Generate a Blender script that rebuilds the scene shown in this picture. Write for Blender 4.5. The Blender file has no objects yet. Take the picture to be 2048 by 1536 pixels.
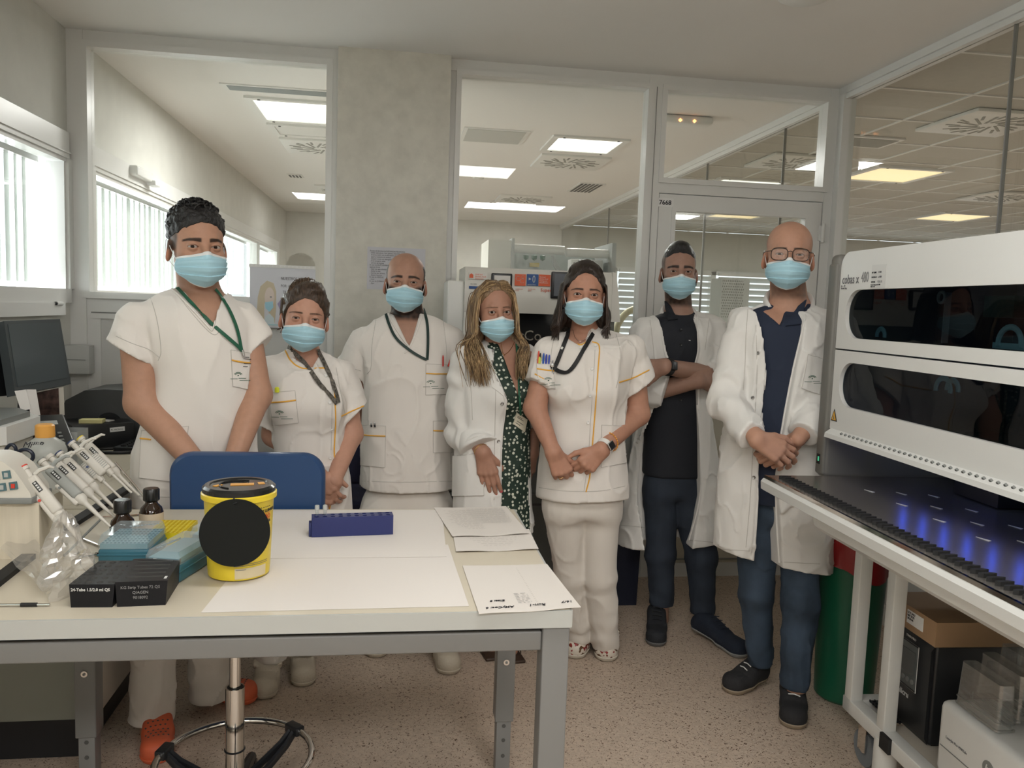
import bpy, bmesh, math, random
import numpy as np
from mathutils import Vector, Matrix
from mathutils.bvhtree import BVHTree
from mathutils.geometry import tessellate_polygon
random.seed(7)
RNG = np.random.default_rng(11)
SC = bpy.context.scene
COL = SC.collection
PI = math.pi

# ------------------------------------------------------------------ camera
CF, CYAW, CPITCH, CROLL = 1614.115, 0.1434, 0.0944, 0.0351
CAMZ = 1.42
def _rot():
    cy, sy = math.cos(CYAW), math.sin(CYAW)
    fwd = np.array([sy, cy, 0]); right = np.array([cy, -sy, 0]); up = np.array([0, 0, 1.])
    cp, sp = math.cos(CPITCH), math.sin(CPITCH)
    f2 = cp*fwd - sp*up; u2 = sp*fwd + cp*up
    cr, sr = math.cos(CROLL), math.sin(CROLL)
    return np.array([cr*right + sr*u2, -sr*right + cr*u2, f2])
CR = _rot(); CO = np.array([0, 0, CAMZ])
def _ray(px, py): return CR.T @ np.array([(px-1024)/CF, -(py-768)/CF, 1.0])
def atY(px, py, Y): d = _ray(px, py); return CO + d*Y/d[1]
def atZ(px, py, z): d = _ray(px, py); return CO + d*(z-CAMZ)/d[2]
def atX(px, py, x): d = _ray(px, py); return CO + d*x/d[0]
cam = bpy.data.cameras.new('camera'); camo = bpy.data.objects.new('camera', cam); COL.objects.link(camo)
M = Matrix(((CR[0][0], CR[1][0], -CR[2][0], 0), (CR[0][1], CR[1][1], -CR[2][1], 0), (CR[0][2], CR[1][2], -CR[2][2], CAMZ), (0, 0, 0, 1)))
camo.matrix_world = M
cam.sensor_width = 36; cam.lens = CF/2048*36; cam.clip_start = 0.05; cam.clip_end = 200
SC.camera = camo

# ------------------------------------------------------------------ exposure, world
SC.view_settings.view_transform = 'Standard'; SC.view_settings.look = 'None'
SC.view_settings.gamma = 1; SC.view_settings.use_curve_mapping = False
SC.view_settings.exposure = 0.34
SC.cycles.use_denoising = True
SC.cycles.max_bounces = 7; SC.cycles.diffuse_bounces = 4; SC.cycles.glossy_bounces = 3
SC.cycles.transmission_bounces = 5; SC.cycles.transparent_max_bounces = 12
SC.cycles.caustics_reflective = False; SC.cycles.caustics_refractive = False
SC.cycles.sample_clamp_indirect = 4
W = bpy.data.worlds.new('sky'); SC.world = W; W.use_nodes = True
W.node_tree.nodes['Background'].inputs[0].default_value = (0.86, 0.93, 1.0, 1)
W.node_tree.nodes['Background'].inputs[1].default_value = 1.6

def area(name, loc, size, power, rot=(0, 0, 0), color=(1, 1, 1)):
    l = bpy.data.lights.new(name, 'AREA'); l.shape = 'RECTANGLE'; l.size = size[0]; l.size_y = size[1]
    l.energy = power; l.color = color
    o = bpy.data.objects.new(name, l); COL.objects.link(o); o.location = loc; o.rotation_euler = rot
    return o
HC = 2.62                                  # ceiling height
XL, XR, YB = -1.53, 2.28, 4.13             # left wall, right glass wall, glass partition behind the group
# daylight outside the left windows; unseen fill lamps added near the ceiling to light the group
area('daylight', (XL-0.8, 1.4, 1.75), (1.6, 6.2), 270, (0, math.radians(-90), 0), (0.95, 0.985, 1.0))
area('daylight', (XL-0.8, 7.5, 1.75), (1.6, 6.2), 340, (0, math.radians(-90), 0), (0.95, 0.985, 1.0))
for _x, _y, _w in ((-0.6, -1.1, 40), (1.3, -1.1, 40), (0.4, 1.2, 14)): area('lamp', (_x, _y, HC-0.05), (1.1, 0.55), _w, color=(1, 0.985, 0.965))  # added fill lamps with no fixtures, for soft light on the faces
for _x, _y, _w in ((-0.64, 5.44, 26), (1.315, 5.89, 26), (1.32, 9.55, 30), (4.0, 6.27, 40), (6.2, 8.5, 40), (5.0, 2.5, 40)): area('lamp', (_x, _y, HC-0.04), (0.45, 0.45), _w, color=(1, 0.985, 0.965))

# ------------------------------------------------------------------ materials
MATS = {}
def mat(name, col=(0.8, 0.8, 0.8), rough=0.5, metal=0.0, bump=0.0, bscale=50, noise=0.0, nscale=4, spec=0.5, emit=None, estr=0,
        alpha=1.0, trans=0.0, ior=1.45, coat=0.0, attr=None, stretch=None, sub=0.0, sheen=0.0):
    if name in MATS: return MATS[name]
    m = bpy.data.materials.new(name); m.use_nodes = True; nt = m.node_tree; N = nt.nodes; L = nt.links
    b = N['Principled BSDF']
    b.inputs['Base Color'].default_value = (*col, 1); b.inputs['Roughness'].default_value = rough
    b.inputs['Metallic'].default_value = metal; b.inputs['Specular IOR Level'].default_value = spec
    b.inputs['IOR'].default_value = ior; b.inputs['Transmission Weight'].default_value = trans
    b.inputs['Alpha'].default_value = alpha; b.inputs['Coat Weight'].default_value = coat
    b.inputs['Sheen Weight'].default_value = sheen
    if sub: b.inputs['Subsurface Weight'].default_value = sub; b.inputs['Subsurface Radius'].default_value = (0.01, 0.004, 0.002)
    if emit: b.inputs['Emission Color'].default_value = (*emit, 1); b.inputs['Emission Strength'].default_value = estr
    src = None
    if attr:
        a = N.new('ShaderNodeAttribute'); a.attribute_name = attr; src = a.outputs['Color']
        L.new(src, b.inputs['Base Color'])
    vec = None
    if noise or bump:
        tc = N.new('ShaderNodeTexCoord'); vec = tc.outputs['Object']
        if stretch:
            mp = N.new('ShaderNodeMapping'); mp.inputs['Scale'].default_value = stretch; L.new(vec, mp.inputs[0]); vec = mp.outputs[0]
    if noise:
        t = N.new('ShaderNodeTexNoise'); t.inputs['Scale'].default_value = nscale; t.inputs['Detail'].default_value = 4; L.new(vec, t.inputs[0])
        mr = N.new('ShaderNodeMapRange'); mr.inputs[1].default_value = 0.3; mr.inputs[2].default_value = 0.7
        mr.inputs[3].default_value = 1-noise; mr.inputs[4].default_value = 1+noise; L.new(t.outputs[0], mr.inputs[0])
        mx = N.new('ShaderNodeVectorMath'); mx.operation = 'SCALE'
        if src: L.new(src, mx.inputs[0])
        else: mx.inputs[0].default_value = col
        L.new(mr.outputs[0], mx.inputs['Scale']); L.new(mx.outputs[0], b.inputs['Base Color'])
    if bump:
        t = N.new('ShaderNodeTexNoise'); t.inputs['Scale'].default_value = bscale; t.inputs['Detail'].default_value = 3; L.new(vec, t.inputs[0])
        bp = N.new('ShaderNodeBump'); bp.inputs['Strength'].default_value = bump; bp.inputs['Distance'].default_value = 0.004
        L.new(t.outputs[0], bp.inputs['Height']); L.new(bp.outputs[0], b.inputs['Normal'])
    MATS[name] = m
    return m
def clearmat(name, tint=(1, 1, 1), gloss=0.08, rough=0.0, face=0.0, fcol=(1, 1, 1)):
    """thin pane: straight-through with a faint reflection, 'face' adds some milky diffuse"""
    if name in MATS: return MATS[name]
    m = bpy.data.materials.new(name); m.use_nodes = True; nt = m.node_tree; N = nt.nodes; L = nt.links
    N.remove(N['Principled BSDF']); out = N['Material Output']
    tr = N.new('ShaderNodeBsdfTransparent'); tr.inputs[0].default_value = (*tint, 1)
    gl = N.new('ShaderNodeBsdfGlossy'); gl.inputs['Roughness'].default_value = rough
    ge = N.new('ShaderNodeNewGeometry'); dt = N.new('ShaderNodeVectorMath'); dt.operation = 'DOT_PRODUCT'; L.new(ge.outputs['Normal'], dt.inputs[0]); L.new(ge.outputs['Incoming'], dt.inputs[1])
    ab = N.new('ShaderNodeMath'); ab.operation = 'ABSOLUTE'; L.new(dt.outputs['Value'], ab.inputs[0])
    om = N.new('ShaderNodeMath'); om.operation = 'SUBTRACT'; om.inputs[0].default_value = 1; L.new(ab.outputs[0], om.inputs[1])
    pw = N.new('ShaderNodeMath'); pw.operation = 'POWER'; pw.inputs[1].default_value = 5; L.new(om.outputs[0], pw.inputs[0])
    ml = N.new('ShaderNodeMath'); ml.operation = 'MULTIPLY_ADD'; ml.inputs[1].default_value = 0.7; ml.inputs[2].default_value = gloss; ml.use_clamp = True
    L.new(pw.outputs[0], ml.inputs[0])
    mx = N.new('ShaderNodeMixShader'); L.new(ml.outputs[0], mx.inputs[0]); L.new(tr.outputs[0], mx.inputs[1]); L.new(gl.outputs[0], mx.inputs[2])
    o = mx
    if face:
        df = N.new('ShaderNodeBsdfDiffuse'); df.inputs[0].default_value = (*fcol, 1)
        m2 = N.new('ShaderNodeMixShader'); m2.inputs[0].default_value = face; L.new(mx.outputs[0], m2.inputs[1]); L.new(df.outputs[0], m2.inputs[2]); o = m2
    L.new(o.outputs[0], out.inputs[0]); MATS[name] = m
    return m

# ------------------------------------------------------------------ object helpers
def tag(o, label=None, cat=None, group=None, kind=None):
    if label: o['label'] = label
    if cat: o['category'] = cat
    if group: o['group'] = group
    if kind: o['kind'] = kind
    return o
def empty(name, loc, label, cat, rz=0, group=None):
    o = bpy.data.objects.new(name, None); COL.objects.link(o); o.location = loc; o.rotation_euler = (0, 0, rz)
    o.empty_display_size = 0.05
    return tag(o, label, cat, group)
def link(name, me, parent=None, loc=None, label=None, kind=None):
    o = bpy.data.objects.new(name, me); COL.objects.link(o)
    if parent: o.parent = parent
    if loc is not None: o.location = loc
    if label: o['label'] = label
    if kind: o['kind'] = kind
    return o
class MB:
    """collects shapes into one mesh; material list by face"""
    def __init__(s, org=(0, 0, 0)): s.v = []; s.f = []; s.m = []; s.s = []; s.mats = []; s.org = np.array(org, float)
    def mi(s, m):
        if m not in s.mats: s.mats.append(m)
        return s.mats.index(m)
    def add(s, V, F, m, smooth=False):
        n = len(s.v); i = s.mi(m); s.v.extend([tuple(np.array(p, float)-s.org) for p in V])
        for f in F: s.f.append(tuple(n+k for k in f)); s.m.append(i); s.s.append(smooth)
        return s
    def box(s, c, d, m, R=None, bev=0.0):
        c = np.array(c, float); hx, hy, hz = d[0]/2, d[1]/2, d[2]/2
        if bev > 0:
            bm = bmesh.new(); bmesh.ops.create_cube(bm, size=1)
            for v in bm.verts: v.co = Vector((v.co.x*d[0], v.co.y*d[1], v.co.z*d[2]))
            bmesh.ops.bevel(bm, geom=bm.edges[:], offset=min(bev, min(d)*0.49), segments=3, affect='EDGES', profile=0.5)
            V = [np.array(v.co) for v in bm.verts]; F = [[v.index for v in f.verts] for f in bm.faces]; bm.free()
            if R is not None: V = [np.array(R) @ p for p in V]
            return s.add([p+c for p in V], F, m, True)
        V = [np.array((x, y, z)) for x in (-hx, hx) for y in (-hy, hy) for z in (-hz, hz)]
        if R is not None: V = [np.array(R) @ p for p in V]
        F = [(0, 1, 3, 2), (4, 6, 7, 5), (0, 4, 5, 1), (2, 3, 7, 6), (0, 2, 6, 4), (1, 5, 7, 3)]
        return s.add([p+c for p in V], F, m)
    def bb(s, x0, x1, y0, y1, z0, z1, m, bev=0.0):
        return s.box(((x0+x1)/2, (y0+y1)/2, (z0+z1)/2), (abs(x1-x0), abs(y1-y0), abs(z1-z0)), m, None, bev)
    def tube(s, pts, r, m, n=10, closed=False, flat=1.0, caps=True, up=None):
        pts = [np.array(p, float) for p in pts]; K = len(pts)
        rr = r if hasattr(r, '__len__') else [r]*K
        V = []; F = []; pu = None
        for i, p in enumerate(pts):
            if closed: t = pts[(i+1) % K]-pts[i-1]
            else: t = pts[min(i+1, K-1)]-pts[max(i-1, 0)]
            t = t/(np.linalg.norm(t)+1e-9)
            if up is not None: u = np.array(up, float)
            elif pu is not None: u = pu
            else: u = np.array((0, 0, 1.)) if abs(t[2]) < 0.9 else np.array((1., 0, 0))
            u = u-t*np.dot(u, t); nu = np.linalg.norm(u)
            if nu < 1e-6: u = np.array((1., 0, 0)) - t*t[0]; nu = np.linalg.norm(u)
            u = u/nu; w = np.cross(t, u); pu = u
            for k in range(n):
                a = 2*PI*k/n; V.append(p+rr[i]*(math.cos(a)*u*flat+math.sin(a)*w))
        for i in range(K if closed else K-1):
            j = (i+1) % K
            for k in range(n): F.append((i*n+k, i*n+(k+1) % n, j*n+(k+1) % n, j*n+k))
        if caps and not closed:
            F.append(tuple(reversed(range(n)))); F.append(tuple((K-1)*n+k for k in range(n)))
        return s.add(V, F, m, True)
    def cyl(s, a, b, r, m, n=20, r2=None):
        a = np.array(a, float); b = np.array(b, float); r2 = r if r2 is None else r2
        t = (b-a)/np.linalg.norm(b-a); u = np.array((0, 0, 1.)) if abs(t[2]) < 0.9 else np.array((1., 0, 0)); u = u-t*np.dot(u, t); u /= np.linalg.norm(u); w = np.cross(t, u)
        ring = [math.cos(2*PI*k/n)*u+math.sin(2*PI*k/n)*w for k in range(n)]
        V = [a+r*q for q in ring]+[b+r2*q for q in ring]
        s.add(V, [(k, (k+1) % n, n+(k+1) % n, n+k) for k in range(n)], m, True)
        s.add([a+r*q for q in ring], [tuple(reversed(range(n)))], m); s.add([b+r2*q for q in ring], [tuple(range(n))], m)
        return s
    def lathe(s, prof, c, m, n=32, sx=1, sy=1, R=None, cap=True):
        """prof: list of (r, z) or (r, z, mat)"""
        c = np.array(c, float); K = len(prof)
        V = []
        for q in prof:
            for k in range(n):
                a = 2*PI*k/n; V.append(np.array((q[0]*math.cos(a)*sx, q[0]*math.sin(a)*sy, q[1])))
        if R is not None: V = [np.array(R) @ p for p in V]
        V = [p+c for p in V]
        for i in range(K-1):
            mm = prof[i][2] if len(prof[i]) > 2 else m
            sm = abs(prof[i][0]-prof[i+1][0]) < 1e9
            s.add([V[j] for j in range(i*n, i*n+2*n)], [(k, (k+1) % n, n+(k+1) % n, n+k) for k in range(n)], mm, sm)
        if cap:
            if prof[0][0] > 1e-5: s.add(V[:n], [tuple(reversed(range(n)))], m)
            if prof[-1][0] > 1e-5: s.add(V[-n:], [tuple(range(n))], prof[-1][2] if len(prof[-1]) > 2 else m)
        return s
    def prism(s, poly, axis, a0, a1, m, smooth=False):
        """extrude 2-D polygon along axis ('x','y','z')"""
        def P(u, v, a): return {'x': (a, u, v), 'y': (u, a, v), 'z': (u, v, a)}[axis]
        n = len(poly); V = [P(u, v, a0) for u, v in poly]+[P(u, v, a1) for u, v in poly]
        s.add(V, [(k, (k+1) % n, n+(k+1) % n, n+k) for k in range(n)], m, smooth)
        T = tessellate_polygon([[Vector((u, v, 0)) for u, v in poly]])
        s.add(V[:n], [tuple(t) for t in T], m); s.add(V[n:], [tuple(t) for t in T], m)
        return s
    def quad(s, a, b, c, d, m): return s.add([a, b, c, d], [(0, 1, 2, 3)], m)
    def build(s, name, parent=None, loc=None, label=None, kind=None):
        me = bpy.data.meshes.new(name); me.from_pydata([tuple(map(float, p)) for p in s.v], [], s.f)
        for m in s.mats: me.materials.append(m)
        me.polygons.foreach_set('material_index', s.m); me.polygons.foreach_set('use_smooth', s.s)
        bm = bmesh.new(); bm.from_mesh(me); bmesh.ops.remove_doubles(bm, verts=bm.verts, dist=1e-6) if any(s.s) else None
        bmesh.ops.recalc_face_normals(bm, faces=bm.faces); bm.to_mesh(me); bm.free()
        if any(s.s):
            try: me.set_sharp_from_angle(angle=math.radians(38))
            except Exception: pass
        if loc is None and parent is None: loc = s.org
        return link(name, me, parent, loc, label, kind)
def rrect(x0, x1, y0, y1, r, n=6):
    P = []
    for cx, cy, a0 in ((x1-r, y1-r, 0), (x0+r, y1-r, 90), (x0+r, y0+r, 180), (x1-r, y0+r, 270)):
        for i in range(n+1):
            a = math.radians(a0+90*i/n); P.append((cx+r*math.cos(a), cy+r*math.sin(a)))
    return P
def text(parent, name, s, loc, size, m, X=(1, 0, 0), Y=(0, 0, 1), align='LEFT', ext=0.0004, shear=0, font_scale=1.0, bold=0.0, label=None, space=1.0):
    """lettering lying on a surface: X reading direction, Y up direction (parent coordinates)"""
    c = bpy.data.curves.new(name, 'FONT'); c.body = s; c.size = size; c.extrude = ext; c.align_x = align; c.offset = bold; c.shear = shear
    c.resolution_u = 2; c.space_line = space
    o = bpy.data.objects.new(name, c); COL.objects.link(o)
    dg = bpy.context.evaluated_depsgraph_get(); me = bpy.data.meshes.new_from_object(o.evaluated_get(dg))
    bpy.data.objects.remove(o); bpy.data.curves.remove(c)
    X = Vector(X).normalized(); Y = Vector(Y); Y = (Y-X*X.dot(Y)).normalized(); Z = X.cross(Y)
    A = Matrix((X*font_scale, Y, Z)).transposed().to_4x4(); A.translation = Vector(loc); me.transform(A)
    me.materials.clear(); me.materials.append(m)
    return link(name, me, parent, label=label)
def Rz(a): c, s = math.cos(a), math.sin(a); return np.array([[c, -s, 0], [s, c, 0], [0, 0, 1.]])
def Rx(a): c, s = math.cos(a), math.sin(a); return np.array([[1., 0, 0], [0, c, -s], [0, s, c]])
def Ry(a): c, s = math.cos(a), math.sin(a); return np.array([[c, 0, s], [0, 1., 0], [-s, 0, c]])
def frame_to(d, up=(0, 0, 1)):
    """rotation whose local z runs along d"""
    d = np.array(d, float); d /= np.linalg.norm(d); u = np.array(up, float)
    x = np.cross(u, d)
    if np.linalg.norm(x) < 1e-4: x = np.cross((0, 1., 0), d)
    x /= np.linalg.norm(x); y = np.cross(d, x)
    return np.array([x, y, d]).T
def copy_tree(o, parent=None):
    c = o.copy(); COL.objects.link(c)
    if parent: c.parent = parent
    for ch in list(o.children): copy_tree(ch, c)
    return c
def spline(K, n):
    """Catmull-Rom through the points K"""
    K = [np.array(k, float) for k in K]; P = [2*K[0]-K[1]]+K+[2*K[-1]-K[-2]]; out = []
    seg = len(K)-1
    for i in range(n):
        t = i/(n-1)*seg; j = min(int(t), seg-1); u = t-j; a, b, c, d = P[j:j+4]
        out.append(0.5*((2*b)+(-a+c)*u+(2*a-5*b+4*c-d)*u*u+(-a+3*b-3*c+d)*u**3))
    return out
# ================================================================== THE ROOM
def wallmat(name, col):
    m = mat(name, col, 0.75, noise=0.035, nscale=9, bump=0.12, bscale=60)
    return m
m_wall = wallmat('painted_wall', (0.66, 0.655, 0.61))
m_pillar = mat('sponged_paint', (0.66, 0.64, 0.575), 0.75, noise=0.07, nscale=16, bump=0.15, bscale=70)
m_ceil = mat('ceiling_paint', (0.80, 0.79, 0.765), 0.8, noise=0.01, nscale=2)
m_alu = mat('white_lacquered_frame', (0.74, 0.74, 0.72), 0.32, spec=0.5)
m_alu2 = mat('grey_seal', (0.25, 0.25, 0.24), 0.5)
m_panel = mat('parapet_panel', (0.62, 0.62, 0.60), 0.4)
m_pane = clearmat('window_glass', (0.96, 0.97, 0.96), 0.05)
m_pane2 = clearmat('partition_glass', (0.955, 0.965, 0.95), 0.06)
m_dark = mat('black_plastic', (0.014, 0.015, 0.017), 0.35)
m_rub = mat('black_rubber', (0.012, 0.012, 0.012), 0.7)

# floor: speckled vinyl
def floormat():
    m = bpy.data.materials.new('speckled_vinyl'); m.use_nodes = True; nt = m.node_tree; N = nt.nodes; L = nt.links; b = N['Principled BSDF']
    tc = N.new('ShaderNodeTexCoord')
    v = N.new('ShaderNodeTexVoronoi'); v.inputs['Scale'].default_value = 95; L.new(tc.outputs['Object'], v.inputs['Vector'])
    n1 = N.new('ShaderNodeTexNoise'); n1.inputs['Scale'].default_value = 120; n1.inputs['Detail'].default_value = 3; n1.inputs['Distortion'].default_value = 1.2
    L.new(tc.outputs['Object'], n1.inputs['Vector'])
    dark = N.new('ShaderNodeMapRange'); dark.inputs[1].default_value = 0.595; dark.inputs[2].default_value = 0.64; L.new(n1.outputs[0], dark.inputs[0])
    n2 = N.new('ShaderNodeTexNoise'); n2.inputs['Scale'].default_value = 170; n2.inputs['Detail'].default_value = 1; L.new(tc.outputs['Object'], n2.inputs['Vector'])
    lite = N.new('ShaderNodeMapRange'); lite.inputs[1].default_value = 0.66; lite.inputs[2].default_value = 0.7; L.new(n2.outputs[0], lite.inputs[0])
    sp = N.new('ShaderNodeSeparateColor'); L.new(v.outputs['Color'], sp.inputs[0])
    mr = N.new('ShaderNodeMapRange'); mr.inputs[3].default_value = 0.92; mr.inputs[4].default_value = 1.08; L.new(sp.outputs[0], mr.inputs[0])
    base = N.new('ShaderNodeVectorMath'); base.operation = 'SCALE'; base.inputs[0].default_value = (0.53, 0.425, 0.335); L.new(mr.outputs[0], base.inputs['Scale'])
    a = N.new('ShaderNodeMix'); a.data_type = 'RGBA'; a.inputs[7].default_value = (0.12, 0.07, 0.045, 1); L.new(dark.outputs[0], a.inputs[0]); L.new(base.outputs[0], a.inputs[6])
    c = N.new('ShaderNodeMix'); c.data_type = 'RGBA'; c.inputs[7].default_value = (0.62, 0.55, 0.46, 1); L.new(lite.outputs[0], c.inputs[0]); L.new(a.outputs[2], c.inputs[6])
    L.new(c.outputs[2], b.inputs['Base Color']); b.inputs['Roughness'].default_value = 0.42; b.inputs['Specular IOR Level'].default_value = 0.4
    return m
Y0, Y1, XFAR = -2.2, 11.5, 9.2
MB().bb(XL-0.3, XFAR, Y0, Y1, -0.06, 0, floormat()).build('floor', kind='structure')
c = MB().bb(XL-0.3, XR+0.06, Y0, Y1, HC, HC+0.08, m_ceil)
c.build('ceiling', kind='structure')
# suspended tile ceiling over the neighbouring laboratory
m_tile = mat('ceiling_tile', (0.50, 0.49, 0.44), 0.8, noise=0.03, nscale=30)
m_trun = mat('tile_runner', (0.8, 0.8, 0.77), 0.5)
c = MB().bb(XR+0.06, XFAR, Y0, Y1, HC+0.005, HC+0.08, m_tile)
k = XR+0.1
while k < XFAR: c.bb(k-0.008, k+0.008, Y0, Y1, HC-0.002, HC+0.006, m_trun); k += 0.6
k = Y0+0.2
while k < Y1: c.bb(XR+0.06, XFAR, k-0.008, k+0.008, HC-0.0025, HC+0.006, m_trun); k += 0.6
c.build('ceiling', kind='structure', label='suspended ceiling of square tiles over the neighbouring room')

# left outside wall with the window strip
WZ0, WZ1 = 1.434, 2.03
w = MB(); w.bb(XL-0.22, XL, Y0, Y1, 0, WZ0-0.04, m_wall); w.bb(XL-0.22, XL, Y0, Y1, WZ1+0.04, HC, m_wall)
w.bb(XL-0.22, XL, 4.045, 4.34, WZ0-0.04, WZ1+0.04, m_wall); w.bb(XL-0.22, XL, 10.7, Y1, WZ0-0.04, WZ1+0.04, m_wall); w.bb(XL-0.22, XL, Y0, -1.6, WZ0-0.04, WZ1+0.04, m_wall)
w.build('wall_left', kind='structure')
MB().bb(XL-0.22, XR+0.05, Y0-0.1, Y0, 0, HC, m_wall).build('wall_front', kind='structure')
MB().bb(XL-0.22, XFAR, Y1, Y1+0.1, 0, 0.95, m_wall).bb(XL-0.22, 3.1, Y1, Y1+0.1, 0.95, HC, m_wall).bb(3.1, XFAR, Y1, Y1+0.1, 2.05, HC, m_wall).build('wall_far', kind='structure')
MB().bb(XFAR, XFAR+0.1, Y0, Y1, 0, HC, m_wall).build('wall_right', kind='structure')
MB().bb(XR+0.05, XFAR, Y0-0.1, Y0, 0, HC, m_wall).build('wall_side', kind='structure')

def window_strip(name, ya, yb, mull, blind_label, last=False):
    o = MB(); x = XL
    o.bb(x-0.10, x+0.022, ya, yb, WZ1, WZ1+0.117, m_alu); o.bb(x-0.10, x+0.022, ya, yb, WZ0-0.064, WZ0, m_alu)
    o.bb(x-0.05, x+0.03, ya, yb, WZ1+0.02, WZ1+0.026, m_alu); o.bb(x-0.06, x+0.012, ya, yb, WZ1-0.018, WZ1, m_alu)
    for y in mull: o.bb(x-0.10, x+0.022, y-0.045, y+0.045, WZ0, WZ1, m_alu); o.bb(x-0.07, x+0.008, y-0.06, y+0.06, WZ0, WZ1, m_alu)
    r = o.build(name, kind='structure', label=blind_label)
    MB().bb(x-0.045, x-0.04, ya, yb, WZ0, WZ1, m_pane).build('pane', r, loc=(0, 0, 0)).location = (0, 0, 0)
    return r
window_strip('window_1', -1.6, 4.045, [-1.56, 0.6, 2.4, 4.075], 'white framed window strip above the left bench')
window_strip('window_2', 4.34, 10.7, [4.33, 6.75, 9.2, 10.68], 'white framed window strip in the room behind the partition')
m_slat = bpy.data.materials.new('blind_fabric'); m_slat.use_nodes = True
_n = m_slat.node_tree.nodes; _l = m_slat.node_tree.links; _n.remove(_n['Principled BSDF'])
_d = _n.new('ShaderNodeBsdfDiffuse'); _d.inputs[0].default_value = (0.80, 0.82, 0.80, 1); _t = _n.new('ShaderNodeBsdfTranslucent'); _t.inputs[0].default_value = (0.50, 0.53, 0.51, 1)
_x = _n.new('ShaderNodeMixShader'); _x.inputs[0].default_value = 0.36; _l.new(_d.outputs[0], _x.inputs[1]); _l.new(_t.outputs[0], _x.inputs[2]); _l.new(_x.outputs[0], _n['Material Output'].inputs[0])
def vertical_blind(ya, yb, ang, label, lab_group, step=0.084):
    e = empty('vertical_blind', (XL-0.115, (ya+yb)/2, WZ0), label, 'blind')
    org = np.array((XL-0.115, (ya+yb)/2, WZ0))
    MB(org).bb(XL-0.135, XL-0.095, ya, yb, WZ1-0.03, WZ1+0.0, m_alu).build('head_rail', e)
    sl = MB(org); y = ya+0.04
    while y < yb-0.03:
        R = Rz(ang+RNG.normal()*0.06)
        for s in (-1, 1): sl.box((XL-0.115, y, (WZ0+WZ1)/2), (0.0015, 0.078, WZ1-WZ0-0.05), m_slat, R) if s > 0 else None
        y += step
    o = sl.build('slat', e); o['kind'] = 'stuff'
vertical_blind(-1.5, 4.0, math.radians(14), 'closed off-white vertical blind behind the left front window', 'b', 0.080)
vertical_blind(4.40, 6.68, math.radians(8), 'half open white vertical blind behind the left glass partition, nearest the partition', 'b', 0.108)
vertical_blind(6.82, 9.12, math.radians(20), 'white vertical blind in the room behind, right of the head of the tall man', 'b')
vertical_blind(9.28, 10.6, math.radians(20), 'white vertical blind in the far corner of the room behind', 'b')
# cable trunking under the window
t = MB((XL, 1.5, 1.3)); t.bb(XL, XL+0.03, -1.6, 3.95, 1.335-0.02, 1.372, m_alu); t.bb(XL, XL+0.034, 2.9, 2.903, 1.315, 1.372, m_alu2)
tag(t.build('cable_trunking'), 'white cable trunking running under the left window', 'trunking')

# ------------------------------------------------------------------ glass partition behind the group
PY = YB
def frame_rect(mb, x0, x1, z0, z1, th, y0=PY-0.056, y1=PY+0.036, m=None):
    m = m or m_alu
    mb.bb(x0, x0+th, y0, y1, z0, z1, m); mb.bb(x1-th, x1, y0, y1, z0, z1, m); mb.bb(x0+th, x1-th, y0, y1, z0, z0+th, m); mb.bb(x0+th, x1-th, y0, y1, z1-th, z1, m)
p = MB(); p.bb(XL, -1.458, PY-0.05, PY+0.03, 0, HC, m_alu); p.bb(-1.47, -0.30, PY-0.046, PY+0.028, 2.565, HC, m_alu); p.bb(-0.342, -0.302, PY-0.05, PY+0.03, 0, HC, m_alu)
frame_rect(p, -1.47, -0.33, 1.395, 2.575, 0.03); p.bb(-1.46, -0.34, PY-0.04, PY+0.03, 1.30, 1.40, m_alu); p.bb(-1.46, -0.34, PY-0.028, PY+0.02, 0.0, 1.32, m_panel)
p.bb(-1.46, -1.40, PY-0.036, PY+0.027, 0, 1.32, m_alu); p.bb(-1.44, -0.35, PY-0.042, PY+0.03, 1.325, 1.331, m_alu2)
r = p.build('window_3', kind='structure', label='left glass partition in a white frame, grey panel below')
MB().bb(-1.44, -0.36, PY-0.004, PY+0.004, 1.42, 2.55, m_pane2).build('pane', r, loc=(0, 0, 0))
MB().bb(-0.303, 0.232, PY-0.10, PY+0.35, 0, HC, m_pillar).build('wall_back', kind='structure', label='pillar with cream sponged paint between the partitions')
p = MB(); p.bb(0.232, 0.27, PY-0.04, PY+0.03, 0, HC, m_alu); p.bb(0.23, 1.318, PY-0.046, PY+0.028, 2.565, HC, m_alu); p.bb(1.24, 1.318, PY-0.05, PY+0.03, 0, HC, m_alu)
frame_rect(p, 0.262, 1.262, 0.93, 2.575, 0.026); p.bb(0.25, 1.25, PY-0.028, PY+0.02, 0, 0.95, m_panel); p.bb(1.279, 1.282, PY-0.053, PY-0.049, 0, 2.56, m_alu2)
r = p.build('window_4', kind='structure', label='tall glass partition in a white frame behind the two women on the right')
MB().bb(0.285, 1.24, PY-0.004, PY+0.004, 0.95, 2.55, m_pane2).build('pane', r, loc=(0, 0, 0))
p = MB(); p.bb(1.318, 2.28, PY-0.046, PY+0.028, 2.565, HC, m_alu); p.bb(1.318, 2.28, PY-0.044, PY+0.028, 2.035, 2.095, m_alu); p.bb(2.222, 2.3, PY-0.05, PY+0.03, 0, HC, m_alu)
frame_rect(p, 1.31, 2.235, 2.085, 2.575, 0.026)
r = p.build('window_5', kind='structure', label='transom window above the door')
MB().bb(1.33, 2.215, PY-0.004, PY+0.004, 2.11, 2.55, m_pane2).build('pane', r, loc=(0, 0, 0))
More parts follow.
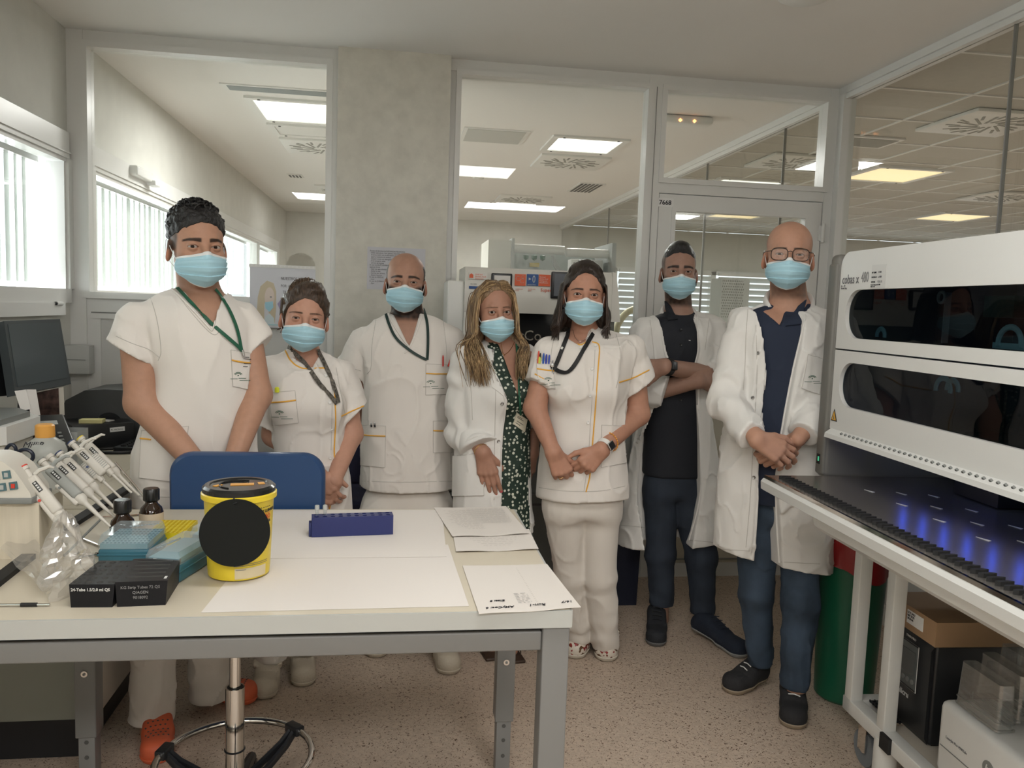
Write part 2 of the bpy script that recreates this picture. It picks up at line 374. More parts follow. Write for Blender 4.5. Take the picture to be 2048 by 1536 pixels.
d = MB(); frame_rect(d, 1.322, 2.218, 0.0, 2.03, 0.075, PY-0.045, PY+0.01); d.bb(1.39, 2.15, PY-0.04, PY, 0.07, 1.0, mat('door_panel', (0.66, 0.62, 0.52), 0.4)); d.bb(1.39, 2.15, PY-0.045, PY+0.005, 0.96, 1.04, m_alu)
d.bb(1.39, 2.15, PY-0.052, PY-0.04, 0.095, 0.10, m_alu2); frame_rect(d, 1.392, 2.148, 1.02, 1.968, 0.022, PY-0.052, PY)
dr = d.build('door_1', kind='structure', label='white framed glass door numbered 7668')
MB().bb(1.41, 2.135, PY-0.02, PY-0.014, 1.04, 1.95, m_pane2).build('pane', dr, loc=(0, 0, 0))
MB().cyl((2.226, PY-0.06, 1.82), (2.226, PY-0.06, 1.92), 0.010, m_alu).bb(2.206, 2.246, PY-0.055, PY-0.047, 1.83, 1.91, m_alu).build('hinge', dr, loc=(0, 0, 0))
m_label = mat('paper_white', (0.80, 0.80, 0.79), 0.6); m_ink = mat('black_ink', (0.02, 0.02, 0.025), 0.6)
a = atY(1312, 395, PY-0.047); pl = MB().bb(a[0]+0.005, a[0]+0.095, PY-0.0475, PY-0.0445, a[2]-0.045, a[2]+0.0, m_label).build('room_number', dr, loc=(0, 0, 0))
text(dr, 'room_number_digits', '7668', (a[0]+0.05, PY-0.049, a[2]-0.034), 0.033, m_ink, align='CENTER', bold=0.0006)

# right glass wall, running on past the partition
p = MB(); p.bb(XR, XR+0.06, Y0, Y1, 2.56, HC, m_alu); p.bb(XR-0.012, XR, Y0, Y1, 2.585, HC, m_alu); p.bb(XR, XR+0.06, Y0, Y1, 0, 0.10, m_alu); p.bb(XR, XR+0.06, Y0, Y1, 0.94, 1.0, m_alu)
p.bb(XR+0.01, XR+0.05, Y0, Y1, 0.1, 0.94, m_panel); p.bb(XR-0.01, XR+0.06, 4.03, 4.10, 0, 2.6, m_alu)
r = p.build('window_6', kind='structure', label='long glass wall on the right with the neighbouring laboratory behind')
MB().bb(XR+0.026, XR+0.034, Y0, Y1, 1.0, 2.56, m_pane2).build('pane', r, loc=(0, 0, 0))
s = MB()
for y in (1.3, 2.895, 4.75, 6.0, 7.4, 8.9): s.bb(XR+0.022, XR+0.038, y-0.003, y+0.003, 1.0, 2.56, m_alu2)
s.build('glass_joint', r, loc=(0, 0, 0))

# far windows of the neighbouring laboratory with horizontal blinds
m_out = mat('frosted_daylight', (0.8, 0.84, 0.85), 0.6)
p = MB()
for x in (3.1, 4.6, 6.1, 7.6, 9.1): p.bb(x-0.04, x+0.04, Y1-0.03, Y1+0.06, 0.95, 2.05, m_alu)
p.bb(3.1, 9.2, Y1-0.03, Y1+0.06, 2.0, 2.06, m_alu); p.bb(3.1, 9.2, Y1-0.03, Y1+0.06, 0.93, 0.99, m_alu)
p.build('window_7', kind='structure', label='white windows along the far wall of the neighbouring laboratory')
for i, x in enumerate((3.14, 4.64, 6.14, 7.64)):
    e = empty('horizontal_blind', (x+0.71, Y1-0.08, 1.0), ['horizontal white blind on the far window seen between the dark-haired woman and the door post', 'horizontal white blind on the far window behind the man with crossed arms', 'horizontal white blind on the far window behind the bald man in glasses', 'horizontal white blind on the rightmost far window'][i], 'blind')
    o = np.array((x+0.71, Y1-0.08, 1.0)); z = 1.06; sl = MB(o)
    while z < 1.98: sl.box((x+0.71, Y1-0.08, z), (1.40, 0.085, 0.002), m_slat, Rx(math.radians(-50))); z += 0.088
    q = sl.build('slat', e); q['kind'] = 'stuff'
    MB(o).bb(x+0.02, x+1.4, Y1-0.11, Y1-0.05, 1.99, 2.03, m_alu).build('head_rail', e)

# ------------------------------------------------------------------ ceiling fittings
m_lamp = mat('lit_diffuser', (0.9, 0.9, 0.86), 0.4, emit=(1.0, 0.99, 0.94), estr=1.1, noise=0.1, nscale=6)
m_lampw = mat('lit_diffuser_warm', (0.9, 0.8, 0.6), 0.4, emit=(1.0, 0.78, 0.40), estr=0.75)
m_white = mat('white_plastic', (0.76, 0.76, 0.73), 0.4)
m_hole = mat('dark_slot', (0.08, 0.08, 0.075), 0.8)
m_slot = mat('slot_shadow_grey', (0.30, 0.30, 0.27), 0.8)
def lum(x, y, label, sx=0.5, sy=0.55, m=None, watt=0, group=None):
    e = empty('ceiling_light', (x, y, HC), label, 'ceiling light', group=group); o = (x, y, HC)
    b = MB(o); fr = 0.045
    for s in (-1, 1):
        b.bb(x-sx/2-fr, x+sx/2+fr, y+s*(sy/2+fr/2)-fr/2, y+s*(sy/2+fr/2)+fr/2, HC-0.014, HC+0.01, m_white); b.bb(x+s*(sx/2+fr/2)-fr/2, x+s*(sx/2+fr/2)+fr/2, y-sy/2, y+sy/2, HC-0.014, HC+0.01, m_white)
        for t in (-0.3, 0.3): b.cyl((x+t*sx*1.4, y+s*(sy/2+fr/2), HC-0.018), (x+t*sx*1.4, y+s*(sy/2+fr/2), HC-0.013), 0.009, m_hole, 8)
    b.build('frame', e); MB(o).bb(x-sx/2, x+sx/2, y-sy/2, y+sy/2, HC-0.008, HC+0.004, m or m_lamp).build('diffuser', e)
    if watt:
        l = area('lamp', (x, y, HC-0.03), (sx, sy), watt, color=(1, 0.95, 0.86)); 
    return e
def diff(x, y, label, s=0.56):
    e = empty('air_diffuser', (x, y, HC), label, 'air vent'); o = (x, y, HC)
    MB(o).box((x, y, HC-0.008), (s, s, 0.02), m_white, bev=0.004).build('plate', e)
    b = MB(o)
    for k in range(24):
        a = 2*PI*k/24; r0, r1 = (0.07, 0.13) if k % 2 else (0.10, 0.24); rm = (r0+r1)/2
        if k % 2: rm, r0, r1 = 0.155+0.04, 0.15, 0.25
        else: rm, r0, r1 = 0.13, 0.04, 0.22
        b.box((x+math.cos(a)*rm*s/0.56, y+math.sin(a)*rm*s/0.56, HC-0.0185), ((r1-r0)*0.9*s/0.56, 0.016, 0.003), m_slot, Rz(a+0.25))
    b.build('swirl_slots', e)
lum(-0.64, 5.44, 'lit square ceiling light with a clear cover, behind the left partition glass')
lum(-0.62, 6.03, 'shut white ceiling panel light between the lit light and the swirl vent on the left', sy=0.28, m=m_white)
diff(-0.62, 6.60, 'square swirl air vent on the ceiling behind the left partition, nearer of the two')
diff(-0.60, 9.0, 'small swirl air vent far back on the ceiling behind the left partition')
lum(-0.60, 9.7, 'far ceiling light next to the small swirl vent on the left')
e = MB((-0.6, 4.93, HC)).bb(-1.02, -0.2, 4.86, 5.0, HC-0.006, HC+0.003, m_white).bb(-0.985, -0.22, 4.885, 4.985, HC-0.008, HC, mat('grille_grey', (0.25, 0.28, 0.28), 0.5)).build('slot_vent')
tag(e, 'long narrow grey slot vent in the ceiling behind the left glass', 'air vent')
e = MB((-1.0, 8.2, HC)); e.bb(-1.08, -0.94, 8.1, 8.3, HC-0.008, HC+0.003, m_white)
for k in range(4): e.bb(-1.065+k*0.032, -1.047+k*0.032, 8.13, 8.27, HC-0.01, HC, m_hole)
tag(e.build('small_grille'), 'tiny dark ceiling grille far back beside the left wall', 'air vent')
e = MB((0.65, 5.8, HC)).bb(0.42, 0.87, 5.56, 6.02, HC-0.007, HC+0.003, m_white).bb(0.445, 0.845, 5.585, 5.995, HC-0.010, HC, mat('hatch_grey', (0.52, 0.53, 0.50), 0.6)).build('ceiling_hatch')
tag(e, 'flat grey square hatch in the ceiling right of the pillar', 'hatch')
lum(1.315, 5.89, 'lit square ceiling light nearest behind the tall middle partition', 0.46, 0.46)
diff(1.36, 6.58, 'swirl air vent directly behind the nearest lit light, middle partition')
lum(1.32, 9.55, 'far lit ceiling light behind the middle partition, above the analyser', 0.46, 0.55)
diff(1.34, 8.95, 'swirl air vent in front of the far lit light, middle partition')
e = empty('smoke_detector', (0.70, 7.45, HC), 'round white smoke detector on the ceiling right of the pillar', 'smoke detector')
MB((0.70, 7.45, HC)).lathe([(0.075, 0), (0.075, -0.02), (0.055, -0.03), (0.05, -0.05), (0.03, -0.058), (0, -0.058)], (0.70, 7.45, HC), m_white, 24).build('housing', e)
e = MB((1.80, 7.9, HC)); e.bb(1.68, 1.93, 7.6, 8.2, HC-0.008, HC+0.003, m_white)
for k in range(6): e.bb(1.70+k*0.037, 1.722+k*0.037, 7.63, 8.17, HC-0.011, HC, m_hole)
tag(e.build('slatted_vent'), 'dark slatted vent in the ceiling near the right glass wall', 'air vent')
e = empty('emergency_light', (1.72, 4.89, HC), 'small emergency light with two warm bulbs above the door', 'emergency light')
MB((1.72, 4.89, HC)).box((1.72, 4.89, HC-0.025), (0.33, 0.12, 0.05), m_white, bev=0.02).build('housing', e)
b = MB((1.72, 4.89, HC)); m_glow = mat('small_bulb', (1, 0.6, 0.3), 0.4, emit=(1, 0.35, 0.12), estr=3)
for dx in (-0.05, 0.04): MB((1.72, 4.89, HC)).lathe([(0, -0.012), (0.012, 0), (0, 0.012)], (1.72+dx, 4.83, HC-0.035), m_glow, 10).build('bulb', e)
# neighbouring laboratory
for x, y, l, m in [(4.0, 6.27, 'warm yellow ceiling light behind the right glass wall, the larger and nearer', m_lampw), (6.2, 8.5, 'warm yellow ceiling light behind the right glass wall, farther back', m_lampw), (4.0, 9.3, 'warm ceiling light seen through the glass of the door', m_lampw), (3.1, 7.2, 'white ceiling light behind the right glass wall next to the door', m_lamp), (7.2, 6.0, 'ceiling light low at the right edge above the large white machine', m_lampw)]:
    lum(x, y, l, 0.56, 0.56, m)
for x, y, l in [(3.46, 4.5, 'large swirl air vent behind the right glass wall, top right'), (3.0, 6.0, 'swirl air vent seen through the transom window'), (5.6, 7.0, 'swirl air vent right of the yellow light at the right edge'), (3.3, 9.5, 'swirl air vent seen at the top of the door glass')]: diff(x, y, l)
e = empty('smoke_detector', (1.47, 2.935, HC), 'round white ceiling detector just showing at the top edge of the photo', 'smoke detector'); MB((1.47, 2.935, HC)).lathe([(0.10, 0), (0.10, -0.015), (0.07, -0.03), (0, -0.03)], (1.47, 2.935, HC), m_white, 24).build('housing', e)
e = MB((3.1, 5.2, HC)); e.bb(2.9, 3.3, 5.05, 5.35, HC-0.008, HC+0.003, m_white); e.bb(2.93, 3.27, 5.08, 5.32, HC-0.011, HC, m_slot)
tag(e.build('return_grille'), 'grey return air grille behind the transom window', 'air vent')
# ================================================================== FURNITURE AND THINGS
ZT = 0.80
m_lam = mat('cream_laminate', (0.60, 0.54, 0.43), 0.35, noise=0.015, nscale=3, spec=0.4); m_edge = mat('laminate_edge', (0.44, 0.45, 0.43), 0.4)
m_frame = mat('grey_steel_frame', (0.19, 0.19, 0.185), 0.35, spec=0.5); m_chrome = mat('chrome', (0.75, 0.73, 0.70), 0.08, metal=1.0)
m_ivory = mat('ivory_plastic', (0.66, 0.63, 0.56), 0.4); m_lgrey = mat('light_grey_plastic', (0.42, 0.44, 0.43), 0.4); m_mgrey = mat('mid_grey_plastic', (0.20, 0.21, 0.20), 0.45)
m_ink2 = mat('grey_ink', (0.16, 0.16, 0.17), 0.6); m_clear = clearmat('clear_plastic', (0.93, 0.95, 0.95), 0.10, 0.05, 0.10, (0.8, 0.85, 0.85))
m_paper = mat('sheet_paper', (0.69, 0.645, 0.595), 0.7)
# ------------------------------------------------------------------ front table
t = empty('lab_table', (-0.27, 2.0, 0), 'long cream-topped lab table with grey steel frame across the foreground', 'table'); o = np.array((-0.27, 2.0, 0))
m = MB(o); m.bb(-0.93, 0.368, 1.590, 2.42, 0.764, ZT, m_lam); m.bb(-0.93, 0.370, 1.584, 1.590, 0.763, ZT-0.0005, m_edge); m.bb(0.368, 0.373, 1.586, 2.42, 0.763, ZT-0.0005, m_edge); m.build('table_top', t)
m = MB(o); m.bb(-0.88, 0.313, 1.600, 1.645, 0.708, 0.750, m_frame, 0.004); m.bb(-0.88, 0.313, 2.34, 2.38, 0.708, 0.750, m_frame, 0.004); m.bb(0.322, 0.36, 1.65, 2.36, 0.708, 0.750, m_frame, 0.004); m.bb(-0.93, 0.36, 1.61, 2.4, 0.7505, 0.7635, m_dark); m.build('frame_rail', t)  # the black slab paints the shade of the gap under the table top
MB(o).bb(0.313, 0.370, 1.592, 1.650, 0.0, 0.763, m_frame, 0.003).build('leg', t)
for x in (0.318, -0.872):
    m = MB(o); m.bb(x, x+0.056, 2.31, 2.37, 0.17, 0.72, m_frame, 0.003); m.bb(x+0.006, x+0.050, 2.316, 2.364, 0.0, 0.18, m_frame, 0.002); m.cyl((x+0.028, 2.309, 0.36), (x+0.028, 2.305, 0.36), 0.009, m_chrome, 14); m.cyl((x+0.028, 2.306, 0.36), (x+0.028, 2.303, 0.36), 0.004, m_frame, 8)
    for z in (0.06, 0.11, 0.155): m.cyl((x+0.028, 2.316, z), (x+0.028, 2.3145, z), 0.006, m_hole, 10)
    m.build('leg', t)
MB(o).bb(-0.93, -0.875, 1.592, 1.65, 0, 0.763, m_frame, 0.003).build('leg', t)
# ------------------------------------------------------------------ left bench with cabinet
b = empty('wall_bench', (-1.23, 2.8, 0), 'cream bench along the left wall under the window, crowded with equipment', 'bench'); o = np.array((-1.23, 2.8, 0))
m = MB(o); m.bb(XL+0.004, -0.935, 1.5, 4.06, 0.764, ZT, m_lam); m.bb(XL+0.004, -0.86, 2.43, 4.06, 0.7635, ZT-0.0005, m_lam); m.bb(-0.86, -0.856, 2.43, 4.06, 0.763, ZT-0.001, m_edge); m.build('bench_top', b)
m_cab = mat('grey_green_panel', (0.26, 0.27, 0.235), 0.5); m_cab2 = mat('cabinet_side', (0.56, 0.50, 0.43), 0.5)
m = MB(o); m.bb(-1.50, -0.872, 2.46, 2.475, 0.15, 0.755, m_cab); m.bb(-0.885, -0.870, 2.475, 4.0, 0.15, 0.755, m_cab2); m.bb(-1.50, -1.485, 2.475, 4.0, 0.15, 0.755, m_cab2); m.bb(-1.485, -0.885, 2.475, 4.0, 0.15, 0.17, m_cab2); m.build('cabinet', b)
MB(o).bb(-1.46, -0.93, 2.52, 3.96, 0.0, 0.15, m_dark).build('plinth', b)
MB(o).bb(-1.50, -1.44, 1.55, 1.61, 0, 0.764, m_frame).build('leg', b)

# ------------------------------------------------------------------ blue chair on a chrome column
c = empty('lab_chair', (-0.41, 2.16, 0), 'dark blue swivel lab chair pushed under the table, chrome column and foot ring', 'chair'); o = np.array((-0.41, 2.16, 0))
m_blue = mat('blue_vinyl', (0.022, 0.060, 0.155), 0.36, spec=0.5, bump=0.05, bscale=300)
pts = rrect(-0.655, -0.205, 0.62, 0.963, 0.065, 8); bm_ = MB(o)
V = []; NR = 5
for k, (d, s) in enumerate(((0.0, 0.955), (0.010, 0.985), (0.026, 1.0), (0.042, 0.985), (0.052, 0.955))):
    for (x, z) in pts:
        xx = -0.43+(x+0.43)*s; zz = 0.79+(z-0.79)*s; V.append((xx, 2.452+d-0.35*(xx+0.43)**2+0.02*(0.96-zz), zz))
n_ = len(pts); F = []
for k in range(4):
    for i in range(n_): F.append((k*n_+i, k*n_+(i+1) % n_, (k+1)*n_+(i+1) % n_, (k+1)*n_+i))
F.append(tuple(range(n_))); F.append(tuple(range(4*n_, 5*n_))); bm_.add(V, F, m_blue, True); bm_.build('backrest', c)
MB(o).box((-0.42, 2.47, 0.66), (0.09, 0.012, 0.22), m_dark, Rx(-0.05), 0.004).build('back_bracket', c)
MB(o).lathe([(0.17, 0.585), (0.185, 0.60), (0.19, 0.62), (0.18, 0.64), (0.10, 0.647), (0.0, 0.647)], (-0.42, 2.20, 0), m_blue, 40).build('seat', c)
m = MB(o); x, y = -0.405, 2.13; m.cyl((x, y, 0.385), (x, y, 0.59), 0.0145, m_chrome, 24); m.cyl((x, y, 0.10), (x, y, 0.395), 0.0245, m_chrome, 28); m.cyl((x, y, 0.395), (x, y, 0.3955), 0.020, m_dark, 20); m.tube([(x+0.025*math.cos(a), y+0.025*math.sin(a), 0.222) for a in np.linspace(0, 2*PI, 25)[:-1]], 0.0025, m_dark, 6, closed=True); m.build('column', c)
MB(o).tube([(x+0.20*math.cos(a), y+0.20*math.sin(a), 0.195) for a in np.linspace(0, 2*PI, 65)[:-1]], 0.0095, m_chrome, 14, closed=True).build('foot_ring', c)
for a in (0.80, 0.80+2.09, 0.80+4.19):
    m = MB(o); d = np.array((math.cos(a), math.sin(a), 0)); w = np.array((-d[1], d[0], 0)); p0 = np.array((x, y, 0))
    for s in (-1, 1): m.tube([p0+d*0.03+w*s*0.014+(0, 0, 0.115), p0+d*0.09+w*s*0.016+(0, 0, 0.13), p0+d*0.16+w*s*0.010+(0, 0, 0.165), p0+d*0.192+w*s*0.006+(0, 0, 0.192)], 0.0085, m_dark, 8, flat=1.4)
    m.box(p0+d*0.198+(0, 0, 0.196), (0.030, 0.055, 0.026), m_dark, Rz(a), 0.005); m.build('ring_spoke', c)
MB(o).cyl((x, y, 0.085), (x, y, 0.135), 0.042, m_dark, 24).build('hub', c)
for k in range(5):
    a = 0.3+k*2*PI/5; d = np.array((math.cos(a), math.sin(a), 0)); p0 = np.array((x, y, 0)); m = MB(o); m.tube([p0+(0, 0, 0.085), p0+d*0.15+(0, 0, 0.08), p0+d*0.24+(0, 0, 0.062)], [0.024, 0.018, 0.014], m_dark, 8); m.cyl(p0+d*0.24+(-0.012*d[1], 0.012*d[0], 0.027), p0+d*0.24+(0.012*d[1], -0.012*d[0], 0.027), 0.026, m_dark, 16); m.build('base_leg', c)
# second chair hidden behind the group
c = empty('navy_chair', (-0.20, 3.62, 0), 'navy chair mostly hidden between the brown-haired woman and the bearded man', 'chair'); o = np.array((-0.20, 3.62, 0))
m_navyv = mat('navy_vinyl', (0.02, 0.022, 0.07), 0.5); MB(o).box((-0.235, 3.62, 0.78), (0.36, 0.05, 0.34), m_navyv, None, 0.024).build('backrest', c); MB(o).box((-0.235, 3.82, 0.50), (0.40, 0.38, 0.06), m_navyv, None, 0.025).build('seat', c)
MB(o).box((-0.235, 3.648, 0.60), (0.06, 0.012, 0.24), m_dark, None, 0.004).build('back_bracket', c); MB(o).cyl((-0.235, 3.82, 0.06), (-0.235, 3.82, 0.47), 0.025, m_dark).build('column', c)
for k in range(5):
    a = 0.6+k*2*PI/5; MB(o).tube([(-0.235, 3.82, 0.08), (-0.235+0.18*math.cos(a), 3.82+0.18*math.sin(a), 0.03)], [0.025, 0.016], m_dark, 8).build('base_leg', c)

# ------------------------------------------------------------------ paper on the table
def sheet(name, cor, lift, label, group=None, curl=0.0, z=ZT, nseg=8, m=None, droop=False):
    """cor: pixel corners FL, FR, BR, BL taken on the table top"""
    P = [atZ(x, y, z) for x, y in cor]; o = sum(P)/4; o[2] = z; mb = MB(o); n = nseg; V = []; F = []
    for j in range(n+1):
        for i in range(n+1):
            u, v = i/n, j/n; p = (P[0]*(1-u)+P[1]*u)*(1-v)+(P[3]*(1-u)+P[2]*u)*v; p[2] = z+lift+curl*(abs(u-0.5)**2+(1-v)**3*0.5*(0.5+0.5*math.sin(u*9)))*0.02; V.append(p)
    V2 = [p-np.array((0, 0, 0.0006)) for p in V]; k = (n+1)**2
    for j in range(n):
        for i in range(n): a = j*(n+1)+i; F += [(a, a+1, a+n+2, a+n+1), (a+k, a+n+1+k, a+n+2+k, a+1+k)]
    ed = [i for i in range(n+1)]+[j*(n+1)+n for j in range(1, n+1)]+[n*(n+1)+i for i in range(n-1, -1, -1)]+[j*(n+1) for j in range(n-1, 0, -1)]
    for q in range(len(ed)): F.append((ed[q], ed[(q+1) % len(ed)], ed[(q+1) % len(ed)]+k, ed[q]+k))
    mb.add(V+V2, F, m or m_paper, False); s = mb.build(name); return tag(s, label, 'paper', group), P
m_papw = mat('blank_paper', (0.72, 0.675, 0.63), 0.65)
s, P1_ = sheet('blank_sheet', [(402, 1226), (938, 1213), (896, 1090), (505, 1098)], 0.0012, 'large blank white sheet nearest the front edge of the table', m=m_papw)
s, P2_ = sheet('blank_sheet', [(500, 1119), (893, 1115), (884, 1021), (540, 1022)], 0.0024, 'blank white sheet under the blue tube rack', m=m_papw)
s, Pc = sheet('printed_sheet', [(912, 1106), (1077, 1101), (1058, 1060), (905, 1062)], 0.0014, 'printed sheet with a table, its lower half sticking out under another sheet', curl=0.3)
def lines(parent, P, rows, m, z, seed=1, h=0.0012):
    """rows: (v, u0, u1) ink lines made of word-long bars"""
    rs = random.Random(seed); mb = MB(parent.location)
    for v, u0, u1 in rows:
        u = u0
        while u < u1:
            w = rs.uniform(0.02, 0.06)*(1 if rs.random() < 0.8 else 1.8); e = min(u+w, u1)
            q = [(P[0]*(1-a)+P[1]*a)*(1-b)+(P[3]*(1-a)+P[2]*a)*b for a, b in ((u, v), (e, v), (e, v+h/max(1e-3, np.linalg.norm(P[3]-P[0]))), (u, v+h/max(1e-3, np.linalg.norm(P[3]-P[0]))))]
            mb.quad(*[np.array((p[0], p[1], z)) for p in q], m); u = e+rs.uniform(0.01, 0.03)
    return mb.build('print', parent)
m_prt = mat('faint_print', (0.36, 0.33, 0.30), 0.7)
lines(s, Pc, [(0.25+0.08*k, 0.12, 0.92) for k in range(8)], m_prt, ZT+0.0022, 3)
s, Pd = sheet('printed_sheet', [(905, 1077), (1058, 1071), (1012, 1015), (868, 1018)], 0.0028, 'printed list lying at the back right corner of the table', curl=0.35)
lines(s, Pd, [(0.22+0.036*k, 0.16 if k % 3 else 0.1, 0.50+0.4*(k > 4)) for k in range(19)], m_prt, ZT+0.0046, 4)
lines(s, Pd, [(0.40+0.036*k, 0.42, 0.92) for k in range(15)], m_ink2, ZT+0.0046, 5)
s, Pe = sheet('handwritten_sheet', [(958, 1231), (1162, 1218), (1094, 1130), (925, 1133)], 0.0016, 'sheet with upside-down handwriting hanging over the front right table corner', curl=0.2)
lines(s, Pe, [(0.16+0.03*k, 0.42, 0.56) for k in range(7)], m_ink2, ZT+0.0034, 7, 0.0014)
lines(s, Pe, [(0.12+0.034*k, 0.60, 0.615) for k in range(24)], m_prt, ZT+0.0034, 8)
ux = (Pe[1]-Pe[0])/np.linalg.norm(Pe[1]-Pe[0]); 
def hw(txt, u, v, sz): p = Pe[0]*(1-u)+Pe[1]*u+(Pe[3]-Pe[0])*v-s_loc; text(s, 'handwriting', txt, (p[0], p[1], 0.0040), sz, m_ink, X=tuple(-ux), Y=(0, -1, 0), shear=0.3, align='LEFT', bold=0.0002)
s_loc = np.array(s.location)
hw('16/7', 0.96, 0.13, 0.014); hw('Run-1', 0.68, 0.11, 0.015); hw('AMyCoe: 6', 0.36, 0.10, 0.013); hw('Elisa: 8', 0.30, 0.22, 0.012)

# ------------------------------------------------------------------ blue tube rack with two tubes
a = atZ(623, 1077, ZT); bq = atZ(786, 1071, ZT); dx = (bq-a)/np.linalg.norm(bq-a); dy = np.array((-dx[1], dx[0], 0)); L = np.linalg.norm(bq-a); R_ = np.array([dx, dy, (0, 0, 1.)]).T
m_rk = mat('navy_rack_plastic', (0.020, 0.028, 0.125), 0.4); c0 = a+dx*L/2+dy*0.02; z0 = ZT+0.003
m = MB((c0[0], c0[1], z0)); H = 0.052; hw_ = 0.0195; hr = 0.0062; xs = [-L/2+0.013+i*(L-0.026)/9 for i in range(10)]
def top_with_holes(m, c, R, x0, x1, y0, y1, z, holes, r, mt, mh, depth=0.03, n=16):
    """flat top with real wells"""
    ysq = sorted(set(h[1] for h in holes)); xsq = sorted(set(h[0] for h in holes)); ex = [x0]+[(xsq[i]+xsq[i+1])/2 for i in range(len(xsq)-1)]+[x1]; ey = [y0]+[(ysq[i]+ysq[i+1])/2 for i in range(len(ysq)-1)]+[y1]
    for i, hx in enumerate(xsq):
        for j, hy in enumerate(ysq):
            a0, a1, b0, b1 = ex[i], ex[i+1], ey[j], ey[j+1]; V = []; F = []
            for k in range(n):
                an = 2*PI*k/n+PI/n; cx, cy = math.cos(an), math.sin(an); V.append((hx+r*cx, hy+r*cy, z))
                t = min(((a1-hx) if cx > 0 else (hx-a0))/abs(cx), ((b1-hy) if cy > 0 else (hy-b0))/abs(cy)); V.append((hx+t*cx, hy+t*cy, z))
            for k in range(n): q = (k+1) % n; F.append((2*k, 2*k+1, 2*q+1, 2*q))
            cor = [(a1, b1), (a0, b1), (a0, b0), (a1, b0)]
            for (u, v) in cor:
                an = (math.atan2(v-hy, u-hx)) % (2*PI); k = int((an-PI/n)//(2*PI/n)) % n; q = (k+1) % n; V.append((u, v, z)); F.append((2*k+1, len(V)-1, 2*q+1))
            W = [R@np.array(p)+c for p in V]; m.add(W, F, mt)
            ring = [R@np.array((hx+r*math.cos(2*PI*k/n+PI/n), hy+r*math.sin(2*PI*k/n+PI/n), z))+c for k in range(n)]; bot = [p-np.array((0, 0, depth)) for p in ring]
            m.add(ring+bot, [(k, (k+1) % n, n+(k+1) % n, n+k) for k in range(n)], mh, True); m.add(bot, [tuple(range(n))], mh)
def sides(m, c, R, x0, x1, y0, y1, z0, z1, mt):
    V = [R@np.array(p)+c for p in [(x0, y0, z0), (x1, y0, z0), (x1, y1, z0), (x0, y1, z0), (x0, y0, z1), (x1, y0, z1), (x1, y1, z1), (x0, y1, z1)]]; m.add(V, [(0, 1, 5, 4), (1, 2, 6, 5), (2, 3, 7, 6), (3, 0, 4, 7), (0, 3, 2, 1)], mt)
cc = np.array((c0[0], c0[1], z0)); sides(m, cc, R_, -L/2, L/2, -hw_, hw_, 0, H, m_rk); top_with_holes(m, cc, R_, -L/2, L/2, -hw_, hw_, H, [(x, y) for x in xs for y in (-0.0098, 0.0098)], hr, m_rk, m_rk)
m.box(cc+R_@np.array((-L/2-0.003, 0, H*0.35)), (0.008, 0.030, H*0.7), m_rk, R_, 0.002)
tag(m.build('tube_rack'), 'dark blue rectangular tube rack standing on the blank sheet', 'tube rack')
for i, lb in ((0, 'small clear tube in the leftmost hole of the blue rack'), (1, 'small clear tube in the second hole from the left of the blue rack')):
    p = cc+R_@np.array((xs[i]+0.001, 0.0098, 0)); e = empty('sample_tube', (p[0], p[1], cc[2]+H-0.028), lb, 'tube'); o = np.array(e.location)
    MB(o).lathe([(0.0008, 0), (0.004, 0.006), (0.0045, 0.028), (0.0045, 0.042)], o, m_clear, 16).build('tube', e); MB(o).lathe([(0.0046, 0.040), (0.0062, 0.041), (0.0062, 0.050), (0.0056, 0.054), (0.0005, 0.055)], o, clearmat('milky_plastic', (0.85, 0.88, 0.86), 0.08, 0.1, 0.45, (0.8, 0.8, 0.76)), 16).build('cap', e)

# ------------------------------------------------------------------ yellow sharps bin
e = empty('sharps_bin', (-0.342, 1.842, ZT+0.003), 'yellow sharps bin with black lid and a black disc hanging in front', 'sharps bin'); o = np.array(e.location)
m_yel = mat('yellow_plastic', (0.74, 0.56, 0.035), 0.32, spec=0.5); m_yd = mat('amber_opening', (0.62, 0.28, 0.02), 0.5); cx = o.copy()
MB(o).lathe([(0.060, 0.0), (0.066, 0.003), (0.0675, 0.02), (0.0745, 0.172), (0.0755, 0.174), (0.081, 0.176), (0.081, 0.187), (0.077, 0.190), (0.074, 0.188)], cx, m_yel, 56).build('tub', e)
lid = MB(o).lathe([(0.074, 0.186), (0.0785, 0.190), (0.0785, 0.199), (0.073, 0.204), (0.064, 0.204), (0.061, 0.2015), (0.0005, 0.2015)], cx, mat('black_gloss_plastic', (0.012, 0.012, 0.012), 0.18), 56).build('lid', e)
m = MB(o); m.box(cx+(0.006, 0.002, 0.2020), (0.050, 0.020, 0.0012), m_yd, Rz(0.15)); m.box(cx+(0.045, 0.015, 0.2020), (0.014, 0.018, 0.0012), m_yd, Rz(0.3)); m.box(cx+(-0.044, -0.010, 0.2020), (0.010, 0.022, 0.0012), m_yd, Rz(-0.5)); m.build('lid_opening', e)
m = MB(o)
for k in range(3): m.tube([cx+((0.030+0.011*k)*math.cos(a)+0.01*k-0.01, (0.030+0.009*k)*math.sin(a), 0.2025) for a in np.linspace(0.4+k*0.8, 2.6+k*0.8, 14)], 0.0017, MATS['black_gloss_plastic'], 6)
m.build('lid_ridge', e)
dc = np.array((-0.334, 1.752, ZT+0.120)); dn = np.array((0.12, -1, 0.10)); dn /= np.linalg.norm(dn); Rd = frame_to(dn)
MB(o).lathe([(0.0005, -0.0015), (0.070, -0.0015), (0.0725, 0.0), (0.0715, 0.002), (0.0005, 0.002)], dc, mat('black_matte_disc', (0.009, 0.010, 0.009), 0.6, spec=0.15), 64, R=Rd).build('disc', e)
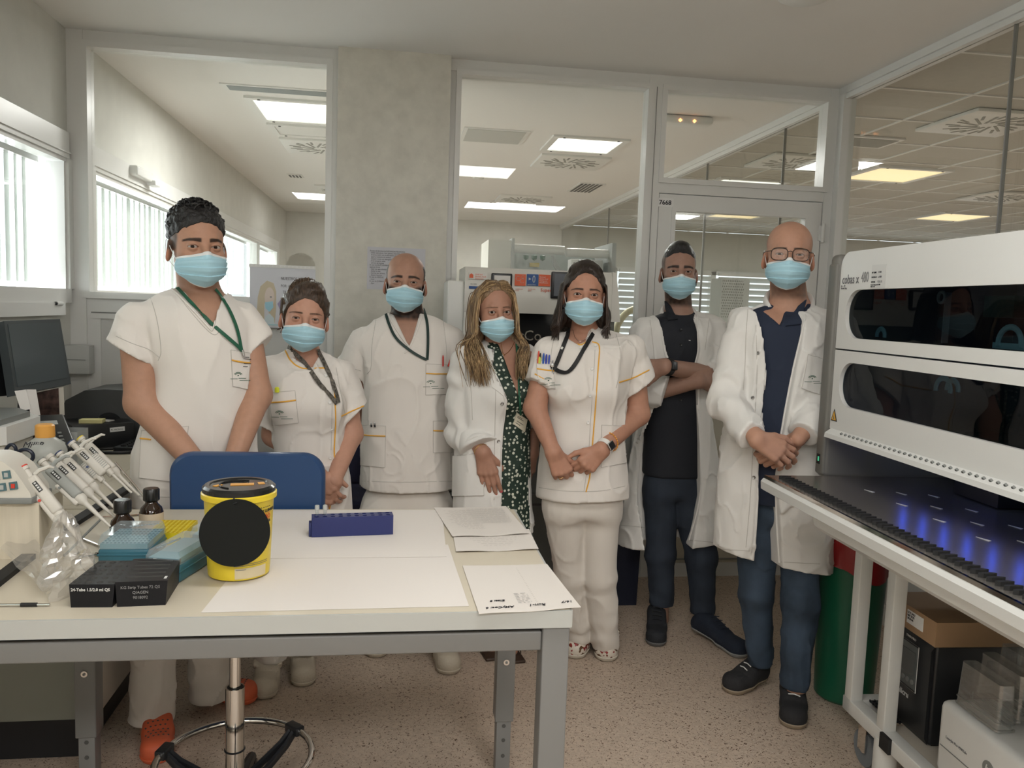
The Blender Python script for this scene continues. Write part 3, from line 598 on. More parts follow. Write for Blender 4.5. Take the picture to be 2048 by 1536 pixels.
MB(o).tube(spline([cx+(0.004, -0.079, 0.190), cx+(0.003, -0.085, 0.180), dc+(0.004, 0.002, 0.066)], 12), 0.0018, m_dark, 6, flat=0.6).build('strap', e)
def curved_text(parent, name, s, cx, rad, z, ang0, size, m, org):
    """short lettering laid round a cylinder, one letter at a time"""
    c_ = bpy.data.curves.new(name, 'FONT'); c_.body = s; c_.size = size; c_.extrude = 0.0002; c_.offset = 0.0003; ob = bpy.data.objects.new(name, c_); COL.objects.link(ob)
    me = bpy.data.meshes.new_from_object(ob.evaluated_get(bpy.context.evaluated_depsgraph_get())); bpy.data.objects.remove(ob)
    for v in me.vertices:
        a_ = ang0+v.co.x/rad; r_ = rad+v.co.z; v.co = Vector((cx[0]+r_*math.sin(a_)-org[0], cx[1]-r_*math.cos(a_)-org[1], cx[2]+z+v.co.y-org[2]))
    me.materials.clear(); me.materials.append(m); return link(name, me, parent)
m_red = mat('red_print', (0.60, 0.05, 0.03), 0.5)
curved_text(e, 'fill_line_text', '- - - - - - - - - - -', cx, 0.0745, 0.158, 0.30, 0.011, m_ink, o); curved_text(e, 'fill_line_text', 'LIMITE DE LLENADO', cx, 0.0743, 0.149, 0.46, 0.0085, m_ink, o)
curved_text(e, 'danger_text', 'PELIGRO', cx, 0.0742, 0.1345, 0.60, 0.0125, m_red, o); curved_text(e, 'small_text', 'INOCULABLES', cx, 0.0738, 0.125, 0.66, 0.007, m_ink, o)
def band(m, rad, a0, a1, z0, z1, mt, n=20):
    V = [];
    for k in range(n+1):
        a_ = a0+(a1-a0)*k/n
        for z in (z0, z1): rr = rad+(z-0.1)*0.046; V.append((cx[0]+rr*math.sin(a_), cx[1]-rr*math.cos(a_), cx[2]+z))
    m.add(V, [(2*k, 2*k+2, 2*k+3, 2*k+1) for k in range(n)], mt, True)
m = MB(o); band(m, 0.0716, 0.05, 1.15, 0.006, 0.030, mat('label_cream', (0.66, 0.56, 0.36), 0.6)); m.build('blank_label', e)
m = MB(o)
for z_ in (0.1455, 0.1315): band(m, 0.0722, 0.56, 1.25, z_, z_+0.001, m_red)
for z_ in (0.0385, 0.0345): band(m, 0.0722, 0.02, 1.2, z_, z_+0.0012, m_ink2)
band(m, 0.0720, 0.08, 0.4, 0.026, 0.0272, m_ink2); m.build('printed_line', e)

# ------------------------------------------------------------------ black aluminium tube blocks
m_blk = mat('anodised_black', (0.009, 0.009, 0.011), 0.42, spec=0.25); m_wht = mat('engraved_white', (0.62, 0.62, 0.60), 0.6)
def block(p, L, D, Hh, rz, label, kind):
    e = empty('tube_block', (p[0], p[1], ZT), label, 'tube block', rz); m = MB(); R = np.eye(3); c = np.zeros(3)
    V = [(0.004, -0.003, 0.0), (L-0.004, -0.003, 0), (L-0.002, D, 0), (0.002, D, 0), (0.0, 0, Hh), (L, 0, Hh), (L, D, Hh), (0.0, D, Hh)]; m.add(V, [(0, 1, 5, 4), (1, 2, 6, 5), (2, 3, 7, 6), (3, 0, 4, 7), (0, 3, 2, 1)], m_blk)
    if kind == 0: top_with_holes(m, c, R, 0, L, 0, D, Hh, [(L*(i+0.5)/4, D*(j+0.5)/6) for i in range(4) for j in range(6)], 0.0068, m_blk, m_hole, 0.02, 14)
    else:
        ys = [0]; 
        for j in range(5): y0 = D*(0.17+0.165*j); ys += [y0, y0+0.0062]
        ys.append(D)
        for j in range(0, len(ys)-1, 2): m.add([(0, ys[j], Hh), (L, ys[j], Hh), (L, ys[j+1], Hh), (0, ys[j+1], Hh)], [(0, 1, 2, 3)], m_blk)
        for j in range(5):
            a_, b_ = ys[1+2*j], ys[2+2*j]; x0, x1 = 0.012, L-0.014
            for u, v in ((0, x0), (x1, L)): m.add([(u, a_, Hh), (v, a_, Hh), (v, b_, Hh), (u, b_, Hh)], [(0, 1, 2, 3)], m_blk)
            q = [(x0, a_, Hh), (x1, a_, Hh), (x1, b_, Hh), (x0, b_, Hh)]; w = [(x, y, Hh-0.015) for x, y, _ in q]; m.add(q+w, [(0, 1, 5, 4), (1, 2, 6, 5), (2, 3, 7, 6), (3, 0, 4, 7), (4, 5, 6, 7)], m_hole)
    m.build('body', e, loc=(0, 0, 0)).location = (0, 0, 0)
    return e
e = block((-0.630, 1.652), 0.086, 0.150, 0.046, math.radians(-2), 'black tube block with 24 round holes, left of the slotted block', 0)
text(e, 'engraving', '24-Tube 1.5/2.0 ml QS', (0.004, -0.0022, 0.033), 0.0086, m_wht, Y=(0, -0.07, 1), font_scale=0.93, bold=0.00018)
e = block((-0.5435, 1.650), 0.098, 0.150, 0.050, math.radians(4), 'black tube block with long slots, right of the 24-hole block', 1)
for i, (tx, dz) in enumerate((('KG Strip Tubes 72 QS', 0.036), ('QIAGEN', 0.0255), ('9018092', 0.015))): text(e, 'engraving', tx, (0.047, -0.0022, dz), 0.0082, mat('engraved_grey', (0.25, 0.25, 0.25), 0.6), Y=(0, -0.06, 1), align='CENTER', font_scale=0.98)
MB().bb(0.040, 0.047, 0.146, 0.149, 0.050, 0.0506, m_wht).bb(0.088, 0.093, 0.012, 0.026, 0.050, 0.0506, m_wht).build('mark', e, loc=(0, 0, 0))
# ------------------------------------------------------------------ pipette tip boxes
m_teal = mat('teal_plastic', (0.035, 0.135, 0.185), 0.38); m_teal2 = mat('pale_blue_tray', (0.17, 0.34, 0.40), 0.45); m_tclear = clearmat('frosted_lid', (0.92, 0.955, 0.965), 0.08, 0.05, 0.15, (0.78, 0.84, 0.86))
def tipbox(p, L, D, H1, H2, rz, label, holes=True, group=None):
    e = empty('tip_box', (p[0], p[1], ZT), label, 'tip box', rz, group); m = MB(); m.box((L/2, D/2, H1/2), (L, D, H1), m_teal, None, 0.006); m.box((L/2, D/2, H1*0.62), (L+0.003, D+0.003, 0.004), m_teal, None, 0.0015); m.build('base', e, loc=(0, 0, 0)).location = (0, 0, 0)
    if holes:
        m = MB(); sides(m, np.zeros(3), np.eye(3), 0.004, L-0.004, 0.004, D-0.004, H1, H1+0.012, m_teal2); top_with_holes(m, np.zeros(3), np.eye(3), 0.004, L-0.004, 0.004, D-0.004, H1+0.012, [(0.004+(L-0.008)*(i+0.5)/12, 0.004+(D-0.008)*(j+0.5)/8) for i in range(12) for j in range(8)], 0.0031, m_teal2, m_teal, 0.01, 8); m.build('hole_tray', e, loc=(0, 0, 0)).location = (0, 0, 0)
    m = MB(); V0 = rrect(0, L, 0, D, 0.006, 3); V1 = rrect(0.005, L-0.005, 0.005, D-0.005, 0.005, 3); n = len(V0)
    V = [(x, y, H1) for x, y in V0]+[(x, y, H1+0.5*H2) for x, y in V0]+[(x, y, H1+H2) for x, y in V1]; F = [(k, (k+1) % n, n+(k+1) % n, n+k) for k in range(n)]+[(n+k, n+(k+1) % n, 2*n+(k+1) % n, 2*n+k) for k in range(n)]+[tuple(range(2*n, 3*n))]
    m.add(V, F, m_tclear, False); m.build('lid', e, loc=(0, 0, 0)).location = (0, 0, 0); return e
e = tipbox((-0.668, 1.915), 0.112, 0.135, 0.036, 0.032, math.radians(-1), 'teal tip box with hinged clear lid, holes visible, beside the amber bottles')
text(e, 'lid_print', 'eppendorf', (0.045, 0.075, 0.0685), 0.016, mat('lid_grey_print', (0.30, 0.36, 0.40), 0.6), Y=(0, 1, 0), X=(1, 0.4, 0))
e = tipbox((-0.532, 1.800), 0.080, 0.165, 0.040, 0.028, math.radians(-14), 'teal tip box with clear lid between the black blocks and the sharps bin', False)
MB().bb(0.006, 0.074, 0.006, 0.159, 0.0405, 0.052, m_teal2).build('tip_tray', e, loc=(0, 0, 0)).location = (0, 0, 0)
text(e, 'lid_print', 'ep Dualfilter', (0.020, 0.02, 0.0685), 0.017, MATS['lid_grey_print'], X=(0.15, 1, 0), Y=(-1, 0.15, 0))
e = tipbox((-0.485, 1.985), 0.075, 0.120, 0.036, 0.030, math.radians(-10), 'teal tip box with clear lid half hidden behind the sharps bin', False); MB().bb(0.006, 0.069, 0.006, 0.114, 0.0365, 0.048, m_teal2).build('tip_tray', e, loc=(0, 0, 0)).location = (0, 0, 0)
m = MB((-0.565, 2.10, ZT)); m_yr = mat('yellow_rack', (0.75, 0.60, 0.02), 0.4); R = Rz(math.radians(-2)); c_ = np.array((-0.560, 2.13, ZT)); sides(m, c_, R, -0.045, 0.045, -0.062, 0.062, 0, 0.030, m_yr); top_with_holes(m, c_, R, -0.045, 0.045, -0.062, 0.062, 0.030, [(-0.045+0.09*(i+0.5)/8, -0.062+0.124*(j+0.5)/12) for i in range(8) for j in range(12)], 0.0040, m_yr, mat('yellow_well', (0.60, 0.42, 0.01), 0.5), 0.004, 8)
tag(m.build('microtube_rack'), 'bright yellow microtube rack behind the teal tip boxes', 'tube rack')
# ------------------------------------------------------------------ amber bottles
m_amber = mat('amber_glass', (0.020, 0.008, 0.003), 0.07, coat=0.5); m_bcap = mat('bottle_cap_black', (0.012, 0.012, 0.012), 0.22)
for x, y, l, lb in ((-0.664, 2.075, 'amber glass bottle with black cap, the front one of two', False), (-0.632, 2.20, 'amber glass bottle with paper label, behind the front amber bottle', True)):
    e = empty('amber_bottle', (x, y, ZT), l, 'bottle'); o = np.array(e.location); MB(o).lathe([(0.025, 0), (0.030, 0.004), (0.030, 0.048), (0.026, 0.062), (0.016, 0.073), (0.0145, 0.080)], o, m_amber, 32).build('glass_body', e)
    k = MB(o); k.lathe([(0.0165, 0.079), (0.018, 0.080), (0.0205, 0.083), (0.0205, 0.110), (0.018, 0.1135), (0.0005, 0.1135)], o, m_bcap, 40); k.build('cap', e)
    if lb: MB(o).lathe([(0.0302, 0.006), (0.0302, 0.050)], o, mat('bottle_label', (0.62, 0.52, 0.40), 0.6), 32, cap=False).build('label_wrap', e)
# ------------------------------------------------------------------ pipettes on their rack
m_pip = mat('pipette_ivory', (0.60, 0.57, 0.51), 0.38); m_pipg = mat('pipette_grey', (0.30, 0.31, 0.29), 0.4); m_lcd = mat('pipette_display', (0.03, 0.032, 0.03), 0.3)
def pipette(tip, top, label, thick=1.0, accent=None, grey=False, multi=False):
    tip = np.array(tip); top = np.array(top); d = tip-top; L = np.linalg.norm(d); d /= L; view = np.array((0.25, -1, 0.25)); w = np.cross(d, view); w /= np.linalg.norm(w); n = np.cross(w, d); R = np.array([w, n, d]).T
    e = empty('pipette', tuple(top), label, 'pipette', group=None); o = np.array(top); P = lambda x, y, z: top+R@np.array((x, y, z)); s = L/0.25; mb = m_pipg if grey else m_pip
    k = MB(o); k.cyl(P(0, 0, 0), P(0, 0, 0.010*s), 0.0085*thick, m_pip, 20); k.cyl(P(0, 0, 0.009*s), P(0, 0, 0.034*s), 0.0058*thick, m_pip, 18)
    if accent: k.cyl(P(0, 0, -0.0012), P(0, 0, 0.002), 0.0087*thick, accent, 20)
    k.build('plunger', e)
    MB(o).box(P(0, 0, 0.085*s), (0.021*thick, 0.024*thick, 0.108*s), mb, R, 0.007).build('handle', e)
    k = MB(o); k.tube([P(-0.008, 0, 0.030*s), P(-0.022, 0, 0.028*s), P(-0.036*thick, 0, 0.034*s), P(-0.040*thick, 0, 0.042*s)], [0.009, 0.008, 0.006, 0.003], mb, 10, flat=0.6); k.build('finger_rest', e)
    k = MB(o); k.box(P(0, 0.0125*thick, 0.062*s), (0.010, 0.0015, 0.028*s), m_lcd, R, 0.0006)
    for q in range(4): k.box(P(0, 0.0134*thick, (0.052+q*0.0065)*s), (0.0045, 0.0004, 0.0036), m_wht, R)
    k.build('volume_display', e)
    k = MB(o); k.box(P(0.012*thick, 0.003, 0.115*s), (0.010*thick, 0.014*thick, 0.075*s), m_pip, R, 0.004); k.cyl(P(0.012*thick, 0.0105*thick, 0.092*s), P(0.012*thick, 0.0115*thick, 0.092*s), 0.0035, accent or m_mgrey, 12); k.build('ejector', e)
    if multi:
        k = MB(o); k.box(P(0, 0, 0.105*s), (0.052, 0.024, 0.062*s), m_pip, R, 0.004); 
        for q in range(8): k.box(P(0, 0.0125, (0.078+q*0.0065)*s), (0.050, 0.001, 0.0018), m_pipg, R)
        for q in (-1, 1): k.cyl(P(q*0.014, 0, 0.135*s), P(q*0.014, 0, 0.155*s), 0.009, m_pip, 16, 0.006); k.cyl(P(q*0.014, 0, 0.155*s), P(q*0.014, 0, 0.235*s), 0.004, m_pip, 12, 0.003)
        k.build('channel_head', e)
    else:
        k = MB(o); k.lathe([(0.0105*thick, 0), (0.0115*thick, 0.004), (0.0110*thick, 0.014*s), (0.0060*thick, 0.024*s), (0.0050*thick, 0.028*s), (0.0028, 0.112*s), (0.0018, 0.113*s)], P(0.002, 0, 0.137*s), m_pip, 20, R=R); k.build('shaft', e)
    return e
pd = [((176, 1098), (46, 934), 1.96, 2.00, 'front pipette with a red dot, nearest the plastic bag', m_red, 1.0, False, False),
      ((222, 1052), (82, 921), 2.02, 2.08, 'grey pipette behind the one with the red dot', m_mgrey, 1.0, True, False),
      ((234, 1036), (97, 912), 2.10, 2.15, 'pipette third from the front on the rack', None, 0.95, False, False),
      ((238, 1022), (117, 906), 2.18, 2.22, 'pipette with dark blue plunger in the middle of the rack', mat('dark_blue_accent', (0.02, 0.04, 0.12), 0.4), 1.0, False, False),
      ((262, 1000), (141, 884), 2.26, 2.28, 'multichannel pipette near the far end of the rack', MATS['dark_blue_accent'], 1.0, False, True),
      ((280, 990), (160, 876), 2.33, 2.36, 'pipette with a yellow ring, farthest on the rack', mat('yellow_accent', (0.70, 0.55, 0.05), 0.4), 1.0, False, False)]
for (tp, hp, Yt, Yh, lb, ac, th, gr, mu) in pd: pipette(atY(*tp, Yt), atY(*hp, Yh), lb, th*1.25, ac, gr, mu)
e = empty('pipette_rack', (-0.95, 2.2, ZT), 'chrome wire pipette rack with black foot rails on the bench', 'pipette rack'); o = np.array(e.location)
A_ = atY(-20, 1062, 1.98); B_ = atY(150, 958, 2.24); k = MB(o); k.tube([A_+(B_-A_)*t+np.array((0, 0.004*math.sin(t*40), 0.004*math.cos(t*40))) for t in np.linspace(0, 1, 60)], 0.0038, m_chrome, 8); k.build('twisted_rod', e)
k = MB(o); k.tube([atY(128, 1112, 1.95), atY(205, 1035, 2.10)], 0.0028, m_mgrey, 8); k.tube([atY(205, 1035, 2.10), atY(312, 1028, 2.28), atY(285, 990, 2.33), atY(230, 925, 2.36)], 0.0032, m_chrome, 8); k.build('wire_frame', e)
for (p, q, Yo) in (((-25, 1182), (108, 1078), 0), ((128, 1062), (275, 968), 0)):
    a_ = atZ(*p, ZT); b_ = atZ(*q, ZT); d = b_-a_; Lr = np.linalg.norm(d); MB(o).box((a_+b_)/2+(0, 0, 0.006), (0.030, Lr, 0.012), m_rub, Rz(math.atan2(-d[0], d[1]))).build('foot_rail', e)
for (p, q) in (((95, 1052), (200, 1095)), ((150, 1120), (196, 1112))): 
    a_ = atZ(*p, ZT)+(0, 0, 0.004); b_ = atZ(*q, ZT)+(0, 0, 0.004); MB(o).tube([a_, b_], 0.003, m_chrome, 8).build('cross_rod', e)
# loose rods on the table
for (p, q, g0, g1, lb) in (((-30, 1214), (100, 1213), 0.55, 0.80, 'thin steel rod with a black grip lying at the front left edge'), ((140, 1110), (200, 1112), 0.85, 1.0, 'thin steel rod with black end left of the tip box')):
    a_ = atZ(*p, ZT)+(0, 0, 0.004); b_ = atZ(*q, ZT)+(0, 0, 0.004); e = empty('steel_rod', tuple(a_), lb, 'rod'); MB(a_).tube([a_, b_], 0.0026, m_chrome, 8).build('shaft', e); MB(a_).tube([a_+(b_-a_)*g0, a_+(b_-a_)*g1], 0.0042, m_rub, 10).build('grip', e)
# crumpled plastic bag
def bag():
    rs = np.random.default_rng(4); mb = MB(atZ(110, 1190, ZT)); film = clearmat('clear_film', (0.94, 0.93, 0.91), 0.16, 0.12, 0.13, (0.85, 0.83, 0.80))
    c = atZ(118, 1195, ZT); n = 26; mm = 18; V = []
    for j in range(mm+1):
        t = j/mm
        for i in range(n):
            a = 2*PI*i/n; r = 0.052*(1-t)**0.55*(1+0.30*math.sin(a*3+t*5)+0.16*math.sin(a*7-t*9))+0.003; z = 0.155*t**1.1
            V.append((c[0]+r*math.cos(a)*0.95-0.02*t+rs.normal()*0.0015, c[1]+0.055+r*math.sin(a)*1.15+0.03*t+rs.normal()*0.0015, ZT+0.001+z+max(0, rs.normal()*0.002)))
    mb.add(V, [(j*n+i, j*n+(i+1) % n, (j+1)*n+(i+1) % n, (j+1)*n+i) for j in range(mm) for i in range(n)], film, False)
    P = [atZ(0, 1125, ZT)+(0, 0, 0.03), atZ(50, 1100, ZT)+(0, 0, 0.05), atZ(130, 1165, ZT)+(0, 0, 0.02), atZ(85, 1185, ZT)+(0, 0, 0.005)]; V = []; q = 10
    for j in range(q+1):
        for i in range(q+1): u, v = i/q, j/q; p = (P[0]*(1-u)+P[3]*u)*(1-v)+(P[1]*(1-u)+P[2]*u)*v; V.append(p+np.array((0, 0, max(-0.004, 0.006*math.sin(u*11+v*4)+rs.normal()*0.002))))
    mb.add(V, [(j*(q+1)+i, j*(q+1)+i+1, (j+1)*(q+1)+i+1, (j+1)*(q+1)+i) for j in range(q) for i in range(q)], film, False)
    b = tag(mb.build('plastic_bag'), 'crumpled clear plastic bag left of the black tube blocks', 'bag'); return b
bag()
# ------------------------------------------------------------------ things farther back on the bench
p = atZ(84, 990, ZT); e = empty('reagent_bottle', (p[0], p[1]+0.03, ZT), 'translucent plastic bottle with orange cap behind the scissors', 'bottle'); o = np.array(e.location); zt = atY(73, 848, o[1])[2]-ZT; m_tr = mat('translucent_bottle', (0.60, 0.62, 0.58), 0.35, trans=0.25)
sc_ = zt/0.2; MB(o).lathe([(0.055, 0), (0.060, 0.004), (0.060, 0.125*sc_), (0.052, 0.145*sc_), (0.030, 0.160*sc_), (0.024, 0.166*sc_)], o, m_tr, 36).build('body', e); MB(o).lathe([(0.027, 0.163*sc_), (0.028, 0.168*sc_), (0.027, 0.196*sc_), (0.022, zt), (0.0005, zt)], o, mat('orange_cap', (0.85, 0.42, 0.09), 0.4), 36).build('cap', e)
text(e, 'handwritten_name', 'MilliR', (-0.045, -0.050, 0.140*sc_), 0.026, m_ink, Y=(0, 0.4, 1), shear=0.3)
p = atZ(100, 960, ZT); e = MB((p[0]+0.02, p[1]+0.12, ZT)); c = e.org+np.array((0, 0, 0)); sides(e, c, np.eye(3), -0.04, 0.04, -0.05, 0.05, 0, 0.15, m_lgrey); e.bb(c[0]-0.036, c[0]+0.036, c[1]-0.046, c[1]+0.046, ZT+0.13, ZT+0.135, m_hole); tag(e.build('open_box'), 'small pale open box right behind the bottle with the orange cap', 'box')
# scissors standing in a holder
p = atZ(45, 1010, ZT); e = empty('scissors', (p[0], p[1], ZT+0.04), 'scissors with dark navy handles standing upright behind the keypad', 'scissors'); o = np.array(e.location); Ys = p[1]; m_sc = mat('navy_handle', (0.012, 0.018, 0.035), 0.3)
c1 = atY(50, 912, Ys); c2 = atY(20, 905, Ys); 
MB(o).tube([c1+np.array((0.022*math.cos(a), 0, 0.019*math.sin(a))) for a in np.linspace(0, 2*PI, 25)[:-1]], 0.0055, m_sc, 8, closed=True).tube([c1+(-0.014, 0, -0.014), atY(33, 955, Ys), o+(0.0, 0, 0.03)], 0.008, m_sc, 8).build('handle', e)
MB(o).tube(spline([c2+(-0.012, 0.004, -0.05), c2+(-0.014, 0.004, 0.0), c2+(0.0, 0.004, 0.022), c2+(0.014, 0.004, 0.010), c2+(0.012, 0.004, -0.04), o+(0.004, 0.004, 0.03)], 30), 0.0052, m_sc, 8).build('handle', e); MB(o).box(o+(0, 0, 0.02), (0.012, 0.004, 0.07), m_chrome).build('blade', e)
# tube incubator with keypad
a_ = atY(50, 905, 1.99); e = empty('heating_block', (a_[0]-0.12, 2.02, ZT), 'beige laboratory device with a keypad at the left edge, standing on a pale box', 'lab device'); o = np.array(e.location)
zt = atY(10, 912, 1.97)[2]; zb = atY(60, 992, 1.97)[2]; xr = atY(62, 990, 1.95)[0]
k = MB(o); prof = [(xr, zb), (xr-0.002, zb+0.012), (xr-0.034, zt-0.030), (xr-0.060, zt-0.008), (xr-0.085, zt), (xr-0.26, zt), (xr-0.26, zb)]; k.prism(prof, 'y', 1.95, 2.05, m_ivory); k.bb(xr-0.26, xr+0.004, 1.945, 2.055, zb-0.014, zb, m_mgrey, 0.003); k.build('housing', e)
k = MB(o)
for (x_, z_, c_) in ((0.074, 0.058, m_lgrey), (0.050, 0.064, m_lgrey), (0.060, 0.030, m_lgrey), (0.036, 0.034, m_red)): k.box((xr-x_, 1.948, zb+z_*0.85), (0.017, 0.003, 0.018), mat('key_teal', (0.08, 0.16, 0.18), 0.5), Ry(-0.15)); k.box((xr-x_, 1.9455, zb+z_*0.85), (0.008, 0.002, 0.010), c_)
k.bb(xr-0.14, xr-0.088, 1.946, 1.95, zb+0.02, zb+0.07, MATS['key_teal']); k.build('keypad', e)
k = MB((xr-0.13, 2.03, ZT)); k.bb(xr-0.25, xr+0.01, 1.965, 2.10, ZT, zb-0.015, mat('pale_wood_box', (0.62, 0.56, 0.45), 0.6, noise=0.06, nscale=5, stretch=(12, 12, 1))); tag(k.build('pale_box'), 'pale box under the device with the keypad', 'box')
# centrifuge
p = atY(20, 860, 2.62); e = empty('centrifuge', (-1.32, 2.66, ZT), 'white bench centrifuge with grey lid behind the bottle with the orange cap', 'centrifuge'); o = np.array(e.location)
def hexa(cx, cy, rx, ry, cut=0.3): return [(cx+rx, cy-ry*cut), (cx+rx, cy+ry*cut), (cx+rx*cut, cy+ry), (cx-rx*cut, cy+ry), (cx-rx, cy+ry*cut), (cx-rx, cy-ry*cut), (cx-rx*cut, cy-ry), (cx+rx*cut, cy-ry)]
z1 = atY(62, 880, 2.60)[2]; k = MB(o); k.prism(hexa(-1.33, 2.68, 0.175, 0.20, 0.55), 'z', ZT, z1-0.01, m_ivory); k.build('body', e); k = MB(o); k.prism(hexa(-1.33, 2.68, 0.185, 0.21, 0.55), 'z', z1-0.01, z1+0.045, m_white); k.build('lid', e); k = MB(o); k.prism(hexa(-1.33, 2.68, 0.160, 0.185, 0.55), 'z', z1+0.045, z1+0.062, m_mgrey); k.build('lid_window', e)
# monitor
def slab(name, C4, th, m, parent, org, inset=None, m2=None):
    C4 = [np.array(c) for c in C4]; n = np.cross(C4[1]-C4[0], C4[3]-C4[0]); n /= np.linalg.norm(n); k = MB(org); B = [c-n*th for c in C4]; k.add(C4+B, [(0, 1, 2, 3), (7, 6, 5, 4), (0, 4, 5, 1), (1, 5, 6, 2), (2, 6, 7, 3), (3, 7, 4, 0)], m); o_ = k.build(name, parent)
    if inset:
        c = sum(C4)/4; u = C4[1]-C4[0]; v = C4[3]-C4[0]; l, r, t_, b_ = inset; Q = [C4[0]+u*l+v*t_, C4[1]-u*r+v*t_, C4[2]-u*r-v*b_, C4[3]+u*l-v*b_]; k = MB(org); k.add([q+n*0.002 for q in Q]+[q-n*0.004 for q in Q], [(0, 1, 2, 3), (0, 4, 5, 1), (1, 5, 6, 2), (2, 6, 7, 3), (3, 7, 4, 0)], m2); k.build('screen', parent)
    return o_, n
TL, TR, BR, BL = atY(8, 642, 3.02), atY(120, 638, 3.28), atY(142, 768, 3.22), atY(31, 790, 2.96)
TL, TR, BR, BL = BL+(TL-BL), TR, BR, BL
o = np.array((-1.33, 3.2, ZT)); e = empty('computer_monitor', tuple(o), 'dark computer monitor tilted back on the left bench, screen off', 'monitor'); m_mon = mat('monitor_bezel', (0.055, 0.065, 0.07), 0.4)
slab('panel', [BL, BR, TR, TL], 0.035, m_mon, e, o, (0.05, 0.05, 0.10, 0.05), mat('monitor_screen', (0.06, 0.075, 0.083), 0.3))
k = MB(o); cb = (BL+BR)/2; k.cyl((cb[0]-0.09, cb[1]+0.05, ZT+0.01), (cb[0]-0.06, cb[1]+0.02, cb[2]+0.10), 0.03, m_dark, 16); k.build('stand', e); MB(o).box((cb[0]-0.08, cb[1]+0.05, ZT+0.008), (0.20, 0.24, 0.016), m_dark, None, 0.006).build('foot', e)
o = np.array((-1.42, 2.98, ZT)); e = empty('rear_monitor', tuple(o), 'second monitor at the left edge, seen from behind, beside the dark screen', 'monitor')
slab('panel', [atY(-70, 800, 2.9), atY(28, 790, 3.08), atY(8, 650, 3.10), atY(-80, 640, 2.92)], 0.04, m_dark, e, o); MB(o).box((-1.46, 3.0, ZT+0.12), (0.04, 0.05, 0.24), m_dark).build('stand', e)
# papers taped under the monitor, photograph
def card(name, px, Y, m, label, cat='paper'):
    P = [atY(x, y, Y+d) for x, y, d in px]; k = MB(P[3]); n = np.array((0.2, -1, 0.2)); k.add(P+[q+np.array((0, 0.001, 0)) for q in P], [(0, 1, 2, 3), (7, 6, 5, 4), (0, 4, 5, 1), (1, 5, 6, 2), (2, 6, 7, 3), (3, 7, 4, 0)], m); o_ = k.build(name); return tag(o_, label, cat), P
m_note = mat('till_paper', (0.72, 0.70, 0.67), 0.7)
s, P = card('receipt', [(29, 782, 0), (52, 779, 0.02), (62, 818, 0.0), (42, 822, -0.02)], 2.93, m_note, 'left strip of paper hanging from the bottom of the monitor'); s, P = card('receipt', [(53, 779, 0.02), (72, 779, 0.04), (83, 845, 0.0), (63, 843, -0.02)], 2.935, m_note, 'right and longer strip of paper hanging from the bottom of the monitor')
s, P = card('photograph', [(70, 786, 0.0), (117, 776, 0.0), (119, 832, 0.0), (78, 838, 0.0)], 3.12, mat('dark_photo', (0.06, 0.035, 0.03), 0.3, noise=0.8, nscale=40), 'dark photograph leaning below the monitor', 'photograph')
s, P = card('board', [(117, 776, 0.0), (127, 774, 0.02), (129, 830, 0.02), (119, 833, 0.0)], 3.13, m_ivory, 'pale edge of a board beside the dark photograph', 'board')
# desk telephone
o = atZ(120, 905, ZT); e = empty('desk_phone', tuple(o), 'black desk telephone with small display in front of the black computer box', 'telephone'); Rr = Rz(0.55)@Rx(0.40); c = atY(100, 868, 2.85)
MB(o).box(c, (0.12, 0.22, 0.025), m_dark, Rr, 0.008).build('base', e); k = MB(o)
for i in range(3):
    for j in range(4): k.box(c+Rr@np.array((-0.02+i*0.022, -0.085+j*0.022, 0.014)), (0.012, 0.009, 0.004), m_mgrey, Rr, 0.001)
k.build('keypad', e); MB(o).box(c+Rr@np.array((0.0, 0.05, 0.0135)), (0.06, 0.025, 0.002), m_lgrey, Rr).build('display', e); MB(o).box(c+Rr@np.array((-0.045, 0.0, 0.022)), (0.030, 0.18, 0.024), m_dark, Rr, 0.012).build('handset', e)
# black computer box with notes
z1 = ZT+0.10; A_ = atZ(165, 850, z1); B_ = atZ(257, 845, z1); C_ = atZ(128, 832, z1); w = B_-A_; Lw = np.linalg.norm(w); o = np.array((A_[0], A_[1], ZT)); e = empty('mini_computer', tuple(o), 'low black computer box with yellow sticky notes on top, left of the tall man', 'computer', math.atan2(w[1], w[0])); 
k = MB(); k.box((Lw/2-0.01, 0.10, 0.05), (Lw+0.06, 0.20, 0.10), m_dark, None, 0.004); k.build('case', e, loc=(0, 0, 0)).location = (0, 0, 0); MB().box((Lw*0.75, -0.001, 0.075), (0.055, 0.001, 0.018), m_label, Ry(-0.05)).build('sticker', e, loc=(0, 0, 0)).location = (0, 0, 0)
text(e, 'sticker_text', 'PL-MICRO2', (Lw*0.75-0.024, -0.0018, 0.071), 0.009, m_ink)
pn = atZ(178, 848, z1); k = MB((pn[0], pn[1], z1)); k.box((pn[0], pn[1]+0.035, z1+0.008), (0.085, 0.055, 0.014), mat('sticky_yellow', (0.74, 0.68, 0.33), 0.7), Rz(0.1)); tag(k.build('sticky_notes'), 'pad of yellow sticky notes on the black computer box', 'notes')
k = MB((pn[0]-0.01, pn[1]+0.14, z1)); k.box((pn[0]+0.0, pn[1]+0.10, z1+0.0015), (0.12, 0.04, 0.003), m_note, Rz(-0.3)); tag(k.build('loose_paper'), 'small loose white paper behind the sticky notes', 'paper')
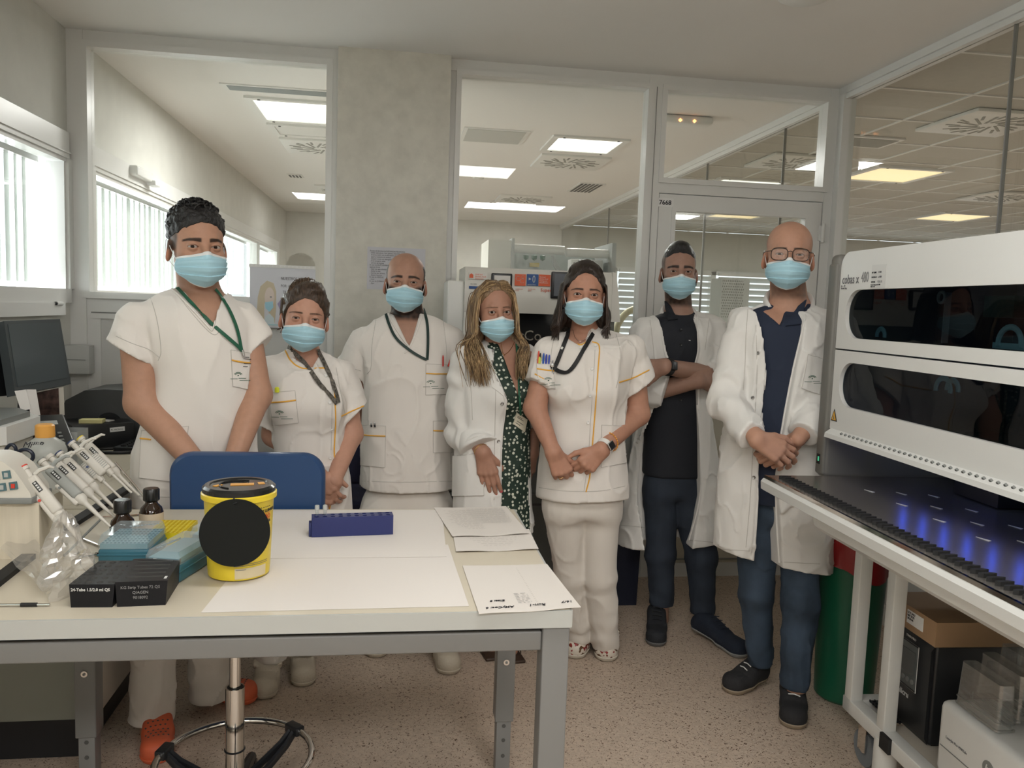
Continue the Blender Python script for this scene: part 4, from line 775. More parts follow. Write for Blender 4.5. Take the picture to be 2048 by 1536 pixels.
# dark rounded printer
o = np.array((atY(205, 830, 3.62)[0], 3.66, ZT)); e = empty('label_printer', tuple(o), 'dark grey rounded printer against the wall behind the tall man', 'printer'); zt = atY(200, 776, 3.6)[2]
k = MB(o); hw = 0.15; prof = [(o[0]-hw, ZT), (o[0]-hw, ZT+(zt-ZT)*0.45), (o[0]-hw*0.8, ZT+(zt-ZT)*0.78), (o[0]-hw*0.3, zt-0.006), (o[0]+hw*0.2, zt), (o[0]+hw*1.1, zt-0.004), (o[0]+hw*1.15, ZT)]; k.prism(prof, 'y', 3.55, 3.80, mat('dark_grey_shell', (0.065, 0.068, 0.07), 0.45)); k.build('shell', e)
MB(o).cyl((o[0]+0.05, 3.552, ZT+0.07), (o[0]+0.05, 3.51, ZT+0.07), 0.055, m_dark, 28, 0.045).build('knob', e)
# keyboard, cable, box on wall
p = atZ(262, 890, ZT+0.01); k = MB((p[0], p[1], ZT)); p = p+(0.04, 0, 0); k.box((p[0]+0.02, p[1]+0.02, ZT+0.012), (0.15, 0.30, 0.022), m_dark, Rz(-0.1), 0.004)
for i in range(5):
    for j in range(10): k.box((p[0]-0.035+i*0.026, p[1]-0.10+j*0.026, ZT+0.026), (0.019, 0.019, 0.006), m_dark)
tag(k.build('keyboard'), 'black keyboard half hidden behind the tall man', 'keyboard')
c_ = atZ(228, 905, ZT); k = MB((c_[0], c_[1], ZT)); k.tube(spline([c_+(0.10, 0.02, 0.006), c_+(0.05, -0.03, 0.006), c_+(-0.04, -0.03, 0.006), c_+(-0.07, 0.03, 0.006), c_+(0.0, 0.06, 0.006), c_+(0.08, 0.05, 0.006)], 40), 0.006, m_dark, 8); tag(k.build('cable'), 'black cable coiled on the bench left of the tall man', 'cable')
a_ = atY(137, 690, 4.02); b_ = atY(174, 748, 4.02); k = MB((a_[0], 4.05, a_[2])); k.box(((a_[0]+b_[0])/2-0.02, 4.04, (a_[2]+b_[2])/2), (b_[0]-a_[0]+0.07, 0.07, a_[2]-b_[2]), mat('switch_box', (0.50, 0.51, 0.49), 0.5), None, 0.003); k.bb(a_[0]-0.03, b_[0], 4.002, 4.0055, (a_[2]+b_[2])/2-0.001, (a_[2]+b_[2])/2+0.001, m_mgrey); tag(k.build('socket_box'), 'grey socket box on the wall right of the monitor', 'socket box')
k = MB((-1.45, 3.9, 1.38)); p = atX(112, 607, XL+0.03); k.cyl(p, p+np.array((0.0, 0.06, 0)), 0.010, m_alu, 12); k.cyl(p, p-np.array((0, 0.008, 0)), 0.008, m_dark, 12); tag(k.build('window_catch'), 'small white window catch with black tip under the left window', 'window catch')
p = atX(270, 345, XL+0.02); k = MB(p); k.box(p+(0.01, 0.05, 0), (0.07, 0.30, 0.055), m_alu, None, 0.01); k.box(p+(0.04, 0.22, -0.03), (0.05, 0.10, 0.03), m_alu, None, 0.006); tag(k.build('window_opener'), 'white window opener box above the blinds behind the left glass', 'window opener')
# ------------------------------------------------------------------ poster and notice
P = [atY(500, 533, 4.06), atY(631, 536, 4.06), atY(632, 660, 4.06), atY(501, 652, 4.06)]; x0, x1 = P[0][0], P[1][0]; zt, zb = P[0][2], P[3][2]-0.005; o = np.array((x0, 4.06, zb))
e = empty('drawing_poster', tuple(o), 'child drawing of a blonde girl in a blue mask, in a punched plastic sleeve', 'poster'); MB(o).bb(x0, x1, 4.060, 4.062, zb, zt, mat('poster_paper', (0.66, 0.67, 0.72), 0.5)).build('sheet', e)
k = MB(o); k.bb(x0-0.004, x1, 4.0575, 4.0595, zt-0.002, zt+0.013, m_alu)
for i in range(16): k.bb(x0+0.006+i*(x1-x0)/16, x0+0.012+i*(x1-x0)/16, 4.0568, 4.0574, zt+0.003, zt+0.009, m_label)
k.build('sleeve_strip', e); w = x1-x0; h = zt-zb; X = lambda u: x0+w*u; Z = lambda v: zt-h*v
def blob(k, pts, m, y): k.prism([(X(u), Z(v)) for u, v in pts], 'y', y-0.0004, y, m)
def oval(u, v, ru, rv, n=20): return [(u+ru*math.cos(2*PI*i/n), v+rv*math.sin(2*PI*i/n)) for i in range(n)]
k = MB(o); blob(k, [(0.10, 0.92), (0.12, 0.50), (0.16, 0.32), (0.26, 0.22), (0.36, 0.26), (0.40, 0.40), (0.40, 0.70), (0.38, 0.92), (0.30, 0.92), (0.28, 0.6), (0.22, 0.6), (0.22, 0.92)], mat('drawn_hair', (0.60, 0.52, 0.38), 0.6), 4.0595); blob(k, oval(0.30, 0.50, 0.075, 0.17), mat('drawn_skin', (0.72, 0.62, 0.56), 0.6), 4.0590); blob(k, [(0.23, 0.58), (0.35, 0.56), (0.36, 0.66), (0.30, 0.74), (0.24, 0.68)], mat('drawn_mask', (0.36, 0.62, 0.74), 0.6), 4.0585); blob(k, oval(0.32, 0.49, 0.015, 0.012, 10), m_ink2, 4.0580); blob(k, [(0.22, 0.95), (0.24, 0.82), (0.30, 0.76), (0.37, 0.84), (0.38, 0.95)], mat('drawn_coat', (0.62, 0.72, 0.76), 0.6), 4.0589)
blob(k, [(0.42, 0.60), (0.47, 0.53), (0.50, 0.62), (0.47, 0.72)], mat('drawn_violet', (0.36, 0.32, 0.50), 0.6), 4.0585); blob(k, [(0.04, 0.945), (0.98, 0.945), (0.98, 0.96), (0.04, 0.96)], mat('drawn_line', (0.30, 0.60, 0.66), 0.6), 4.0585); k.build('drawing', e)
for tx, u, v, sz in (('NUESTROS HEROES', 0.47, 0.20, 0.021), ('POR  A  SU', 0.47, 0.32, 0.019), ('TRABAJO', 0.50, 0.42, 0.019)): text(e, 'poster_text', tx, (X(u)-o[0], -0.001, Z(v)-o[2]), sz, m_ink2, font_scale=0.75)
P0 = atY(735, 493, 4.028); P1q = atY(851, 497, 4.028); zb = atY(735, 578, 4.028)[2]; o = np.array((P0[0], 4.028, zb)); e = empty('safety_notice', tuple(o), 'printed spill notice on the pillar behind the bearded man', 'notice'); MB(o).bb(P0[0], P1q[0], 4.0275, 4.0285, zb, P0[2], mat('notice_paper', (0.58, 0.58, 0.62), 0.6)).build('sheet', e)
tx = ['En caso de derrames de SUSTANCIAS PELIGROSAS:', ' - Evitar salpicaduras. Usar guantes, mascarilla y bata; ventilar', '   la zona y cubrir con el absorbente: guantes,', '   papel y recipiente de residuos', ' - Limpiar la zona con detergente y agua', ' - Si es necesario, avisar', '   servicio de limpieza', 'En caso de SALPICADURAS actuar de la', 'siguiente forma:', ' - Lavar con agua abundante', ' - Quitar la ropa', ' - Con los ojos abiertos', ' - Avisar al servicio', 'En caso de HERIDAS', ' - Lavar', 'En caso de QUEMADURAS', ' - Agua']
text(e, 'notice_text', '\n'.join(tx), (0.012, -0.001, P0[2]-zb-0.022), 0.0098, m_ink2, font_scale=0.80, bold=0.0001)

# ------------------------------------------------------------------ analyser behind the women
m_pan = mat('analyser_white', (0.68, 0.665, 0.61), 0.35); m_pang = mat('analyser_grey', (0.14, 0.145, 0.135), 0.5); m_scr = mat('analyser_screen', (0.10, 0.11, 0.13), 0.2)
o = np.array((0.65, 3.85, 0)); e = empty('sample_analyser', tuple(o), 'large white analyser with stickers and two touch screens behind the women', 'analyser')
k = MB(o); k.prism([(3.68, 1.395), (3.672, 1.43), (3.680, 1.575), (3.70, 1.598), (4.05, 1.598), (4.05, 1.395)], 'x', 0.300, 1.000, m_pan, False); k.bb(0.225, 0.302, 3.72, 4.05, 0.55, 1.535, m_white, 0.01); k.prism([(0.985, 1.60), (1.0, 1.595), (1.015, 1.50), (1.03, 1.37), (0.985, 1.37)], 'y', 3.67, 4.05, m_pan); k.bb(0.300, 0.40, 3.69, 4.05, 0.55, 1.40, m_pan, 0.004); k.build('upper_housing', e)
k = MB(o); k.bb(0.40, 1.0, 3.74, 4.05, 1.06, 1.396, mat('tinted_cover', (0.012, 0.013, 0.014), 0.12)); k.build('tinted_cover', e)
k = MB(o); k.bb(0.40, 1.0, 3.70, 4.05, 0.55, 1.06, m_mgrey); k.bb(0.24, 1.0, 3.66, 4.05, 0.04, 0.55, m_pang); k.bb(0.24, 1.0, 3.655, 3.66, 0.50, 0.51, m_hole); k.bb(0.24, 1.0, 3.655, 3.66, 0.80-0.02, 0.79, m_hole); k.build('lower_housing', e)
for (pa, pb) in (((983, 546), (1023, 590)), ((1103, 543), (1160, 599))):
    A_ = atY(*pa, 3.665); B_ = atY(*pb, 3.665); k = MB(o); k.box(((A_[0]+B_[0])/2, 3.664, (A_[2]+B_[2])/2), (B_[0]-A_[0], 0.020, A_[2]-B_[2]), m_dark, None, 0.005); q = k.build('screen_bezel', e); MB(o).bb(A_[0]+0.012, B_[0]-0.010, 3.650, 3.6535, B_[2]+0.012, A_[2]-0.010, m_note if pa[0] < 1000 else m_scr).build('screen', q)
m_st1 = mat('sticker_orange', (0.72, 0.13, 0.05), 0.5); m_st2 = mat('sticker_blue', (0.03, 0.09, 0.28), 0.5); m_st3 = mat('sticker_pale', (0.72, 0.70, 0.66), 0.5)
def stick(pa, pb, m, name='sticker'): A_ = atY(*pa, 3.672); B_ = atY(*pb, 3.672); return MB(o).bb(A_[0], B_[0], 3.670, 3.674, B_[2], A_[2], m).build(name, e), A_, B_
s, A_, B_ = stick((1030, 548), (1051, 572), m_st1); k = MB(o); c_ = (A_+B_)/2
for (dx_, dz_, r0) in ((-0.010, 0.006, 0.010), (0.009, -0.004, 0.010), (0.012, 0.014, 0.006)): k.tube([(c_[0]+dx_+r0*math.cos(a), 3.6695, c_[2]+dz_+r0*math.sin(a)) for a in np.linspace(0.5, 5.6, 16)], 0.0024, m_st3, 6, flat=0.3)
k.build('spiral_emblem', s)
s, A_, B_ = stick((1054, 548), (1076, 572), m_st2); c_ = (A_+B_)/2; k = MB(o); k.tube([(c_[0]+0.006+0.005*math.cos(a), 3.6695, c_[2]+0.004+0.015*math.sin(a)) for a in np.linspace(0, 2*PI, 21)[:-1]], 0.0015, m_wht, 6, closed=True); k.prism([(c_[0]-0.018, c_[2]+0.010), (c_[0]-0.006, c_[2]+0.004), (c_[0]-0.018, c_[2]-0.002)], 'y', 3.6690, 3.6700, m_wht); k.build('emblem', s); text(s, 'sticker_text', 'Aptima Data', (A_[0]+0.003-o[0], 3.6695-o[1], B_[2]+0.003), 0.0075, m_wht)
s, A_, B_ = stick((1078, 549), (1100, 573), m_st1); text(s, 'sticker_text', 'Viral and\nNucleic Acid\nTesting and\nAmplification', (A_[0]+0.003-o[0], 3.6695-o[1], A_[2]-0.014), 0.0085, m_st3, font_scale=0.9)
text(e, 'sticker_text', 'Super', (atY(1081, 583, 3.67)[0]-o[0], 3.671-o[1], atY(1081, 583, 3.67)[2]), 0.022, m_st1)
for (x_, y_) in ((1031, 576), (1056, 576)): p = atY(x_, y_, 3.67); text(e, 'sticker_text', 'nucleic test\npanel', (p[0]-o[0], 3.671-o[1], p[2]-0.006), 0.0075, m_st1)
s, A_, B_ = stick((938, 545), (975, 559), m_st3); c_ = A_; MB(o).prism([(c_[0]+0.002, B_[2]+0.004), (c_[0]+0.02, B_[2]+0.004), (c_[0]+0.02, A_[2]-0.010), (c_[0]+0.011, A_[2]-0.003), (c_[0]+0.002, A_[2]-0.010)], 'y', 3.669, 3.6705, m_st1).build('house_emblem', s); text(s, 'sticker_text', 'Viral and\nNucleic Acid\nDetection', (A_[0]+0.028-o[0], 3.6695-o[1], A_[2]-0.010), 0.0095, m_st1)
s, A_, B_ = stick((938, 572), (962, 578), m_st2, 'blue_label'); p = atY(941, 569, 3.67); text(e, 'sticker_text', 'SN 2090', (p[0]-o[0], 3.671-o[1], p[2]), 0.008, m_ink2); p = atY(941, 585, 3.67); text(e, 'sticker_text', '12,8% 610', (p[0]-o[0], 3.671-o[1], p[2]), 0.008, m_ink2); p = atY(941, 600, 3.67); text(e, 'sticker_text', 'Instrument\nID 22461', (p[0]-o[0], 3.671-o[1], p[2]), 0.007, m_ink2)
p = atY(1040, 678, 3.735); text(e, 'cover_lettering', 'rCo', (p[0]-0.01-o[0], 3.737-o[1], p[2]-0.005), 0.068, m_chrome, ext=0.002)
# second device behind the glass
o = np.array((0.88, 4.75, 0)); e = empty('open_instrument', tuple(o), 'open white instrument with pipes seen through the glass above the analyser', 'instrument'); A_ = atY(988, 478, 4.6); B_ = atY(1232, 492, 4.6); z0, z1 = 1.45, 1.80
k = MB(o); k.bb(A_[0]-0.03, A_[0]+0.10, 4.60, 5.0, z0, z1, m_pan); k.bb(A_[0]+0.10, A_[0]+0.115, 4.57, 5.0, z0, z1+0.01, m_lgrey); k.bb(B_[0]-0.03, B_[0]-0.005, 4.57, 5.0, z0, z1+0.01, m_lgrey); k.bb(A_[0], B_[0]-0.02, 4.98, 5.0, z0, z1-0.02, mat('instrument_back', (0.42, 0.47, 0.45), 0.5)); k.bb(A_[0]+0.11, B_[0]-0.03, 4.6, 4.98, 1.44, 1.50, m_lgrey); k.bb(A_[0], B_[0], 4.56, 5.0, 0.0, z0, m_pang); k.build('casing', e)
k = MB(o); k.cyl((A_[0]+0.115, 4.66, z1-0.04), (A_[0]+0.42, 4.66, z1-0.04), 0.026, m_white, 20); k.cyl((B_[0]-0.28, 4.66, z1-0.05), (B_[0]-0.03, 4.66, z1-0.05), 0.026, m_white, 20); k.build('roller', e)
k = MB(o)
for q in range(4): k.tube(spline([(A_[0]+0.36, 4.70+q*0.01, z1-0.07), (A_[0]+0.38+q*0.008, 4.70, z1-0.14), (A_[0]+0.46, 4.70+q*0.012, z1-0.19), (B_[0]-0.08, 4.70+q*0.012, z1-0.20)], 20), 0.007, m_lgrey, 8)
k.build('hose', e); k = MB(o); k.box((B_[0]-0.15, 4.72, z1-0.13), (0.19, 0.10, 0.09), m_white, None, 0.004)
for q in range(14): k.box((B_[0]-0.23+q*0.013, 4.67, z1-0.185), (0.004, 0.01, 0.02), m_hole)
k.build('manifold', e)
for q in range(3): MB(o).tube([(A_[0]+0.19+q*0.11+0.022*math.cos(a), 4.62, z1-0.205+0.022*math.sin(a)) for a in np.linspace(0, 2*PI, 21)[:-1]], 0.005, m_dark, 6, closed=True).build('coil', e)
k = MB(o); k.bb(A_[0]+0.27, A_[0]+0.33, 4.974, 4.978, z1-0.125, z1-0.10, mat('warning_yellow', (0.55, 0.42, 0.08), 0.5)); k.build('warning_label', e); k = MB(o)
for q in range(3): k.lathe([(0.0005, -0.02), (0.016, -0.01), (0.018, 0.01), (0.0005, 0.014)], (A_[0]+0.21+q*0.05, 4.75, z1-0.08), mat('green_knob', (0.08, 0.18, 0.13), 0.5), 12)
k.build('green_knob', e)
# cream swing arm, perforated cabinet, dark bin
o = np.array((1.45, 5.0, 0)); k = MB(o); c_ = atY(1262, 652, 5.0); k.tube(spline([c_+(-0.10, 0, -0.06), c_+(-0.085, 0, 0.01), c_+(-0.03, 0, 0.085), c_+(0.05, 0, 0.12)], 20), 0.022, mat('cream_arm', (0.62, 0.58, 0.38), 0.4), 12); k.bb(c_[0]-0.115, c_[0]-0.075, 4.95, 5.05, 0, c_[2]-0.05, m_mgrey); tag(k.build('swing_arm'), 'cream curved equipment arm behind the glass, right of the dark-haired woman', 'equipment arm')
A_ = atY(1443, 556, 9.0); B_ = atY(1500, 556, 9.0); zt = A_[2]; o = np.array(((A_[0]+B_[0])/2, 9.0, 0)); e = empty('perforated_cabinet', tuple(o), 'grey perforated metal cabinet far behind the door glass', 'cabinet'); MB(o).bb(A_[0], B_[0], 9.0, 9.3, 0, zt, m_lgrey).build('body', e); k = MB(o)
for i in range(12):
    for j in range(14): k.box((A_[0]+0.02+i*0.022+(j % 2)*0.011, 8.998, zt-0.03-j*0.032), (0.006, 0.004, 0.016), m_hole)
k.build('perforated_front', e)['kind'] = 'stuff'
k = MB((1.12, 3.74, 0)); pr = [(1.055, 0.62), (1.195, 0.62), (1.180, 0.0), (1.078, 0.0)]; k.prism(pr, 'y', 3.68, 3.86, mat('dark_navy_bin', (0.012, 0.016, 0.035), 0.45)); tag(k.build('waste_bin'), 'dark navy waste bin standing behind the man with crossed arms, at the partition', 'bin')

# ------------------------------------------------------------------ white analyser on the right
RZ = math.radians(-2.0); X0, Yb = 1.42, 2.465
e = empty('pcr_analyser', (X0, Yb, 0), 'large white analyser with two dark windows and steel loading deck at the right edge', 'analyser', RZ)
m_cw = mat('analyser_gloss_white', (0.66, 0.66, 0.635), 0.28, spec=0.5); m_cg = mat('analyser_dark_grey', (0.16, 0.155, 0.14), 0.45); m_win = clearmat('smoked_glass', (0.24, 0.30, 0.32), 0.020, 0.0, 0.0)
LN = 1.75                                   # length towards the camera, local -y
def zy(px, py, x=X0): p = atX(px, py, x); return p[2]
# front skin with two rounded openings (local frame: x into the machine, y from 0 to -LN)
def skin(zlo, zhi, w0, w1, r, xa, rt=0.0, wy=0.045, name='front_panel', label=None):
    m = MB(); y0, y1 = 0.0, -LN; outer = []
    # outline (y, z) around, with a matching inner loop: window from y=-wy to the far end
    def ring(ya, yb, za, zb, rr, n=10, rt_only=False):
        P = []
        for cy, cz, a0 in ((yb+rr, zb-rr, 90), (ya-rr, zb-rr, 0), (ya-rr, za+rr, -90), (yb+rr, za+rr, -180)):
            for i in range(n+1): a = math.radians(a0+(90-90*i/n)); P.append((cy+rr*math.cos(a), cz+rr*math.sin(a)))
        return P
    n = 10; O = ring(y0, y1, zlo, zhi, 0.004, n); 
    if rt: 
        for i in range(n+1): a = math.radians(90-90*i/n); O[(n+1)+i] = (y0-rt+rt*math.cos(a), zhi-rt+rt*math.sin(a))
    I = ring(y0-wy, y1+0.10, w0, w1, r, n); K = len(O); V = [(xa, y, z) for y, z in O]+[(xa, y, z) for y, z in I]+[(xa+0.015, y, z) for y, z in I]+[(xa+0.03, y, z) for y, z in O]
    F = [(i, (i+1) % K, K+(i+1) % K, K+i) for i in range(K)]+[(K+i, K+(i+1) % K, 2*K+(i+1) % K, 2*K+i) for i in range(K)]+[(i, 3*K+i, 3*K+(i+1) % K, (i+1) % K) for i in range(K)]
    m.add(V, F, m_cw); q = m.build(name, e); q.location = (0, 0, 0)
    w = MB(); w.add([(xa+0.013, y, z) for y, z in I], [tuple(range(K))], m_win); g = w.build('window_glass', q); g.location = (0, 0, 0); return q
up = skin(1.325, 1.634, 1.361, 1.513, 0.072, 0.0, 0.05, 0.047, 'upper_cover'); lo = skin(1.060, 1.320, 1.142, 1.284, 0.068, 0.0, 0, 0.040, 'lower_cover')
m = MB(); m.prism([(0.03, 1.632), (0.14, 1.640), (0.75, 1.640), (0.75, 1.05), (0.74, 1.05), (0.74, 1.61), (0.03, 1.61)], 'y', -0.002, -LN, m_cw); q = m.build('rear_cover', e); q.location = (0, 0, 0)
m = MB(); m.box((0.35, 0.032, 1.26), (0.72, 0.055, 0.74), m_cg, None, 0.018); m.bb(-0.012, 0.05, 0.008, 0.060, 0.90, 1.60, m_cg, 0.008); m.bb(-0.0145, -0.011, 0.026, 0.044, 0.935, 0.968, m_dark); m.bb(-0.0155, -0.0145, 0.028, 0.036, 0.945, 0.960, mat('green_indicator', (0.1, 0.5, 0.3), 0.4, emit=(0.1, 0.8, 0.4), estr=0.25)); q = m.build('side_panel', e); q.location = (0, 0, 0)
m = MB(); m.prism([(-0.002, 1.062), (-0.022, 1.048), (-0.024, 1.034), (0.02, 1.030), (0.03, 1.06)], 'y', -0.012, -LN, m_cw); q = m.build('lip', e); q.location = (0, 0, 0)
m = MB()
for i in range(34): y = -0.10-i*0.0245; m.cyl((-0.0095, y, 1.058), (-0.0145, y, 1.0553), 0.0045, m_mgrey, 12); m.cyl((-0.0140, y, 1.0556), (-0.0150, y, 1.055), 0.0026, m_hole, 8)
q = m.build('indicator_dot', e); q.location = (0, 0, 0); q['kind'] = 'stuff'
m = MB(); m.bb(0.62, 0.72, 0.0, -LN, 0.90, 1.61, mat('inner_back', (0.055, 0.080, 0.092), 0.35)); m.bb(0.03, 0.72, -LN, -LN+0.02, 0.9, 1.6, m_cg); m.bb(0.30, 0.62, -0.02, -LN, 1.045, 1.06, MATS['inner_back'])
for i in range(5): m.bb(0.28, 0.45, -0.25-i*0.30, -0.44-i*0.30, 0.905, 1.03, m_dark)
q = m.build('interior', e); q.location = (0, 0, 0)
m = MB()
for i in range(5): m.bb(0.278, 0.2795, -0.26-i*0.30, -0.32-i*0.30, 1.005, 1.02, m_label)
q = m.build('module_label', e); q.location = (0, 0, 0)
m = MB(); m_cy = mat('pale_blue_arm', (0.30, 0.50, 0.56), 0.35)
for (y, z, r) in ((-0.66, 1.375, 0.040), (-0.09, 1.372, 0.022), (-0.42, 1.235, 0.032), (-0.46, 1.24, 0.024)): m.tube([(0.10, y+r*math.cos(a), z+r*math.sin(a)) for a in np.linspace(-0.2, PI+0.2, 16)], 0.008, m_cy, 8, flat=0.6)
m.bb(0.10, 0.12, -0.60, -0.72, 1.36, 1.375, m_cy); m.bb(0.20, 0.22, -0.245, -0.248, 1.36, 1.51, m_lgrey); m.tube([(0.19, -0.245+0.016*math.cos(a), 1.495+0.016*math.sin(a)) for a in np.linspace(0, 2*PI, 17)[:-1]], 0.005, m_lgrey, 6, closed=True); m.bb(0.25, 0.4, -0.62, -0.70, 1.40, 1.60, m_cy); m.bb(0.25, 0.4, -0.35, -0.47, 1.44, 1.5, mat('dark_teal_part', (0.03, 0.10, 0.09), 0.4)); q = m.build('robot_arm', e); q.location = (0, 0, 0)
# deck
m_deck = mat('brushed_deck', (0.40, 0.37, 0.34), 0.27, metal=0.8); dx0 = -0.215
m = MB(); m.bb(dx0+0.008, 0.62, 0.0, -LN, 0.893, 0.900, m_deck); m.bb(dx0+0.002, dx0+0.010, 0.0, -LN, 0.890, 0.901, m_chrome); q = m.build('steel_deck', e); q.location = (0, 0, 0)
m = MB(); m.prism([(dx0, 0.890), (dx0-0.008, 0.880), (dx0-0.006, 0.855), (dx0+0.012, 0.845), (dx0+0.10, 0.845), (dx0+0.10, 0.890)], 'y', 0.004, -LN, m_cw); m.prism([(dx0+0.10, 0.870), (dx0+0.022, 0.846), (dx0+0.030, 0.815), (dx0+0.055, 0.795), (dx0+0.14, 0.790), (dx0+0.14, 0.87)], 'y', -0.30, -LN, m_cw); m.bb(dx0+0.14, 0.70, 0.0, -LN, 0.80, 0.892, m_cg); q = m.build('deck_apron', e); q.location = (0, 0, 0)
ck = []
for i in range(60):
    y = -0.055-i*0.025; m = MB(); m.prism([(dx0+0.026, y), (dx0+0.034, y-0.006), (dx0+0.056, y-0.0065), (dx0+0.066, y-0.003), (dx0+0.056, y+0.003), (dx0+0.034, y+0.003)], 'z', 0.900, 0.910, m_rub)
    q = m.build('lane_guide', e); q.location = (0, 0, 0)
m_bl = mat('blue_led', (0.02, 0.05, 0.6), 0.3, emit=(0.02, 0.09, 1.0), estr=7)
for i in range(7): q = MB().bb(0.150, 0.154, -0.20-i*0.10, -0.206-i*0.10, 0.985, 1.045, m_bl).build('blue_led_strip', e); q.location = (0, 0, 0)
m = MB()
for i in range(8):
    for j in range(3): m.prism([(0.02+j*0.085, -0.20-i*0.17-j*0.03), (0.035+j*0.085, -0.235-i*0.17-j*0.03), (0.025+j*0.085, -0.24-i*0.17-j*0.03)], 'z', 0.9002, 0.9012, m_wht)
q = m.build('deck_mark', e); q.location = (0, 0, 0)
# marks on the front
text(e, 'brand_lettering', 'cobas x', (-0.001, -0.014, 1.533), 0.042, m_ink2, X=(0, -1, 0), font_scale=0.78); text(e, 'model_number', '480', (-0.001, -0.128, 1.535), 0.046, mat('thin_grey_ink', (0.24, 0.24, 0.24), 0.5), X=(0, -1, 0), font_scale=0.62)
m = MB(); m.bb(-0.001, 0.001, -0.185, -0.262, 1.515, 1.585, mat('sticker_grey', (0.60, 0.60, 0.58), 0.4)); q = m.build('asset_sticker', e); q.location = (0, 0, 0)
for z_, a_, b_ in ((1.566, 'Nº SERIE', '1348'), (1.552, 'MODELO', 'x-480'), (1.538, 'FECHA', 'V.2.1.2')): text(q, 'sticker_text', a_, (-0.0016, -0.188, z_-0.006), 0.0068, m_ink, X=(0, -1, 0)); text(q, 'sticker_text', b_, (-0.0016, -0.222, z_-0.006), 0.0085, m_ink2, X=(0, -1, 0))
text(q, 'sticker_text', 'Roche Diagnostics 900\n902 12 18', (-0.0016, -0.186, 1.524), 0.0055, m_ink, X=(0, -1, 0)); text(e, 'sticker_text', '# ---  20\nRoche Diag', (-0.001, -0.010, 1.524), 0.0075, m_ink2, X=(0, -1, 0))
m = MB(); m.prism([(-0.005, 1.088), (-0.044, 1.088), (-0.0245, 1.128)], 'x', -0.0012, 0.001, m_ink); q = m.build('warning_triangle', e); q.location = (0, 0, 0); m = MB(); m.prism([(-0.011, 1.0915), (-0.038, 1.0915), (-0.0245, 1.120)], 'x', -0.0018, 0.0, mat('warning_orange', (0.72, 0.38, 0.03), 0.5)); m.prism([(-0.020, 1.094), (-0.029, 1.094), (-0.0245, 1.108)], 'x', -0.0023, 0.0, m_ink2); g = m.build('triangle_face', q); g.location = (0, 0, 0)
m = MB(); m.bb(0.24, 0.262, -0.93, -1.02, 0.93, 1.03, mat('red_part', (0.30, 0.03, 0.03), 0.4)); g = m.build('red_holder', e); g.location = (0, 0, 0)

# ------------------------------------------------------------------ cart underneath
RC = math.radians(-2.5); e = empty('equipment_cart', (1.47, 2.39, 0), 'white steel cart with casters under the analyser on the right', 'cart', RC); m_ct = mat('cart_white', (0.64, 0.64, 0.61), 0.4)
m = MB(); m.bb(0.0, 0.045, 0.0, -1.6, 0.700, 0.742, m_ct, 0.003); m.bb(0.045, 0.6, 0.0, -0.045, 0.700, 0.742, m_ct); q = m.build('upper_rail', e); q.location = (0, 0, 0)
m = MB(); m.bb(0.0, 0.045, -0.04, -1.6, 0.155, 0.20, m_ct, 0.003); m.bb(0.0, 0.6, -0.04, -0.085, 0.155, 0.20, m_ct, 0.003); m.bb(0.045, 0.6, -0.24, -1.6, 0.190, 0.198, mat('cart_shelf', (0.42, 0.38, 0.32), 0.5)); q = m.build('lower_shelf', e); q.location = (0, 0, 0)
for y in (-0.085, -0.275, -1.45):
    m = MB(); m.bb(0.002, 0.043, y, y+0.040, 0.19, 0.71, m_ct, 0.003); q = m.build('post', e); q.location = (0, 0, 0)
m = MB(); m.cyl((0.03, -0.25, 0.0), (0.03, -0.25, 0.17), 0.034, m_ct, 24); q = m.build('foot', e); q.location = (0, 0, 0); m = MB(); m.box((-0.004, -0.30, 0.178), (0.012, 0.050, 0.048), m_rub, None, 0.003); q = m.build('end_cap', e); q.location = (0, 0, 0)
m = MB()
for i in range(9): m.bb(0.06, 0.20, -0.095-i*0.016, -0.099-i*0.016, 0.200, 0.206, m_dark)
for i in range(9): m.bb(0.062+i*0.016, 0.066+i*0.016, -0.09, -0.235, 0.200, 0.206, m_dark)
q = m.build('grate', e); q.location = (0, 0, 0)
for (x, y) in ((0.055, -0.115), (0.5, -0.1)):
    m = MB(); m.cyl((x-0.016, y, 0.058), (x+0.016, y, 0.058), 0.058, mat('caster_grey', (0.17, 0.19, 0.21), 0.5), 30); q = m.build('caster_wheel', e); q.location = (0, 0, 0); g = MB(); g.cyl((x-0.020, y, 0.058), (x+0.020, y, 0.058), 0.016, m_chrome, 14); g.bb(x-0.024, x-0.020, y-0.022, y+0.022, 0.05, 0.155, m_chrome); g.bb(x+0.020, x+0.024, y-0.022, y+0.022, 0.05, 0.155, m_chrome); g.bb(x-0.03, x+0.03, y-0.03, y+0.03, 0.145, 0.156, m_chrome); g = g.build('caster_fork', q); g.location = (0, 0, 0)
